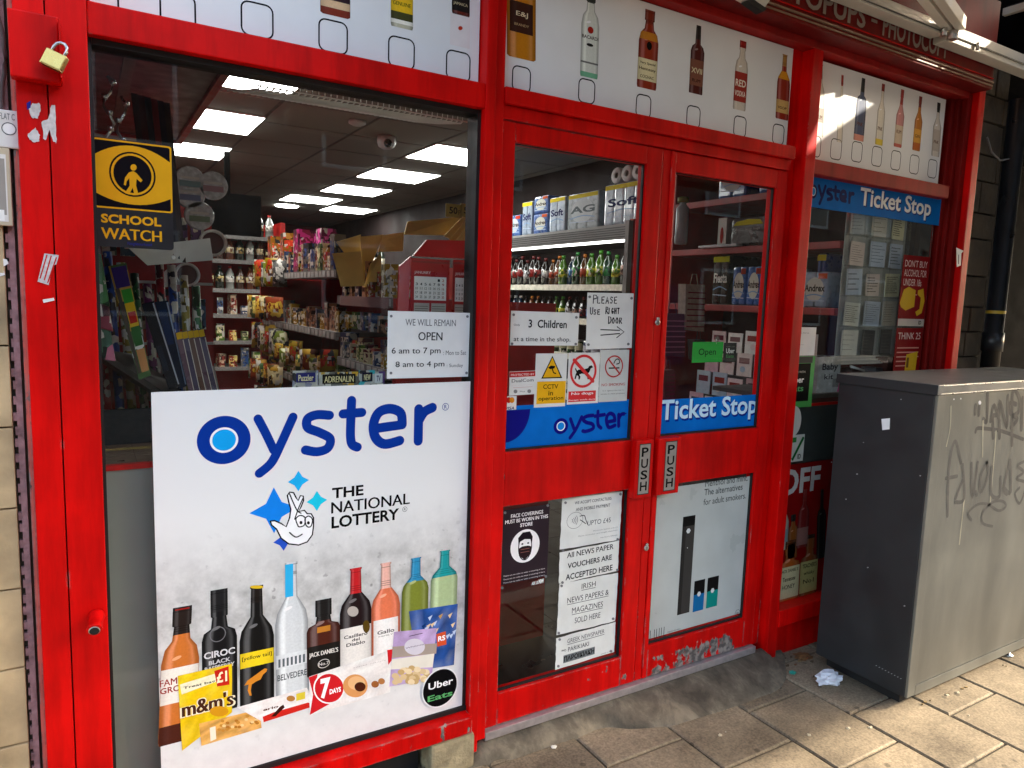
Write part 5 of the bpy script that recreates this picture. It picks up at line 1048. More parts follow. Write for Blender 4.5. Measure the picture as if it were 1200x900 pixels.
A = Art((0, YD-.001, 0)); A.d = .0006; pins(A, [L2(140, 262), L2(462, 208), L2(118, 828), L2(447, 742)]); A.build('suction_pin', t)
def pline(A, txt, xl, xr, yc, hpx, sc_, m, bo=0, L=None, ul=False):
    uL, uR = A.uv(*L(xl, yc+ (0)))[0], A.uv(*L(xr, yc))[0]; v = A.uv(*L((xl+xr)/2, yc))[1]; h_ = abs(A.uv(*L((xl+xr)/2, yc+hpx))[1]-v)/2
    A.text(txt, uL, v-h_, uR, v+h_, m, bo)
    if ul: A.rect(uL, v-h_-.006, uR, v-h_-.004, m)
def sheet(name, label, a, b, y, curl, seed):
    """thin paper taped to the glass, its edges a little buckled"""
    p, q = at(*a, y), at(*b, y); rr = random.Random(seed); t = thing(name, label, 'notice', ((p.x+q.x)/2, y, p.z)); g = MB(); n, m_ = 9, 11; vv = []
    for j in range(m_):
        for i in range(n):
            u = i/(n-1); v = j/(m_-1); ed = max(abs(u-.5), abs(v-.5))*2
            vv.append((p.x+(q.x-p.x)*u+(rr.uniform(-.0012, .0012) if i in (0, n-1) else 0), y+.0009-.0012*0, p.z+(q.z-p.z)*v+(rr.uniform(-.0014, .0014) if j in (0, m_-1) else 0)))
    k = len(vv); vv += [(a_[0], a_[1]-.0009, a_[2]) for a_ in vv]
    fs = [(j*n+i, j*n+i+1, (j+1)*n+i+1, (j+1)*n+i) for j in range(m_-1) for i in range(n-1)]; fs += [tuple(k+i for i in f[::-1]) for f in fs]
    g.add(vv, fs, mat('notice_paper', (.74, .76, .73), .7, spec=.2, var=.1, scale=14, bump=.9, bscale=13)); g.build('sheet', t); return t, Art((0, y, 0))
DKI = '#34383a'
t, A = sheet('contactless_notice', 'white notice with a contactless payment symbol, topmost of four door sheets', L2(553, 545), L2(1022, 97), YD-.001, 0, 1)
pline(A, 'WE ACCEPT CONTACTLESS', 664, 938, 172, 22, 1, DKI, .01, L2); pline(A, 'AND MOBILE PAYMENT', 672, 928, 222, 24, 1, DKI, .01, L2)
c = A.uv(*L2(664, 322)); r = A.uv(*L2(724, 322))[0]-c[0]; A.ring(c[0], c[1], r, r*.86, .0012, DKI)
for k in range(4): A.stroke([(c[0]-r*.35+k*r*.18, c[1]-r*(.15+.1*k)), (c[0]-r*.25+k*r*.2, c[1]), (c[0]-r*.35+k*r*.18, c[1]+r*(.15+.1*k))], .0018, DKI)
A.pstroke([L2(702, 290), L2(735, 285), L2(748, 320), L2(760, 350)], .8, DKI); A.pstroke([L2(705, 318), L2(725, 330), L2(745, 345)], .8, DKI)
pline(A, 'UPTO £45', 760, 934, 328, 36, 1, '#50565a', 0, L2)
for k, (xl, s_) in enumerate(((805, 'Minimum Spend only £1'), (692, 'Please remember card bought elsewhere'), (860, 'No Extra Charge'))): pline(A, s_, xl, 985, 385+k*27+(0 if k != 1 else 5), 12, 1, '#8a9092', 0, L2)
A.build('lettering', t); A = Art((0, YD-.001, 0)); A.d = .0008; pins(A, [L2(592, 190), L2(1006, 120), L2(988, 460)]); A.build('suction_pin', t)
t, A = sheet('voucher_notice', 'white notice on newspaper vouchers under the contactless sheet', L2(545, 797), L2(1002, 476), YD-.0024, 0, 2)
pline(A, 'All NEWS PAPER', 610, 956, 550, 40, 1, '#26282a', .02, L2); pline(A, 'VOUCHERS ARE', 614, 944, 630, 40, 1, '#26282a', .02, L2); pline(A, 'ACCEPTED HERE', 598, 948, 712, 44, 1, '#26282a', .02, L2)
A.build('lettering', t); A = Art((0, YD-.0024, 0)); A.d = .0008; pins(A, [L2(578, 542), L2(572, 786), L2(985, 695)]); A.build('suction_pin', t)
t, A = sheet('irish_papers_notice', 'white notice on Irish papers and magazines, third sheet down', L3(436, 344), L3(815, -50), YD-.001, 0, 3)
for s_, a, b, y, h_ in (('IRISH', 588, 674, 30, 32), ('NEWS PAPERS &', 500, 755, 100, 34), ('MAGAZINES', 530, 720, 168, 34), ('SOLD HERE', 548, 705, 232, 34)): pline(A, s_, a, b, y, h_, 1, '#2e3234', 0, L3, y < 200)
A.build('lettering', t); A = Art((0, YD-.001, 0)); A.d = .0008; pins(A, [L3(470, 12), L3(462, 38), L3(448, 330), L3(785, 236)]); A.build('suction_pin', t)
t, A = sheet('greek_paper_notice', 'white notice on a Greek newspaper, lowest of four door sheets', L3(428, 552), L3(803, 262), YD-.0022, 0, 4)
pline(A, 'GREEK NEWSPAPER', 505, 732, 346, 26, 1, '#3e4244', .0, L3, True); pline(A, 'PARIKIAKI', 508, 636, 410, 26, 1, '#2a2e30', .006, L3); u0, u1 = A.uv(*L3(478, 480))[0], A.uv(*L3(672, 440))[0]; v = A.uv(*L3(575, 462))[1]; A.rect(u0, v-.015, u1, v+.015, '#6c7274')
pline(A, 'ΠΑΡΟΙΚΙΑΚΗ', 482, 668, 462, 30, 1, '#0c0c0e', .03, L3); A.pstroke([L3(468, 432), L3(486, 430), L3(486, 424), L3(496, 432), L3(487, 440), L3(487, 434), L3(468, 437)], .5, DKI, False); pline(A, 'weekly issue', 710, 770, 452, 10, 1, '#5a5e60', 0, L3)
A.build('lettering', t); A = Art((0, YD-.0022, 0)); A.d = .0008; pins(A, [L3(456, 364), L3(446, 530), L3(772, 442)]); A.build('suction_pin', t)

# right door, upper glass
D1 = lambda x, y: (740+x/4.5, 350+y/4.5)
t, A = sign('open_sign', 'small bright green open card hanging in the right door', 'sign', D1(318, 338), D1(486, 228), .030, mat('card_green', H('#12b53c'), .5), .001)
A.ptext('Open', D1(352, 308), D1(446, 262), '#0e3a1c', .006); A.build('lettering', t)
g = MB(); q = at(*D1(450, 212), .029); g.lathe([(.012, 0), (.010, .006), (.004, .010)], (q.x, .0262, q.z), clear_mat('suction_clear', (.8, .8, .8), .3), 12, (0, 1, 0)); g.tube([(q.x, .031, q.z), (q.x, .0315, q.z-.02)], .002, STEEL, 6); g.build('suction_hook', t)
t, A = sign('delivery_sticker', 'black delivery sticker with white word right of the green card', 'sticker', D1(482, 336), D1(556, 232), .0262, mat('sticker_black', H('#16181a'), .5), .0008)
A.ptext('Uber', D1(498, 288), D1(544, 262), '#e6e6e6', .02); A.ptext('Eats', D1(498, 312), D1(540, 294), '#4c8f58', .02); A.ptext('order with', D1(500, 256), D1(544, 249), '#8a8a8a'); A.build('lettering', t)
t, A = sign('ticket_strip', 'blue window strip with white lettering low in the right door glass', 'sign', (772.6, 513), (889, 462), YD-.0008, mat('sign_blue', H('#0a6cc8'), .6, spec=.03), .0006)
p, q = A.uv(*D1(148, 660)), A.uv(*D1(664, 545)); zt_, zb2 = A.uv(*D1(300, 545))[1], A.uv(*D1(300, 650))[1]
A.text('Ticket Stop', p[0]+.004, zb2-.018, q[0]+.004, zt_+.006, '#0a2a8a', .03); A.text('Ticket Stop', p[0], zb2-.010, q[0], zt_+.014, '#c4e6fa', .02); A.build('lettering', t)
# right door, lower: vape advert
D3 = lambda x, y: (740+x/3.6, 530+y/3.6)
t, A = sign('vape_advert', 'pale advert of a slim black vape and two pods low on the right door', 'advert', D3(73, 788), D3(508, 100), YD-.0012, mat('advert_pale', (.50, .54, .52), .35, var=.12, scale=5), .001)
for s_, a, b, y in (('Menthol and mint.', 312, 490, 120), ('The alternatives', 308, 468, 157), ('for adult smokers.', 305, 482, 196)): pline(A, s_, a, b, y, 26, 1, '#303434', .004, D3)
def vr(x0, y0, x1, y1, m): p, q = A.uv(*D3(x0, y1)), A.uv(*D3(x1, y0)); A.rect(p[0], p[1], q[0], q[1], m)
uL, uR = A.uv(*D3(205, 480))[0], A.uv(*D3(256, 480))[0]; vT, vB = A.uv(*D3(236, 270))[1], A.uv(*D3(222, 680))[1]
A.rect(uL, vB, uR, vT, '#3d3b38'); A.rect(uL, vT-.1*(vT-vB), uR, vT, '#151514'); A.rect(uL, vB, uL+.3*(uR-uL), vT-.1*(vT-vB), '#2e2c2a'); um = (uL+uR)/2
A.poly([(um-.012, vT-.062), (um-.005, vT-.052), (um+.005, vT-.052), (um+.012, vT-.062), (um+.005, vT-.072), (um-.005, vT-.072)], '#d8dcda'); A.rect(um-.002, vT-.135, um+.002, vT-.131, '#d8dcda')
for (x0, x1, yt, yb, colr) in ((262, 306, 540, 668, '#1768a0'), (318, 364, 526, 652, '#128a80')):
    a_, b_ = A.uv(*D3(x0, (yt+yb)/2))[0], A.uv(*D3(x1, (yt+yb)/2))[0]; vt_, vb_ = A.uv(*D3((x0+x1)/2, yt))[1], A.uv(*D3((x0+x1)/2, yb))[1]
    A.rect(a_, vb_, b_, vt_, colr); vm = vt_-.45*(vt_-vb_); A.rect(a_, vm, b_, vt_, '#141414'); m_ = (a_+b_)/2; A.poly([(m_-.011, vm), (m_-.005, vm+.010), (m_+.005, vm+.010), (m_+.011, vm), (m_+.005, vm-.010), (m_-.005, vm-.010)], '#d0d6d6')
for k in range(4):
    u = A.uv(*D3(76+k*20, 765))[0]; v = A.uv(*D3(108, 765))[1]
    if k < 3: A.stroke([(u, v+.02), (u, v-.012), (u+.006, v-.02), (u+.012, v-.012), (u+.012, v+.02)], .003, '#2a2c2c', False) if k else A.stroke([(u+.004, v+.02), (u+.004, v-.012), (u, v-.02)], .003, '#2a2c2c', False)
    else: A.stroke([(u, v+.02), (u, v-.02), (u+.01, v-.02)], .003, '#2a2c2c', False)
pline(A, 'Designed for adult smokers', 152, 205, 752, 10, 1, '#5a5e5e', 0, D3); pline(A, 'This product contains nicotine', 282, 420, 722, 10, 1, '#6a6e6e', 0, D3); c = A.uv(*D3(447, 678)); A.ring(c[0], c[1], .016, .016, .0016, '#3a3e3e'); A.text('18+', c[0]-.009, c[1]-.005, c[0]+.009, c[1]+.005, '#3a3e3e'); A.build('lettering', t)

# right window
X4 = lambda x, y: (900+x/5, 180+y/5); X5 = lambda x, y: (900+x/5, 340+y/5)
p, q = at(*X4(222, 300), .016), at(*X4(1005, 430), .016); z0 = (p.z+q.z)/2; z1 = at(*X4(240, 122), .016).z
t = thing('blue_banner', 'long blue banner with navy and white lettering across the right window', 'banner', (3.1, .016, z0)); g = MB(); g.box(2.606, q.x, .0155, .0180, z0, z1, mat('banner_blue', H('#1166b0'), .6, spec=.02)); g.build('sheet', t); A = Art((0, .0155, 0))
c = A.uv(*X4(266, 222)); r = A.uv(*X4(288, 222))[0]-c[0]; rv = (A.uv(*X4(266, 180))[1]-c[1]); NV = '#0c1850'; A.ell(c[0], c[1], r, rv, NV, 32); A.ell(c[0], c[1], r*.62, rv*.62, '#d8ecf8', 28); A.ell(c[0], c[1], r*.5, rv*.5, '#1a8ad0', 28)
for s_ in ([(298, 190), (312, 245)], [(336, 192), (318, 250), (302, 292)], [(372, 212), (352, 212), (348, 228), (368, 242), (374, 262), (350, 268)], [(396, 196), (396, 255), (408, 268)], [(384, 216), (416, 222)], [(426, 251), (455, 256)], [(455, 254), (452, 228), (436, 222), (424, 245), (430, 270), (454, 278)], [(478, 232), (476, 285)], [(478, 252), (488, 236), (500, 236)]): A.pstroke([X4(*p_) for p_ in s_], 2.7, NV)
u0, u1 = A.uv(*X4(540, 250))[0], A.uv(*X4(955, 320))[0]; vb_ = A.uv(*X4(560, 305))[1]; vt_ = A.uv(*X4(560, 198))[1]
A.text('Ticket Stop', u0+.006, vb_-.030, u1+.006, vt_-.006, '#10306e', .03); A.text('Ticket Stop', u0, vb_-.024, u1, vt_, '#e2e6e4', .022); A.build('lettering', t)
t, A = sign('scan_notice', 'white paper slip above the delivery card in the right window', 'notice', X5(138, 384), X5(284, 218), .018, PAPER, .0012)
pline(A, 'Scan to find us', 160, 240, 250, 8, 1, '#7a7a7a', 0, X5); A.lines(*[A.uv(*X5(158, 275))[0], A.uv(*X5(225, 275))[0], A.uv(*X5(190, 360))[1], A.uv(*X5(190, 280))[1]], 1, '#9a9a9a'); A.build('lettering', t)
t, A = sign('delivery_card', 'black delivery card with a green edge in the right window', 'sign', X5(118, 692), X5(278, 386), .018, mat('card_green2', H('#3f9e48'), .5), .0012)
p, q = A.uv(*X5(110, 655)), A.uv(*X5(236, 388)); A.rect(A.uv(*X5(118, 650))[0], A.uv(*X5(180, 652))[1], A.uv(*X5(246, 500))[0], A.uv(*X5(190, 430))[1], '#0c0d0e'); A.rect(A.uv(*X5(122, 650))[0], A.uv(*X5(190, 428))[1], A.uv(*X5(254, 500))[0], A.uv(*X5(190, 390))[1], '#4a4a46')
A.ptext('Uber', X5(132, 545), X5(212, 506), '#f0f0f0', .02); A.ptext('Eats', X5(128, 596), X5(208, 557), '#58a866', .02); pline(A, 'ORDER WITH', 134, 218, 480, 12, 1, '#c0c0c0', 0, X5); A.build('lettering', t)
# lower dark backing, stickers and spirits advert
z0, z1 = at(917, 545, .03).z, at(920, 478, .03).z
g = MB(); g.box(2.602, 3.60, .031, .036, z0, z1, mat('dark_backing', (.055, .06, .06), .6, spec=.03)); g.box(2.602, 3.60, .029, .037, z1, z1+.012, RED); o = g.build('window_backing'); tag(o, 'dark grey board with a red top edge low in the right window', 'board')
Y6 = lambda x, y: (880+x/3.214, 480+y/3.214)
t, A = sign('hygiene_sticker', 'green and white rating sticker high on the dark board', 'sticker', Y6(128, 86), Y6(146, 6), .018, mat('sticker_green', H('#2f8a3a'), .5), .0008); c = A.uv(*Y6(160, 44)); A.ell(c[0], c[1], .052, .068, '#c9cfca', 36)
for k in range(3): A.rect(c[0]-.03, c[1]-.012+k*.014, c[0]-.005, c[1]-.009+k*.014, '#3a4a40')
A.build('print', t)
t, A = sign('tick_sticker', 'pale sticker with a big green tick on the dark board', 'sticker', Y6(120, 202), Y6(203, 92), .018, mat('sticker_pale', (.52, .56, .52), .5), .0008)
A.pstroke([Y6(145, 165), Y6(155, 190), Y6(196, 108)], 2.6, '#155c2a', False); A.prect(Y6(126, 128), Y6(172, 104), '#2d7a3c'); A.prect(Y6(126, 144), Y6(148, 130), '#2d7a3c'); A.ptext('ID', Y6(174, 186), Y6(188, 166), '#2a3a30', .03); A.build('print', t)
p, q = at(*Y6(75, 740), .028), at(*Y6(300, 180), .028)
t = thing('spirits_poster', 'red poster of whisky bottles headed OFF behind the cabinet', 'poster', (3.0, .028, .165)); g = MB(); g.box(2.602, 3.59, .028, .031, .165, z0-.004, mat('poster_red', H('#8c0d0e'), .6, spec=.03, var=.1)); g.build('sheet', t); A = Art((0, .028, 0))
A.text('15%', 2.612-.30, .665, 2.60, .785, '#e8dede', .03) if False else None
u0, u1 = A.uv(*Y6(108, 290))[0], A.uv(*Y6(262, 240))[0]; A.text('OFF', u0, A.uv(*Y6(125, 325))[1], u1, A.uv(*Y6(125, 228))[1], '#d8d2d2', .03)
A.build('lettering', t)
for (b0, t0, wd, prof, body, cap, cf, lab, tx) in [((118, 530), (130, 335), 11, 'slim', '#b4b4a8', '#3a3a38', .86, [(.15, .4, '#8a9aa0')], None), ((155, 560), (160, 395), 11, 'spirit', '#8a4a14', '#17120e', .84, [], None), ((190, 520), (205, 300), 13, 'wine', '#7a1a1a', '#8a2a26', .8, [(.05, .35, '#9a6a64')], None), ((262, 560), (268, 300), 10, 'bord', '#150c0c', '#201414', .8, [], None),
        ((88, 740), (92, 520), 10, 'square', '#8a5a18', '#141210', .9, [(.1, .6, '#c08a3c')], None), ((137, 738), (150, 492), 24, 'square', '#b0581c', '#6a3214', .94, [(.12, .60, '#dccfa6')], ("JACK DANIEL'S", 'Tennessee', 'HONEY')), ((212, 715), (225, 470), 20, 'square', '#8a4418', '#3c2010', .94, [(.12, .60, '#c8b878')], ("TEACHER'S", 'whisky', 'No1'))]:
    A = Art((0, .028, 0)); A.d = .0006; b = pbottle(A, Y6(*b0), Y6(*t0), wd, prof, body, cap, cf, lab)
    if tx:
        for k, s_ in enumerate(tx): btext(A, b, .50-k*.12, .565-k*.12, s_, '#241c12', .8 if k == 0 else .6, .02)
    A.build('printed_bottle', t)
def think(name, label, zt_, zb_, head, n, card):
    """red age check poster on the glass, right end of the window"""
    t = thing(name, label, 'poster', (3.47, .0165, zb_), None); g = MB(); g.box(3.375, 3.598, .017, .019, zb_, zt_, mat('poster_red2', H('#7a0a10'), .6, spec=.03)); g.build('sheet', t); A = Art((0, .017, 0)); h_ = zt_-zb_
    for k, s_ in enumerate(head): A.text(s_, 3.39, zt_-.055-k*.045, 3.39+.19*(1 if k < 2 else .8), zt_-.022-k*.045, '#d8b8b4', .0)
    for k in range(n): A.rect(3.39, zt_-.10-.045*(len(head)-1)-k*.022, 3.39+random.uniform(.12, .19), zt_-.094-.045*(len(head)-1)-k*.022, '#c07a74')
    A.rect(3.375, zb_, 3.598, zb_+.035, '#b8b0a8'); A.text('ID', 3.55, zb_+.008, 3.575, zb_+.027, '#202020', .03)
    card(A); A.build('lettering', t)
def hands(A):
    A.poly([(3.375, 1.535), (3.40, 1.60), (3.44, 1.615), (3.50, 1.60), (3.50, 1.52), (3.43, 1.50), (3.39, 1.515)], '#c8a01c'); A.poly([(3.52, 1.60), (3.565, 1.61), (3.585, 1.55), (3.57, 1.49), (3.53, 1.475), (3.515, 1.495), (3.548, 1.51), (3.55, 1.565), (3.52, 1.58)], '#c8a01c')
think('age_check_poster', 'red poster with yellow hands against buying drink for minors', 1.765, 1.425, ('DON\'T BUY', 'ALCOHOL FOR', 'UNDER 18s'), 1, hands)
def card(A): A.poly([(3.47, 1.19), (3.565, 1.205), (3.57, 1.30), (3.475, 1.285)], '#c8a01c'); A.rect(3.48, 1.22, 3.50, 1.27, '#6a4a10')
think('age_check_poster', 'red think 25 poster with a yellow card, lower on the glass', 1.415, 1.115, ('THINK 25',), 5, card)
for n_, a_ in TILT.items(): bpy.data.objects[n_].rotation_euler = (0, R(a_), 0)   # stuck on a little crooked
# ------------------------------------------------------------------ inside the shop: ceiling fittings
LAMP = mat('lamp_diffuser', (.9, .9, .9), .6, var=0, emis=(1, .98, .95), estr=3.4)
LFR = mat('lamp_frame', (.6, .6, .58), .5)
lights = [(.44, 1.70, 'ceiling light panel nearest the left window'), (.44, 2.90, 'ceiling light panel second from the left window'), (.44, 4.10, 'ceiling light panel third back above the red bulkhead'),
          (2.24, 2.90, 'ceiling light panel cut by the door post'), (2.24, 4.10, 'ceiling light panel in the middle of the right row'), (2.24, 5.30, 'ceiling light panel third of the right row'), (2.06, 6.42, 'ceiling light panel fourth of the right row'), (2.74, 7.10, 'farthest ceiling light panel of the right row')]
for x, y, lab in lights:
    t = thing('ceiling_light', lab, 'ceiling light', (x+.3, y+.3, 2.59), 'ceiling light panels'); g = MB(); g.box(x, x+.6, y, y+.6, 2.592, 2.601, LFR); g.build('frame', t)
    g = MB(); g.box(x+.008, x+.592, y+.008, y+.592, 2.588, 2.5915, LAMP); g.build('diffuser', t)
q = atz(336, 242, 2.59); g = MB(); g.lathe([(.14, 0), (.15, .012)], (q.x, q.y, 2.588), LAMP, 24); tag(g.build('round_light'), 'small round ceiling light far back', 'ceiling light')
q = atz(453, 160, 2.60); t = thing('dome_camera', 'white dome security camera on the ceiling', 'security camera', (q.x, q.y, 2.52)); g = MB(); g.lathe([(.062, .09), (.066, .075), (.066, .045), (.058, .02), (.035, .004)], (q.x, q.y, 2.512), mat('camera_white', (.45, .44, .42), .4), 22); g.build('housing', t)
g = MB(); g.lathe([(.03, 0), (.024, .016), (.0, .022)], (q.x-.01, q.y-.055, 2.545), mat('lens_black', (.008, .008, .008), .1), 16, (-.2, -1, -.45)); g.build('lens', t)
t = thing('smoke_detector', 'pale round smoke detector on the ceiling tiles', 'smoke detector', (1.55, 2.62, 2.57)); g = MB(); g.lathe([(.03, 0), (.055, .012), (.055, .03)], (1.55, 2.62, 2.57), mat('camera_white', (.45, .44, .42), .4), 20); g.build('housing', t)
t = thing('wire_rack', 'row of curved white wire hooks hanging inside the window top', 'wire rack', (.75, .2, 2.0)); g = MB(); WIR = mat('white_wire', (.85, .84, .8), .4)
for k in range(36):
    x = .44+k*.0178; s_ = 1
    g.tube([(x, .13, 2.075), (x, .13, 2.052), (x-.004, .135, 2.047), (x-.03-k*.0006, .20, 2.052), (x-.06-k*.0012, .30, 2.07)], .0028, WIR, 5)
g.tube([(.42, .13, 2.076), (1.08, .13, 2.076)], .003, WIR, 6); g.tube([(.42, .13, 2.053), (1.08, .13, 2.053)], .0024, WIR, 5); g.build('hooks', t)
t = thing('bulkhead', 'dark box bulkhead with a red edge under the ceiling, left of the shop', 'bulkhead', (.2, 1.9, 2.3)); g = MB(); g.box(-.119, .465, .75, 2.45, 2.302, 2.60, mat('bulkhead_dark', (.045, .042, .036), .4, var=.3)); g.build('soffit', t)
g = MB(); g.box(.4655, .495, .75, 2.47, 2.285, 2.60, REDIN); g.box(-.119, .465, 2.4505, 2.47, 2.285, 2.60, REDIN); g.build('edge_board', t)
g = MB(); g.box(.15, .19, .8, 2.3, 2.295, 2.3015, mat('bulkhead_rail', (.12, .11, .1), .5)); g.build('rail', t)
t = thing('folded_fabric', 'red and black folded fabric hanging beside the school watch sign', 'fabric', (.25, .3, 1.55)); g = MB()
for k, c_ in enumerate(['#2a1014', '#3a0c10', '#1a1822', '#5a1014', '#191020', '#2a1a1a']):
    a0 = .16+.017*k; g.prism([(a0, .26+.01*k, 1.62-.01*k), (a0+.016, .26+.01*k, 1.615-.01*k), (a0-.03+.016, .30+.01*k, 2.02), (a0-.03, .30+.01*k, 2.02)], (0, .006, 0), mat('fabric_'+c_, c_, .8))
g.build('folds', t)
for k, (x, pts) in enumerate([(.07, (2.02, 1.75)), (.10, (1.98, 1.66))]):
    g = MB(); P = [(x+.012*math.sin(j*1.3), .16+.02*k, pts[0]+(pts[1]-pts[0])*j/14) for j in range(15)]; g.tube(P, .004, STEEL, 6)
    for j in range(1, 14, 2): g.lathe([(.0075, 0), (.0075, .012)], (P[j][0], P[j][1], P[j][2]), STEEL, 8)
    tag(g.build('hook_chain'), ['short chrome hook chain beside the pilaster', 'longer chrome hook chain behind the watch sign top'][k], 'chain')
A0 = atx
# clear disc packs and tape rings on the red display board
t = thing('display_board', 'red peg board of stationery behind the watch sign', 'display board', (.25, .95, .9)); g = MB(); g.box(.02, .425, .95, .975, 1.0, 1.80, REDIN); g.build('board', t)
g = MB(); g.box(.02, .425, .945, .95, 1.505, 1.515, mat('price_rail', (.5, .48, .45), .5)); g.box(.02, .425, .945, .95, 1.28, 1.29, mat('price_rail', (.5, .48, .45), .5)); g.build('price_rail', t)
DISC = mat('disc_clear', (.75, .78, .82), .18, spec=.8, var=.35, scale=60, coat=.6); RIM = mat('tape_white', (.8, .78, .74), .5)
for k, (px, py, lab) in enumerate([(222, 212, 'clear round disc pack hanging highest'), (249, 218, 'clear round disc pack nearest the ceiling light'), (222, 228, 'clear round disc pack half hidden below the highest'), (233, 253, 'clear round disc pack over the grey flap')]):
    q = at(px, py, .80); t = thing('disc_pack', lab, 'disc pack', q, 'disc packs on the peg board'); g = MB(); g.lathe([(.047, 0), (.050, .004), (.050, .014), (.046, .018)], q, DISC, 28, (0, -1, 0)); g.build('disc', t)
    g = MB(); g.box(q.x-.034, q.x+.034, q.y-.0205, q.y-.0185, q.z-.022, q.z-.002, mat('disc_label%d' % k, [(.3, .45, .5), (.5, .3, .35), (.25, .3, .5), (.3, .42, .3)][k], .5)); g.box(q.x-.03, q.x+.03, q.y-.0205, q.y-.0185, q.z+.004, q.z+.012, RIM); g.build('disc_label', t)
for k, (px, py, r, lab) in enumerate([(219, 322, .044, 'white ringed tape roll on the red board'), (249, 285, .05, 'white ringed tape roll beside the back shelves')]):
    q = at(px, py, .93); t = thing('tape_roll', lab, 'tape roll', q, 'tape rolls'); g = MB(); n = 28
    g.lathe([(r*.80, 0), (r, 0), (r, .02), (r*.80, .02), (r*.80, 0)], q, RIM, n, (0, -1, 0), cap=False); g.build('ring', t); g = MB(); g.lathe([(r*.78, 0), (r*.78, .008)], q, mat('tape_core', (.10, .03, .03), .4), n, (0, -1, 0)); g.build('core', t)
q = at(192, 322, .92); t = thing('label_disc', 'cream half round label disc on the red board', 'label disc', q); g = MB(); g.prism([(q.x+.045*math.cos(R(a)), q.y, q.z+.045*math.sin(R(a))) for a in range(-140, 61, 15)], (0, .006, 0), RIM); g.build('disc', t)
t = thing('plastic_flap', 'grey plastic shelf flap with a white button under the watch sign', 'shelf flap', (.24, .3, 1.55)); FL = mat('flap_grey', (.42, .40, .36), .35)
g = MB(); g.prism([at(150, 290, .22), at(246, 279, .34), at(250, 305, .36), at(173, 311, .26)], (0, .004, 0), FL); g.build('flap', t); q = at(203, 302, .27); g = MB(); g.lathe([(.0055, 0), (.0045, .004)], (q.x, q.y-.004, q.z), RIM, 12, (0, -1, 0)); g.build('button', t)
# magazines and packs leaning in the window
def lean(name, label, cat, quad, y, dy, m, th=.018, art=None, group=None):
    t = thing(name, label, cat, at(*quad[0], y), group); bl, br, tr_, tl = [at(quad[i][0], quad[i][1], y+(dy if i > 1 else 0)) for i in range(4)]
    n_ = (br-bl).cross(tl-bl).normalized()
    if n_.y > 0: n_ = -n_
    g = MB(); g.prism([bl, br, tr_, tl], -n_*th, m); g.build('cover', t)
    if art:
        A = MB()
        for (u0, v0, u1, v1, col) in art:
            f = lambda u, v: bl+(br-bl)*u+((tl-bl)*(1-u)+(tr_-br)*u)*v+n_*.0012
            A.add([f(u0, v0), f(u1, v0), f(u1, v1), f(u0, v1)], [(0, 1, 2, 3)], pr(col))
        A.build('cover_print', t)
    return t
lean('toy_magazine', 'tall green and yellow toy magazine pack leaning behind the glass', 'magazine', [(163, 445), (177, 440), (148, 308), (127, 312)], .16, .05, pack('mag', '#3a5a2a', '#b08a28', 26), .012,
     [(.35, .05, .95, .25, '#b07a4a'), (.35, .28, .95, .45, '#2a5a2a'), (.35, .45, .95, .66, '#c8a020'), (.4, .48, .9, .58, '#a02018'), (.35, .66, .95, .78, '#3a8a30'), (.1, .8, .95, .98, '#3a2a70'), (.05, .05, .28, .8, '#4a4038')])
lean('dark_magazine', 'black magazine with a pale spine leaning left of its pair', 'magazine', [(198, 456), (211, 452), (180, 353), (166, 356)], .18, .05, mat('mag_black', (.008, .008, .011), .7, spec=.1), .014, [(.86, .02, .98, .98, '#a0a0a4'), (.1, .2, .5, .5, '#20242e')], 'dark magazines')
lean('dark_magazine', 'blue black magazine leaning right of its pair', 'magazine', [(209, 456), (219, 452), (197, 352), (181, 354)], .22, .05, mat('mag_blue', (.008, .013, .028), .7, spec=.1), .014, [(.84, .02, .96, .98, '#9098a8'), (.1, .5, .7, .9, '#1a2a4a')], 'dark magazines')
for k in range(5): lean('card_pack', 'yellow topped card pack in the row by the poster corner', 'card pack', [(222+k*7, 460), (228+k*7, 459), (213+k*6.4, 388-k*.8), (205+k*6.4, 390-k*.8)], .20+.03*k, .03, mat('card_pack%d' % (k % 3), [(.10, .045, .06), (.07, .05, .09), (.12, .05, .03)][k % 3], .3, coat=.3), .01, [(.1, .88, .95, .99, '#c89a1c'), (.2, .9, .4, .97, '#a02818'), (.84, .02, .97, .86, '#c8b8a8')], 'yellow topped card packs')
for k, (px, py, m_, lab) in enumerate([(113, 320, '#3a6a3a', 'green foil pack hanging by the pilaster'), (117, 350, '#7a3040', 'pink striped pack hanging by the pilaster'), (120, 385, '#3a5a4a', 'teal pack with a pink corner hanging lowest by the pilaster')]):
    a = at(px, py, .12); t = thing('hanging_pack', lab, 'snack pack', a); g = MB(); g.prism([(a.x-.02, .12, a.z-.07), (a.x+.028, .12, a.z-.085), (a.x+.012, .13, a.z+.05), (a.x-.02, .13, a.z+.05)], (0, .018, 0), pack('foil'+m_, m_, '#b0a8a0', 40)); g.build('pouch', t, bevel=.004)
    if k == 2: g = MB(); g.prism([(a.x+.004, .117, a.z-.08), (a.x+.027, .117, a.z-.084), (a.x+.022, .118, a.z-.04), (a.x+.010, .118, a.z-.05)], (0, .003, 0), pr('#b06a80')); g.build('corner_print', t)
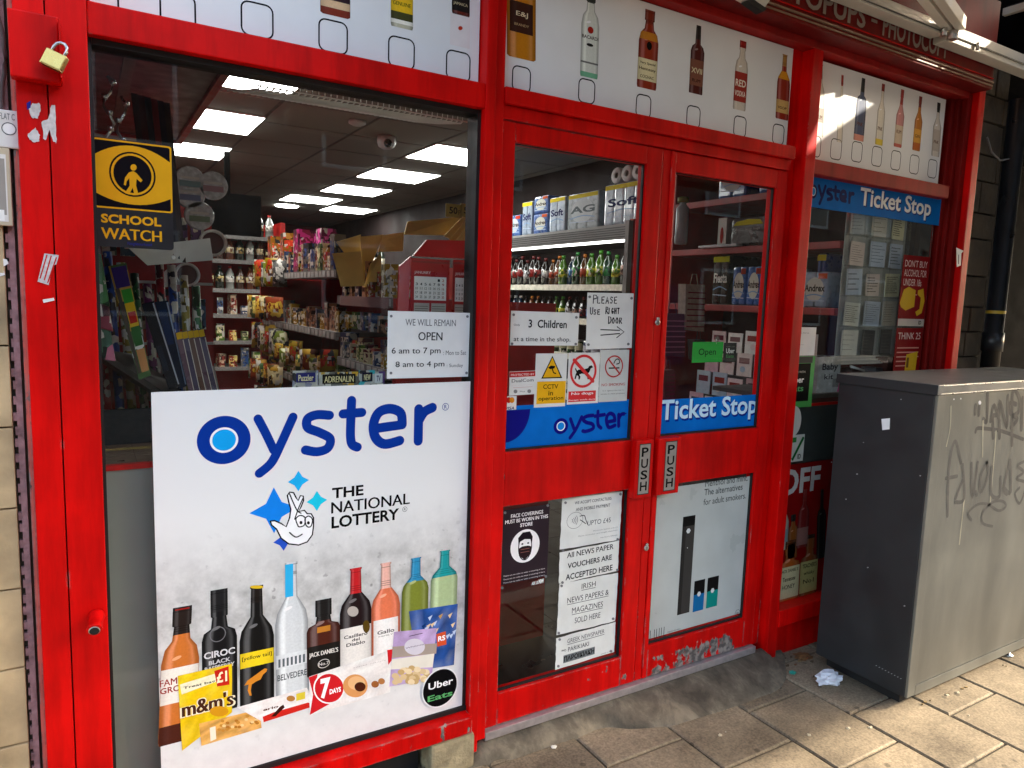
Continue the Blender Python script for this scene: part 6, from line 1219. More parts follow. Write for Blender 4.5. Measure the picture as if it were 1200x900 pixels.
# magazine strip peeping over the poster
for k, (x0, x1, c1, c2, tx) in enumerate([(343, 373, '#8a8a9a', '#2a2a6a', 'Puzzler'), (374, 420, '#c89a2a', '#141210', 'ADRENALIN'), (421, 440, '#3ab0b8', '#1a1430', 'NEW'), (436, 452, '#5a3a7a', '#e0e0e0', 'TV')]):
    a, b = at(x0, 452, .06), at(x1, 434, .06); t = thing('magazine', ['grey puzzle magazine peeping over the poster', 'gold and black magazine peeping over the poster', 'teal and black magazine peeping over the poster', 'purple magazine corner peeping over the poster'][k], 'magazine', (a.x, .06, 1.05), 'magazines peeping over the poster')
    g = MB(); g.box(a.x, b.x, .06+.002*k, .064+.002*k, 1.0, b.z-.004*(k % 2), pack('mag_cover%d' % k, '#b8b4a8', c1, 60)); g.build('cover', t); A = Art((0, .06+.002*k, 0)); zt_ = b.z-.004*(k % 2); A.rect(a.x+.01, zt_-.034, b.x-.008, zt_-.006, c2); A.text(tx, a.x+.016, zt_-.03, b.x-.014, zt_-.012, '#e8d8a0' if k != 3 else '#2a1a50', .02); A.build('cover_print', t)
t = thing('window_board', 'plain grey board standing behind the lower left glass', 'board', (.1, .05, .12)); g = MB(); g.box(.03, 1.05, .050, .062, .06, 1.022, mat('grey_board', (.27, .27, .24), .55, var=.12, scale=5)); g.build('board', t); g = MB(); g.box(.03, 1.05, .046, .066, 1.0225, 1.036, RED); g.build('top_edge', t)
g = MB(); g.box(.02, .40, .30, .32, 1.04, 1.14, mat('crate_dark', (.03, .028, .026), .7, var=.5, scale=60)); tag(g.build('wicker_tray'), 'dark slatted tray low behind the left glass', 'tray')
g = MB(); g.prism([(.03, .25, 1.32), (.03, .9, 1.2), (.42, .9, 1.2), (.36, .25, 1.06)], (0, 0, -.02), mat('counter_dark', (.05, .042, .035), .4, var=.3)); tag(g.build('sloping_shelf'), 'dark sloping magazine shelf behind the left glass', 'shelf')

# ------------------------------------------------------------------ stock
def product(kind, key, cols, **k):
    """one mesh per pack design; copies share it"""
    nm = {'bottle': 'drink_bottle', 'box': 'carton', 'pouch': 'snack_bag', 'can': 'tin'}[kind]; g = MB()
    if kind == 'bottle':
        r, h = k.get('r', .034), k.get('h', .25); lm = mat('liq_'+cols[0], cols[0], .12, spec=.6, var=.1, coat=.5); lb = pack('lab_'+cols[0]+cols[1], cols[1], cols[0], 55); cp = mat('cap_'+cols[2], cols[2], .4)
        g.lathe([(r*.9, 0), (r, .008), (r, h*.30), (r*1.01, h*.301), (r*1.01, h*.56), (r, h*.561), (r*.96, h*.66), (r*.42, h*.86), (r*.36, h*.90), (r*.42, h*.905), (r*.42, h)], (0, 0, 0), lm, 12, mats=[lm, lm, lm, lb, lb, lm, lm, lm, cp, cp])
    elif kind == 'can':
        r, h = k.get('r', .033), k.get('h', .115); lb = pack('tin_'+cols[0], cols[0], cols[1], 50); g.lathe([(r*.86, 0), (r, .008), (r, h*.35), (r, h*.7), (r, h-.01), (r*.8, h)], (0, 0, 0), lb, 12, mats=[STEEL, lb, mat('lab_'+cols[1], cols[1], .5, var=.3, scale=90), lb, STEEL])
    elif kind == 'box':
        w_, d_, h_ = k['s']; m1 = pack('box_'+cols[0], cols[0], cols[1], 34); m2 = pack('boxb_'+cols[1], cols[1], cols[0], 80)
        g.box(-w_/2, w_/2, -d_/2, d_/2, 0, h_, m1)
        g.box(-w_*.42, w_*.42, -d_/2-.0012, -d_/2-.0003, h_*.45, h_*.82, m2); g.box(-w_/2-.0012, -w_/2-.0003, -d_*.42, d_*.42, h_*.45, h_*.82, m2); g.box(-w_*.3, w_*.3, -d_/2-.0012, -d_/2-.0003, h_*.15, h_*.28, m2); g.box(-w_/2-.0012, -w_/2-.0003, -d_*.3, d_*.3, h_*.15, h_*.28, m2)
    elif kind == 'pouch':
        w_, h_ = k['s']; n, m_ = 7, 9; m1 = pack('pouch_'+cols[0], cols[0], cols[1], 30); m2 = pack('pouchb_'+cols[1], cols[1], cols[0], 70)
        for sg in (-1, 1):
            vv = []
            for j in range(m_):
                for i in range(n):
                    u, v = i/(n-1)*2-1, j/(m_-1)*2-1; th = .022*max(0, (1-u**4))*max(0, (1-v**4)); vv.append((u*w_/2*(1-.06*(1-abs(v))), sg*(th+.001), (v+1)/2*h_))
            for j in range(m_-1):
                for i in range(n-1):
                    f = (j*n+i, j*n+i+1, (j+1)*n+i+1, (j+1)*n+i); g.add([vv[a] for a in f], [(0, 1, 2, 3)], m2 if (3 <= j <= 5 and 1 <= i <= 4) else m1, True)
    return g.build(nm, origin=(0, 0, 0)) if False else _mk(nm, g)
def _mk(nm, g):
    me = bpy.data.meshes.new(nm); me.from_pydata(g.v, [], g.f)
    for m in g.mats: me.materials.append(m)
    for p, i, s_ in zip(me.polygons, g.m, g.sm): p.material_index = i; p.use_smooth = s_
    bm = bmesh.new(); bm.from_mesh(me); bmesh.ops.remove_doubles(bm, verts=bm.verts, dist=.0004); bmesh.ops.recalc_face_normals(bm, faces=bm.faces); bm.to_mesh(me); bm.free(); return (nm, me)
def put(p, loc, label, cat, group, rz=0.0, rx=0.0):
    nm, me = p; o = bpy.data.objects.new(nm, me); COL.objects.link(o); o.location = loc; o.rotation_euler = (rx, 0, rz); return tag(o, label, cat, group)

# aisle unit (gondola), its face towards the left
SH = mat('shelf_grey', (.20, .19, .18), .5, var=.15); TICK = mat('shelf_ticket', (.20, .19, .18), .5, var=.5, scale=120)
gd = thing('aisle_unit', 'red ended aisle shelving unit crowded with packets', 'shelving unit', (1.35, 1.7, 0)); g = MB(); g.box(1.40, 1.43, .56, 2.9, .0, 1.62, REDIN); g.box(1.0, 1.72, 2.90, 2.93, 0, 1.62, REDIN); g.build('back_panel', gd); g = MB(); g.box(1.0, 1.72, .52, .55, 0, 1.48, REDIN); g.build('end_panel', gd)
gs = [(1.31, 1.28, 2.88), (1.60, 1.28, 2.88), (1.20, .56, 1.26), (1.48, .56, 1.26), (1.02, .56, 2.88), (.8, .56, 2.88), (.55, .56, 2.88)]
for z, y0, y1 in gs:
    g = MB(); g.box(1.02, 1.399, y0, y1, z-.02, z, SH); s_ = g.build('shelf', gd); g = MB(); g.box(1.004, 1.019, y0, y1, z-.036, z+.002, TICK)
    y = y0+.02
    while y < y1-.06: g.box(1.0015, 1.0038, y, y+.045, z-.031, z-.003, mat('ticket_white', (.42, .41, .38), .6)); y += random.uniform(.055, .085)
    g.build('ticket_rail', s_)
pal = [('#8a6a10', '#a8281c'), ('#9c7a14', '#e0d8c0'), ('#5a1820', '#d8c8a0'), ('#b09a80', '#7a2018'), ('#a87a5a', '#3a2a1a'), ('#2a3a5a', '#c8c0b0'), ('#8c2a18', '#d8c070'), ('#6a6a64', '#2a4a7a'), ('#4a6a24', '#d8d0a0')]
boxes = [product('box', i, c, s=(.06, .075, random.uniform(.09, .15))) for i, c in enumerate(pal)]
bags = [product('pouch', i, c, s=(random.uniform(.09, .12), random.uniform(.13, .18))) for i, c in enumerate([('#8a7010', '#b03018'), ('#a07818', '#e0d0a0'), ('#6a7a20', '#d8d8b0'), ('#8a3a18', '#d8b040'), ('#5a5a58', '#c8c8c0'), ('#3a5a34', '#d0c060')])]
for z, y0, y1 in gs[:5]:
    y = y0+.05
    while y < y1-.03:
        put(random.choice(boxes), (1.055+random.uniform(-.01, .01), y, z), 'small bright carton on the aisle unit shelves', 'carton', 'cartons on the aisle unit', random.uniform(-.22, .22)).scale = (random.uniform(.8, 1.15), random.uniform(.6, 1.05), random.uniform(.55, 1.25)); y += random.uniform(.055, .085)
for i in range(6):
    for j in range(5): put(bags[(i*2+j) % 6], (.985-.03*(j % 2), 2.30+.115*i-.0*j, .72+.20*j), 'foil snack bag hanging at the far end of the aisle unit', 'snack bag', 'snack bags on the aisle unit', R(-38)+random.uniform(-.3, .3), random.uniform(-.05, .05))
mg = [product('box', 'm%d' % i, c, s=(.085, .10, .235)) for i, c in enumerate([('#7a1436', '#c02a7a'), ('#8c5a10', '#c83a20'), ('#3a6a20', '#c8c040'), ('#6a1040', '#d84a9a')])]
for k in range(6): put(mg[[1, 2, 1, 3, 0, 3][k]], (1.06+.08*(k % 2), 2.72-.165*k, 1.60), ['tall orange carton', 'tall green carton', 'tall amber carton', 'tall magenta carton', 'tall plum carton', 'tall pink carton'][k]+' on top of the aisle unit', 'carton', 'tall cartons on the aisle unit', random.uniform(-.1, .1))
# brown envelopes fanned on the near top shelf
ENV = mat('manila', (.78, .55, .17), .7, var=.12)
EC = lambda x, y: (94+x/2.256, 70+y/2.256)
for k, (qd, y, sk, lab) in enumerate([([(690, 600), (752, 598), (742, 506), (667, 512)], .86, (.0, .03, .05, .02), 'manila envelope standing upright at the left of the fan'), ([(700, 512), (748, 516), (742, 462), (677, 482)], 1.02, (0, -.04, .02, .05), 'manila envelope lying back behind the upright one'),
        ([(750, 602), (798, 600), (796, 512), (768, 540)], .88, (.05, .0, .02, .06), 'small manila envelope right of the upright one'), ([(750, 592), (768, 545), (802, 462), (740, 468)], .95, (0, .05, .06, .0), 'large folded manila envelope in the middle of the fan'),
        ([(788, 508), (853, 506), (856, 456), (800, 464)], 1.0, (.0, .06, .08, .0), 'manila envelope lying flat right of the folded one'), ([(857, 462), (962, 464), (1012, 414), (866, 428)], .74, (.0, .05, .12, .06), 'widest manila envelope at the top of the fan'),
        ([(962, 466), (980, 474), (1022, 418), (1012, 414)], .70, (.0, .03, .1, .08), 'narrow manila envelope edge beside the widest one'), ([(976, 476), (996, 482), (1027, 430), (1020, 424)], .68, (.0, .04, .1, .08), 'manila envelope edge second from the red folder'), ([(990, 484), (1027, 486), (1028, 448), (1024, 436)], .66, (.0, .05, .1, .08), 'manila envelope edge nearest the red folder')]):
    pts = [at(*EC(*p), y+o_) for p, o_ in zip(qd, sk)]; t = thing('envelope', lab, 'envelope', pts[0], 'brown envelopes'); g = MB(); g.prism(pts, (0, .006, 0), ENV); g.build('paper', t)
    if k in (0, 3, 5): g = MB(); f_ = Vector((0, -.003, 0)); g.prism([pts[3]+f_, pts[2]+f_, (pts[2]+pts[3])*.36+(pts[0]+pts[1])*.14+f_], (0, .0015, 0), ENV); g.build('flap', t)
g = MB(); g.box(1.0, 1.5, .6, 1.2, 1.44, 1.482, mat('shelf_pink', (.30, .18, .17), .5)); tag(g.build('card_shelf'), 'pinkish grey shelf carrying the brown envelopes', 'shelf')
# red calendars on the glass
def calendar(px0, px1, py0, py1, y, lab, first):
    a, b = at(px0, py1, y), at(px1, py0, y); t = thing('calendar', lab, 'calendar', (a.x, y, a.z), 'red calendars'); g = MB(); g.box(a.x, b.x, y, y+.006, a.z, b.z, mat('calendar_red', (.36, .012, .010), .35, coat=.3)); g.build('backing', t); A = Art((0, y, 0)); w_ = b.x-a.x; h_ = b.z-a.z
    A.rect(a.x+.02*w_, a.z+h_*.93, b.x-.02*w_, a.z+h_*.96, '#8a3a34'); A.text('JANUARY', a.x+.08*w_, a.z+h_*.73, a.x+.5*w_, a.z+h_*.79, '#d8b8b0', .02); A.rect(a.x+.08*w_, a.z+.30*h_, a.x+.92*w_, a.z+h_*.70, '#e0d4c8')
    for r_ in range(5):
        for c_ in range(7):
            n_ = r_*7+c_-4
            if 1 <= n_ <= 31: A.text(str(n_), a.x+w_*(.115+.115*c_), a.z+h_*(.62-.072*r_), a.x+w_*(.175+.115*c_), a.z+h_*(.665-.072*r_), '#2a2420' if c_ < 6 else '#a03028', .01)
    A.rect(a.x+.08*w_, a.z+.04*h_, a.x+.48*w_, a.z+.25*h_, '#a89a8c'); A.rect(a.x+.53*w_, a.z+.04*h_, a.x+.92*w_, a.z+.25*h_, '#a89a8c')
    for bx in (.1, .55):
        for r_ in range(4): A.rect(a.x+w_*bx, a.z+h_*(.07+.04*r_), a.x+w_*(bx+.34), a.z+h_*(.08+.04*r_), '#6a5a50')
    A.build('calendar_print', t)
calendar(481, 527, 305, 372, .10, 'red January calendar sheet above the opening hours', 1)
calendar(530, 560, 306, 374, .12, 'red calendar half hidden by the door post', 0)
g = MB(); g.prism([at(484, 300, .16), at(556, 304, .16), at(552, 282, .2), at(500, 281, .2)], (0, .01, 0), mat('calendar_red2', (.40, .014, .010), .35)); tag(g.build('folder'), 'red folder lying above the calendars', 'folder'); g = MB(); g.prism([at(466, 372, .14), at(478, 372, .12), at(482, 300, .14), at(468, 312, .16)], (0, .01, 0), mat('calendar_red2', (.40, .014, .010), .35)); tag(g.build('folder'), 'red folder edge standing left of the calendars', 'folder')
for k, (px, py, c_) in enumerate([(532, 247, '50'), (549, 247, '50')]):
    a = at(px, py, .55); t = thing('price_card', 'yellow fifty price card, %s of the two above the envelopes' % ['left', 'right'][k], 'price card', a); g = MB(); g.box(a.x-.035, a.x+.035, .55, .553, a.z-.025, a.z+.025, mat('card_yellow', (.32, .24, .03), .6)); g.build('card', t); A = Art((0, .55, 0)); A.text('50', a.x-.02, a.z-.012, a.x+.015, a.z+.014, '#20201a', .02); A.text('p', a.x+.018, a.z-.014, a.x+.028, a.z+.004, '#20201a'); A.build('lettering', t)
# television and back shelves
t = thing('television', 'black television hanging at the back of the shop', 'television', (1.05, 4.2, 2.0)); a, b = at(228, 272, 4.2), at(306, 230, 4.2); g = MB(); g.box(a.x, b.x, 4.2, 4.25, a.z, b.z, mat('tv_black', (.002, .002, .002), .95, spec=0)); g.build('screen', t, bevel=.006); g = MB(); g.box((a.x+b.x)/2-.02, (a.x+b.x)/2+.02, 4.22, 4.26, b.z+.001, 2.6, mat('tv_black', (.002, .002, .002), .95, spec=0)); g.build('bracket', t)
bs = thing('back_shelving', 'red shelving of bottles and packets below the television', 'shelving unit', (1.1, 4.9, 0)); g = MB(); g.box(.55, 1.52, 4.98, 5.02, 0, 2.1, REDIN); g.box(1.52, 1.56, 4.6, 5.02, 0, 2.1, REDIN); g.box(.10, .55, 3.2, 3.24, .9, 2.0, REDIN); g.build('back_panel', bs); bz = (1.96, 1.75, 1.5, 1.28, 1.05, .82)
for z in bz: g = MB(); g.box(.55, 1.519, 4.62, 4.979, z-.02, z, SH); g.box(.55, 1.519, 4.61, 4.619, z-.03, z+.004, TICK); g.build('shelf', bs)
sp_ = [product('bottle', i, c, r=.036, h=.20) for i, c in enumerate([('#3a1c0c', '#c8b890', '#141414'), ('#8a8e88', '#e0dcd0', '#a02018'), ('#1c2418', '#b09a60', '#2a2a2a'), ('#5a2a10', '#e0d0a0', '#5a4010')])]
for z in bz[:3]:
    for k in range(11): put(sp_[(k*3+int(z*10)) % 4], (.60+.084*k, 4.68, z), 'spirit bottle on the red shelves under the television', 'bottle', 'bottles on the back shelves')
for z in bz[3:]:
    for k in range(9): put(random.choice(boxes), (.62+.1*k, 4.68, z), 'small carton on the lower red shelves far back', 'carton', 'cartons on the back shelves', random.uniform(-.3, .3)).scale = (random.uniform(.8, 1.2), 1, random.uniform(.6, 1.4))
g = MB(); g.box(1.75, 3.1, 9.6, 9.64, 0.9, 2.3, REDIN); tag(g.build('gantry'), 'red gantry across the far back wall', 'gantry')
wine = [product('bottle', 'w%d' % i, c, r=.038, h=.30) for i, c in enumerate([('#0e0a08', '#c8b8a0', '#3a1014'), ('#16200c', '#d0c8b0', '#c0b8a0')])]
g = MB(); g.box(1.75, 2.9, 5.6, 5.85, 1.70, 1.73, SH); tag(g.build('wine_shelf'), 'high shelf of dark bottles behind the envelopes', 'shelf')
for k in range(14): put(wine[k % 2], (1.80+.082*k, 5.68, 1.73), 'dark bottle with a pale cap on the high shelf', 'bottle', 'bottles on the high shelf')
g = MB(); g.box(2.0, 3.3, 6.8, 7.4, 0, 1.7, mat('far_unit', (.05, .042, .036), .6, var=.5, scale=20)); tag(g.build('far_unit'), 'dark shelving block at the far right of the shop', 'shelving unit')

# chiller along the right wall, seen through the left door
CH = mat('chiller_grey', (.22, .22, .215), .4, var=.1)
ch = thing('drinks_chiller', 'open drinks chiller with a strip lamp along the right wall', 'chiller', (3.25, 2.4, 0)); g = MB(); g.box(3.0, 3.55, 1.30, 3.9, 1.90, 2.0, CH); g.box(3.04, 3.55, 3.86, 3.9, .0, 1.9, CH); g.box(3.50, 3.55, 1.3, 3.86, .2, 1.9, mat('chiller_back', (.03, .012, .010), .5)); g.box(3.0, 3.55, 1.3, 3.86, 0, .35, CH); g.build('cabinet', ch)
g = MB(); g.box(3.0, 3.03, 1.32, 3.86, 1.886, 1.899, mat('strip_lamp', (.8, .8, .8), .5, var=0, emis=(1, 1, .96), estr=1.2)); g.build('strip_lamp', ch)
g = MB()
for k in range(5): g.box(2.996, 2.9995, 1.3, 3.9, 1.915+.015*k, 1.921+.015*k, mat('vent_dark', (.05, .05, .05), .5))
g.build('grille', ch)
dz_ = (1.60, 1.36, 1.10, .80)
for z in dz_:
    g = MB(); g.box(3.06, 3.499, 1.32, 3.86, z-.015, z, SH); s_ = g.build('shelf', ch); g = MB(); g.box(3.035, 3.059, 1.32, 3.86, z-.03, z+.012, mat('price_strip_pale', (.72, .70, .58), .5, var=.3, scale=40)); g.build('price_strip', s_)  # price strips in a plain pale colour
dr_ = {n: product('bottle', n, c, r=.038, h=.245) for n, c in {'cola': ('#120806', '#7a1814', '#5a1010'), 'cola light': ('#120806', '#9a9a9c', '#5a1010'), 'amber': ('#4a2c08', '#8a3418', '#a05a10'), 'blue': ('#0e2a44', '#245a86', '#d8d8d8'), 'green': ('#123014', '#2c7a3a', '#1c6a2a'), 'lime': ('#3c6012', '#a8a830', '#3a7a1c'), 'cherry': ('#1c0a0c', '#8a6a5a', '#1a1a1a'), 'orange': ('#7a4214', '#34609a', '#d08020')}.items()}
seq = ['orange', 'blue', 'blue', 'cherry', 'cherry', 'lime', 'green', 'lime', 'lime', 'amber', 'green', 'blue', 'lime', 'amber', 'amber', 'cola light', 'cola', 'cola', 'cola light', 'cola', 'cola', 'cola light', 'cola', 'cola', 'cola', 'cola', 'cola', 'cola']
for k, n in enumerate(seq): put(dr_[n], (3.11+random.uniform(-.012, .015), 1.42+.087*k+random.uniform(-.006, .006), 1.60), '%s soft drink bottle on the upper chiller shelf' % n, 'bottle', 'drinks on the upper chiller shelf', random.uniform(0, 6)).scale = (lambda q: (q, q, q*random.uniform(.95, 1.04)))(random.uniform(.86, 1.06))
seq2 = ['amber', 'orange', 'cherry', 'blue', 'blue', 'blue', 'cola light', 'amber', 'orange', 'cola', 'cherry', 'cola light', 'lime', 'lime', 'cherry', 'cherry']
small = {n: product('bottle', 's'+n, (None,)*3, r=.03, h=.18) if False else None for n in ()}
for k in range(28):
    n = seq2[k % 16]; put(dr_[n], (3.11, 1.42+.087*k, 1.36-.03), '%s soft drink bottle on the second chiller shelf' % n, 'bottle', 'drinks on the second chiller shelf').scale = (.85, .85, .80)
cans = [product('can', i, c) for i, c in enumerate([('#5a1414', '#a8a8a0'), ('#1c2a4a', '#b0b0b8'), ('#20401c', '#a8a88a')])]
for z in dz_[2:]:
    for k in range(24): put(cans[(k//4) % 3], (3.10, 1.42+.1*k, z), 'drink can on the lower chiller shelves', 'can', 'cans in the chiller')
# tissue packs
def tissue_pack(name, label, x, y0, y1, z0, h, d, body, band, words, group, oval=None, tag_col=None, wcol='#1c2050'):
    t = thing(name, label, 'tissue pack', (x+d/2, (y0+y1)/2, z0), group); g = MB(); n = max(2, round((y1-y0)/.11)); m_ = mat('pack_'+body, body, .3, coat=.35, var=.15, scale=30)
    for k in range(n):
        ya = y0+(y1-y0)*k/n; yb = y0+(y1-y0)*(k+1)/n; g.box(x+.0, x+d, ya+.0005, yb-.0005, z0, z0+h, m_)
    g.build('wrap', t, bevel=.016)
    A = Art((x, 0, 0), (0, -1, 0)); A.d = .0012; U = lambda f: -y1+(y1-y0)*f
    if band: A.rect(U(.02), z0+h*.86, U(.98), z0+h*.97, band)
    if oval: A.ell((U(0)+U(1))/2, z0+h*.50, (y1-y0)*.36, h*.34, oval)
    if tag_col: A.rect(U(.62), z0+h*.80, U(.96), z0+h*.95, tag_col)
    A.text(words, U(.10), z0+h*.44, U(.90), z0+h*.64, wcol, .03)
    A.stroke([(U(.1), z0+h*.3), (U(.5), z0+h*.36), (U(.9), z0+h*.30)], .006, '#7a9ac0'); A.stroke([(U(.1), z0+h*.2), (U(.9), z0+h*.18)], .005, '#a8b8d0'); A.build('print', t); return t
TG = 'tissue packs on the chiller'
tissue_pack('tissue_pack', 'big white and blue soft tissue pack under the toilet rolls', 3.02, 1.50, 1.90, 2.002, .265, .3, '#aebccb', '#c8b81c', 'Soft', TG)
tissue_pack('tissue_pack', 'white soft tissue pack left of a grey circled pack', 3.02, 2.36, 2.56, 2.002, .25, .3, '#aebccb', '#c8b81c', 'Soft', TG)
tissue_pack('tissue_pack', 'pale pack with a big circle in the middle of the chiller top', 3.03, 1.98, 2.34, 2.002, .25, .28, '#9aa4a8', '#b8a81c', 'AG', TG, '#b4bcc0', None, '#5a6468')
tissue_pack('tissue_pack', 'blue tissue pack with a white oval and orange tag near the chiller end', 3.03, 2.60, 2.80, 2.002, .15, .28, '#3a5a94', None, 'Andrex', TG, '#b8bab0', '#b04a20', '#2a2018')
tissue_pack('tissue_pack', 'blue tissue pack stacked on the one with the orange tag', 3.03, 2.60, 2.80, 2.154, .13, .28, '#3a5a94', None, 'Andrex', TG, '#b8bab0', '#b04a20', '#2a2018')
tissue_pack('tissue_pack', 'grey blue tissue pack second from the chiller end', 3.03, 2.82, 2.97, 2.002, .26, .28, '#8a98a8', '#b8a81c', 'Soft', TG)
tissue_pack('tissue_pack', 'small blue tissue pack at the far chiller end', 3.03, 2.99, 3.20, 2.002, .17, .28, '#2f5490', None, 'Andrex', TG, '#a8aab0', '#a03020', '#2a2018')
tissue_pack('tissue_pack', 'dark blue tissue pack standing between circle pack and soft pack', 3.12, 1.91, 1.97, 2.002, .24, .2, '#1a2c50', None, 'tissue', TG, None, None, '#8090a8')
WROLL = mat('roll_paper', (.62, .62, .61), .9, var=.08)
for k in range(3):
    y = 1.80-.105*k; t = thing('toilet_roll', ['loose white toilet roll at the left of three on the big pack', 'loose white toilet roll in the middle of three on the big pack', 'loose white toilet roll at the right of three on the big pack'][k], 'toilet roll', (3.07, y, 2.32), 'loose toilet rolls'); g = MB(); g.lathe([(.02, 0), (.05, 0), (.052, .004), (.052, .096), (.05, .1), (.02, .1), (.02, 0)], (3.03, y, 2.322), WROLL, 22, (1, 0, 0), cap=False); g.build('roll', t); g = MB(); g.lathe([(.0195, .01), (.0195, .09)], (3.03, y, 2.322), mat('roll_core', (.10, .08, .06), .9), 14, (1, 0, 0)); g.build('core', t)
# red framed stand at the right of the left-door glass
rf = thing('poster_stand', 'red framed display stand beside the chiller', 'display stand', (2.5, 1.0, 0)); a, b = at(729, 520, 1.0), at(751, 257, 1.0); g = MB(); g.box(a.x, a.x+.03, 1.0, 1.03, .2, b.z, REDIN); g.box(b.x-.02, b.x+.02, 1.0, 1.03, .2, b.z, REDIN); g.box(a.x+.0305, b.x-.0205, 1.0, 1.03, b.z-.06, b.z, REDIN); g.box(a.x-.03, a.x-.0005, 1.0, 1.03, .2, b.z-.01, CH); g.build('frame', rf); g = MB(); g.box(a.x+.0305, b.x-.0205, 1.02, 1.028, .2, b.z-.061, mat('stand_back', (.035, .03, .025), .5)); g.build('back', rf)
for k in range(6): g = MB(); z = .9+.15*k; g.box(a.x+.04, b.x-.03, .99, 1.015, z, z+.10, mat('stand_pack%d' % k, [(.2, .12, .03), (.1, .09, .08), (.24, .2, .16), (.14, .03, .03), (.08, .1, .05), (.2, .17, .12)][k], .4, var=.4, scale=60)); tag(g.build('hanging_pack'), ['amber', 'grey', 'cream', 'red', 'green', 'beige'][k]+' packet hanging on the red framed stand', 'packet')

# red shelving by the right door and window
rs = thing('wall_shelving', 'red wall shelving of tissue and bin bags by the right door', 'shelving unit', (3.3, .6, 0)); g = MB(); g.box(3.46, 3.50, .10, 1.22, 0, 2.5, mat('shelf_back', (.06, .012, .010), .6)); g.box(3.0, 3.459, 1.20, 1.22, 0, 2.5, REDIN); g.build('back_panel', rs)
SHR = mat('shelf_red', (.30, .022, .018), .45, var=.2)
for z in (1.50, 1.81, 2.075): g = MB(); g.box(3.0, 3.459, .10, 1.199, z-.035, z, SHR); g.build('shelf', rs, bevel=.003)
RG = 'packs on the red wall shelving'
for k, (y0, y1, lab) in enumerate([(.70, .90, 'top shelf blue tissue pack at the left of the right door'), (.40, .62, 'top shelf blue tissue pack at the right of the right door')]): tissue_pack('tissue_pack', lab, 3.03, y0, y1, 2.076, .2, .3, '#2f5490', None, 'Andrex', RG, '#b0b2ac', '#8a3a20', '#2a2018')
tissue_pack('tissue_pack', 'blue tissue pack with white oval, left of a pair on the middle shelf', 3.03, .66, .755, 1.501, .205, .28, '#3560a0', None, 'Andrex', RG, '#c0bfb4', '#8a2a14', '#2a2018'); tissue_pack('tissue_pack', 'blue tissue pack with white oval, right of a pair on the middle shelf', 3.03, .56, .655, 1.501, .205, .28, '#3560a0', None, 'Andrex', RG, '#c0bfb4', '#8a2a14', '#2a2018')
tissue_pack('tissue_pack', 'pale soft tissue pack at the right edge of the door glass', 3.03, .46, .55, 1.501, .2, .28, '#9aa8c0', '#c0b020', 'Soft', RG)
tissue_pack('kitchen_roll_pack', 'dark kitchen roll pack with a yellow top on the middle shelf', 3.03, .78, .90, 1.501, .27, .26, '#14120f', '#b0b020', 'Fiesta', RG, None, None, '#d0d0cc')
tissue_pack('tissue_pack', 'white and blue tissue pack low in the right window', 3.02, .16, .30, 1.501, .17, .3, '#8a9ab0', None, 'Andrex', RG, '#c0c0b8', '#c0501c', '#2a2018'); tissue_pack('tissue_pack', 'deep blue pack beside the leaflet holder', 3.05, .20, .25, 1.501, .26, .3, '#28407c', '#b0a020', 'Soft', RG)
t = thing('bin_bag_pack', 'black bin bag pack with a yellow card on the upper red shelf', 'bin bags', (3.1, .65, 1.812)); g = MB(); g.box(3.04, 3.3, .56, .80, 1.812, 1.965, mat('bin_bag', (.012, .012, .012), .3, coat=.4, bump=.8, bscale=30)); g.build('bags', t, bevel=.02); A = Art((3.04, 0, 0), (0, -1, 0)); A.d = .002; A.poly([(-.78, 1.925), (-.76, 1.945), (-.68, 1.955), (-.60, 1.948), (-.58, 1.925)], '#c0b81c'); A.text('Extra large bags', -.76, 1.895, -.60, 1.910, '#a8a8a4', .01); A.build('card', t)
t = thing('white_carton', 'tall white carton with a red oval left of the bin bags', 'carton', (3.1, .86, 1.812)); g = MB(); g.box(3.04, 3.2, .83, .89, 1.812, 1.975, mat('carton_white', (.42, .40, .37), .5)); g.build('box', t); A = Art((3.04, 0, 0), (0, -1, 0)); A.d = .001; A.ell(-.86, 1.88, .012, .045, '#8a1c18'); A.build('print', t)
t = thing('paper_tray', 'pale flat tray on the upper red shelf edge', 'tray', (3.06, .85, 1.812)); g = MB(); g.box(2.985, 3.03, .70, .98, 1.811, 1.826, mat('tray_pale', (.42, .44, .46), .3)); g.build('tray', t, bevel=.003)
t = thing('white_bottle', 'tall white spray bottle with a yellow cap at the door edge', 'bottle', (2.75, .95, 1.75)); q = at(799, 262, .9); g = MB(); g.lathe([(.03, -.11), (.034, -.10), (.034, .08), (.018, .10), (.018, .11)], (q.x, .9, q.z), mat('bottle_white', (.30, .33, .36), .35), 14); g.build('body', t); g = MB(); g.lathe([(.03, .1105), (.03, .135), (.02, .14)], (q.x, .9, q.z), mat('cap_yellow', (.2, .18, .02), .5), 12); g.build('cap', t)
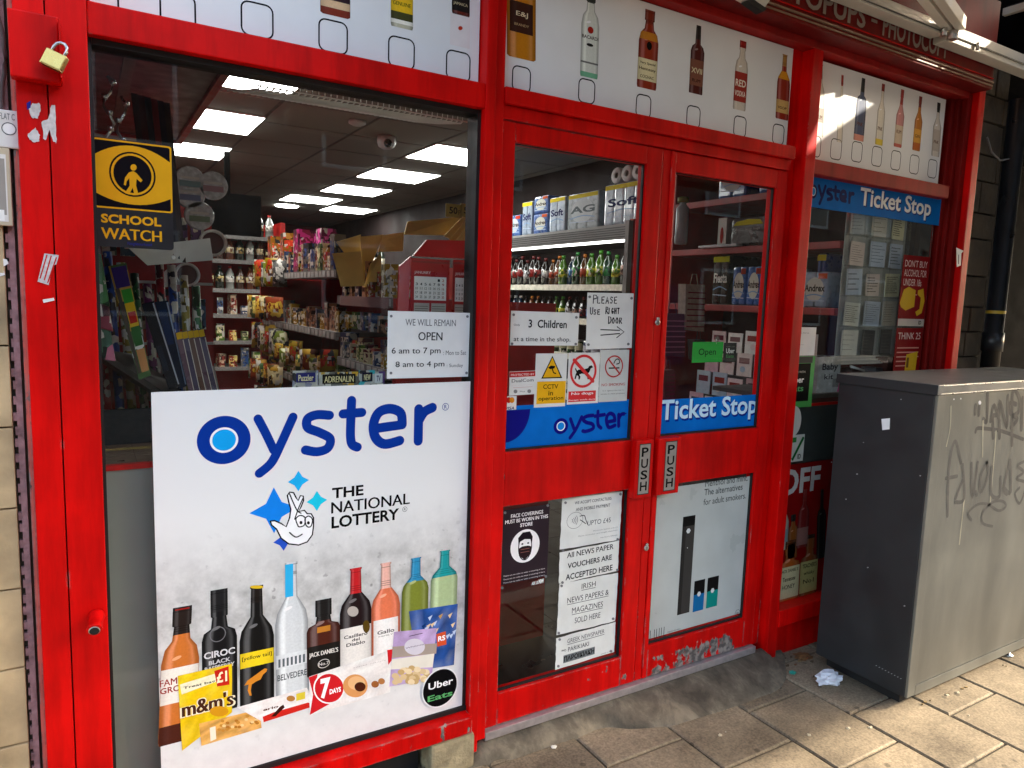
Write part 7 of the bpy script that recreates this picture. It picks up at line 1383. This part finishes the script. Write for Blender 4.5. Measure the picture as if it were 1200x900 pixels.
# greeting cards rack seen low in the right door
cr = thing('card_rack', 'stepped rack of greeting cards behind the right door', 'card rack', (2.9, .7, 0)); g = MB()
for k in range(4): g.box(2.82+.05*k, 2.85+.05*k, .12, .82, .84+.115*k, .90+.115*k, mat('rack_dark', (.04, .03, .03), .5))
g.box(2.82, 3.1, .12, .82, .0, .84, mat('rack_dark', (.04, .03, .03), .5)); g.build('rack', cr)
CC = ['#d8c8c0', '#dcc4c4', '#c88a94', '#e0d4cc', '#a8b8c8', '#d0a8b4', '#e0dcd4', '#c09a9a']
for r_ in range(4):
    for k in range(6):
        y = .76-.112*k+random.uniform(-.008, .008); x = 2.815+.05*r_; z = .905+.115*r_; c_ = random.choice(CC); t = thing('greeting_card', 'pastel greeting card standing in the stepped rack', 'greeting card', (x, y, z), 'greeting cards in the rack'); g = MB(); h_ = random.uniform(.10, .125); g.box(x, x+.006, y-.048, y+.048, z, z+h_, mat('card_'+c_, c_, .6, var=.15, scale=40)); g.build('card', t)
        A = Art((x, 0, 0), (0, -1, 0)); A.d = .0008; c2 = random.choice(['#6a2a3a', '#8a3a34', '#3a4a5a', '#7a5a5a']); A.rect(-y-.034, z+h_*.55, -y+.034, z+h_*.8, c2); A.ell(-y+random.uniform(-.01, .01), z+h_*.3, .018, .016, random.choice(CC)); A.build('print', t)
for k, (px, py, w_, h_, c1, c2, lab) in enumerate([(790, 392, .16, .20, '#5a2030', '#a86a7a', 'maroon striped gift bag hanging at the left of the right door'), (816, 360, .13, .22, '#8a7a6a', '#6a2030', 'cream floral gift bag hanging by the card rack'), (786, 452, .07, .15, '#6a0c2a', '#8a2a4a', 'magenta gift bag hanging low behind the right door'), (822, 410, .07, .10, '#20181a', '#3a2a2e', 'black gift bag hanging behind the green card')]):
    q = at(px, py, .55); t = thing('gift_bag', lab, 'gift bag', q, 'gift bags'); g = MB(); g.prism([(q.x-w_/2, .55, q.z-h_/2), (q.x+w_/2, .55, q.z-h_/2-.01), (q.x+w_/2-.006, .56, q.z+h_/2), (q.x-w_/2-.006, .56, q.z+h_/2)], (0, .05, 0), mat('bag_'+c1, c1, .5, var=.3, scale=50)); g.build('bag', t); A = Art((0, .55, 0)); A.d = .002
    for j in range(7): A.rect(q.x-w_/2+.004, q.z-h_/2+.012+j*h_*.125, q.x+w_/2-.006, q.z-h_/2+.018+j*h_*.125, c2)
    A.build('print', t); g = MB(); g.tube([(q.x-w_*.2, .575, q.z+h_/2), (q.x-w_*.1, .575, q.z+h_/2+.05), (q.x+w_*.1, .575, q.z+h_/2+.05), (q.x+w_*.2, .575, q.z+h_/2)], .002, mat('bag_'+c1, c1, .5), 5); g.build('handle', t)
# leaflet holder in the right window
lh = thing('leaflet_holder', 'clear wall holder of handwritten notices in the right window', 'leaflet holder', (3.3, .1, 1.2)); CLR = clear_mat('clear_acrylic', (.95, .96, .96), .05)
xs_, zs_ = [3.03, 3.19, 3.345, 3.49], [1.28, 1.42, 1.56, 1.70, 1.84, 1.975]
g = MB(); g.box(3.02, 3.50, .092, .095, 1.27, 1.985, mat('holder_back', (.4, .4, .38), .4)); g.build('back_sheet', lh); g = MB()
for z in zs_[:-1]: g.box(3.02, 3.50, .056, .091, z-.004, z, CLR)
for x in xs_: g.box(x-.012, x-.009, .056, .091, 1.28, 1.97, CLR)
g.build('pockets', lh)
for i in range(3):
    for j in range(5):
        x0, x1 = xs_[i]+.004, xs_[i+1]-.024; z0 = zs_[j]+.002; h_ = random.uniform(.10, .125); c_ = random.choice(['#dcd9ce', '#d2d1c6', '#cdbfae', '#d8d2c8', '#c0c4c8', '#dcc8c0', '#b8c4d8', '#e4dcb4']) if not (j == 0 and i > 0) else '#2c2c2c'
        t = thing('leaflet', 'handwritten leaflet in the clear holder pockets' if c_ != '#2c2c2c' else 'dark card in the lowest holder pocket', 'leaflet', (x0, .078, z0), 'leaflets in the holder'); tilt_ = R(random.uniform(-3.5, 3.5)); x0 += random.uniform(-.004, .012); x1 -= random.uniform(-.004, .03); g = MB(); g.box(x0, x1, .078, .080, z0, z0+h_, mat('leaf_'+c_, c_, .6)); g.build('paper', t); A = Art((0, .078, 0)); A.lines(x0+.01, x1-.01, z0+.015, z0+h_-.012, random.choice([4, 6, 8, 9]), '#55524c' if c_ != '#2c2c2c' else '#6a6660', random.choice([.0018, .0024, .004]), .5); A.build('writing', t); t.rotation_euler = (0, tilt_, 0)
for k in range(4): g = MB(); g.box(3.02+.01*k, 3.40-.02*k, .09, .20, 1.235+.009*k, 1.242+.009*k, mat('stack_paper%d' % (k % 2), [(.42, .42, .40), (.3, .3, .3)][k % 2], .6)); tag(g.build('paper_stack'), 'flat stack of papers under the clear holder', 'papers', 'flat papers under the holder')
g = MB(); g.box(2.62, 3.55, .07, .46, 1.085, 1.105, mat('sill_shelf', (.08, .075, .07), .5)); tag(g.build('window_shelf'), 'dark shelf across the foot of the right window display', 'shelf')
t = thing('baby_box', 'clear box labelled baby with a pink edge by the delivery card', 'box', (2.9, .09, 1.11)); a, b = at(955, 475, .09), at(986, 418, .09); g = MB(); g.box(a.x, b.x, .09, .20, 1.106, b.z, mat('box_clearish', (.34, .36, .38), .2, var=.25, scale=30)); g.build('box', t); A = Art((0, .09, 0)); A.d = .001; A.text('Baby', a.x+.03, b.z-.07, b.x-.02, b.z-.03, '#1c1c2a', .02); A.text('kit', a.x+.05, b.z-.105, b.x-.05, b.z-.08, '#1c1c2a', .01)
for k in range(9): A.rect(b.x-.05+.005*k, 1.13, b.x-.048+.005*k, 1.17, '#1c1c1c')
A.poly([(b.x-.012, 1.107), (b.x, 1.107), (b.x, 1.16)], '#b02a7a'); A.build('lettering', t)
for k, (x, w_, c_) in enumerate([(3.08, .10, '#8a7a70'), (3.20, .09, '#7a6a6a'), (3.30, .08, '#3a3a48'), (3.40, .1, '#5a5a60')]): g = MB(); g.box(x, x+w_, .12, .2, 1.106, 1.19+.02*(k % 2), mat('sill_box'+c_, c_, .5, var=.3, scale=40)); tag(g.build('small_box'), ['beige', 'mauve', 'navy', 'slate'][k]+' small box on the right window shelf', 'box')
g = MB(); g.tube([(3.16, .10, 1.225), (3.27, .10, 1.20)], .006, mat('tube_white', (.75, .75, .74), .3), 8); tag(g.build('white_tube'), 'short white tube lying on the right window boxes', 'tube')
# more small things crowding the left window and the aisle
def scatter(n, fn):
    for k in range(n): fn(k)
rolls = [('#8a1c24', 'red'), ('#1c3a7a', 'blue'), ('#7a6a18', 'gold'), ('#2a5a34', 'green'), ('#6a2a5a', 'purple')]
for k in range(9):
    c_, nm = rolls[k % 5]; a = Vector((.05+.032*k, .36+.012*(k % 3), 1.12)); b = Vector((.03+.034*k, .44, 1.50+.03*((k*7) % 4)))
    g = MB(); g.tube([a, b], .0125, pack('roll_'+c_, c_, '#b8b0a0', 60), 10); tag(g.build('wrapping_roll'), nm+' wrapping paper roll standing behind the leaning magazines', 'paper roll', 'wrapping rolls behind the magazines')
for k in range(12):
    x, z = .06+.058*(k % 6), (1.34, 1.60)[k // 6]; c_ = random.choice(['#7a6a5a', '#8a2a30', '#2a4a6a', '#a8a090', '#5a3a6a', '#9a7a20'])
    g = MB(); g.box(x, x+.046, .928, .944, z, z+random.uniform(.09, .15), pack('peg_'+c_, c_, '#c8c0b0', 50)); tag(g.build('pegged_packet'), 'small pegged stationery packet on the red peg board', 'packet', 'packets on the peg board')
for k in range(26):
    y = .62+.085*(k % 13)*.58; z = (1.482, 1.482)[k // 13]; 
    if k < 13: put(random.choice(boxes), (1.03, .58+.05*k, 1.20+.14*(k % 2)), 'small bright carton stacked in the near bay of the aisle unit', 'carton', 'cartons stacked in the near bay', random.uniform(-.3, .3)).scale = (.7, .6, .55)
for k in range(14): put(bags[k % 6], (.99, 1.34+.105*k, 1.10-.02*(k % 3)), 'foil snack bag hanging under the ticket rail of the aisle unit', 'snack bag', 'snack bags under the ticket rail', R(-40)+random.uniform(-.35, .35), random.uniform(-.06, .06)).scale = (.75, .8, .75)
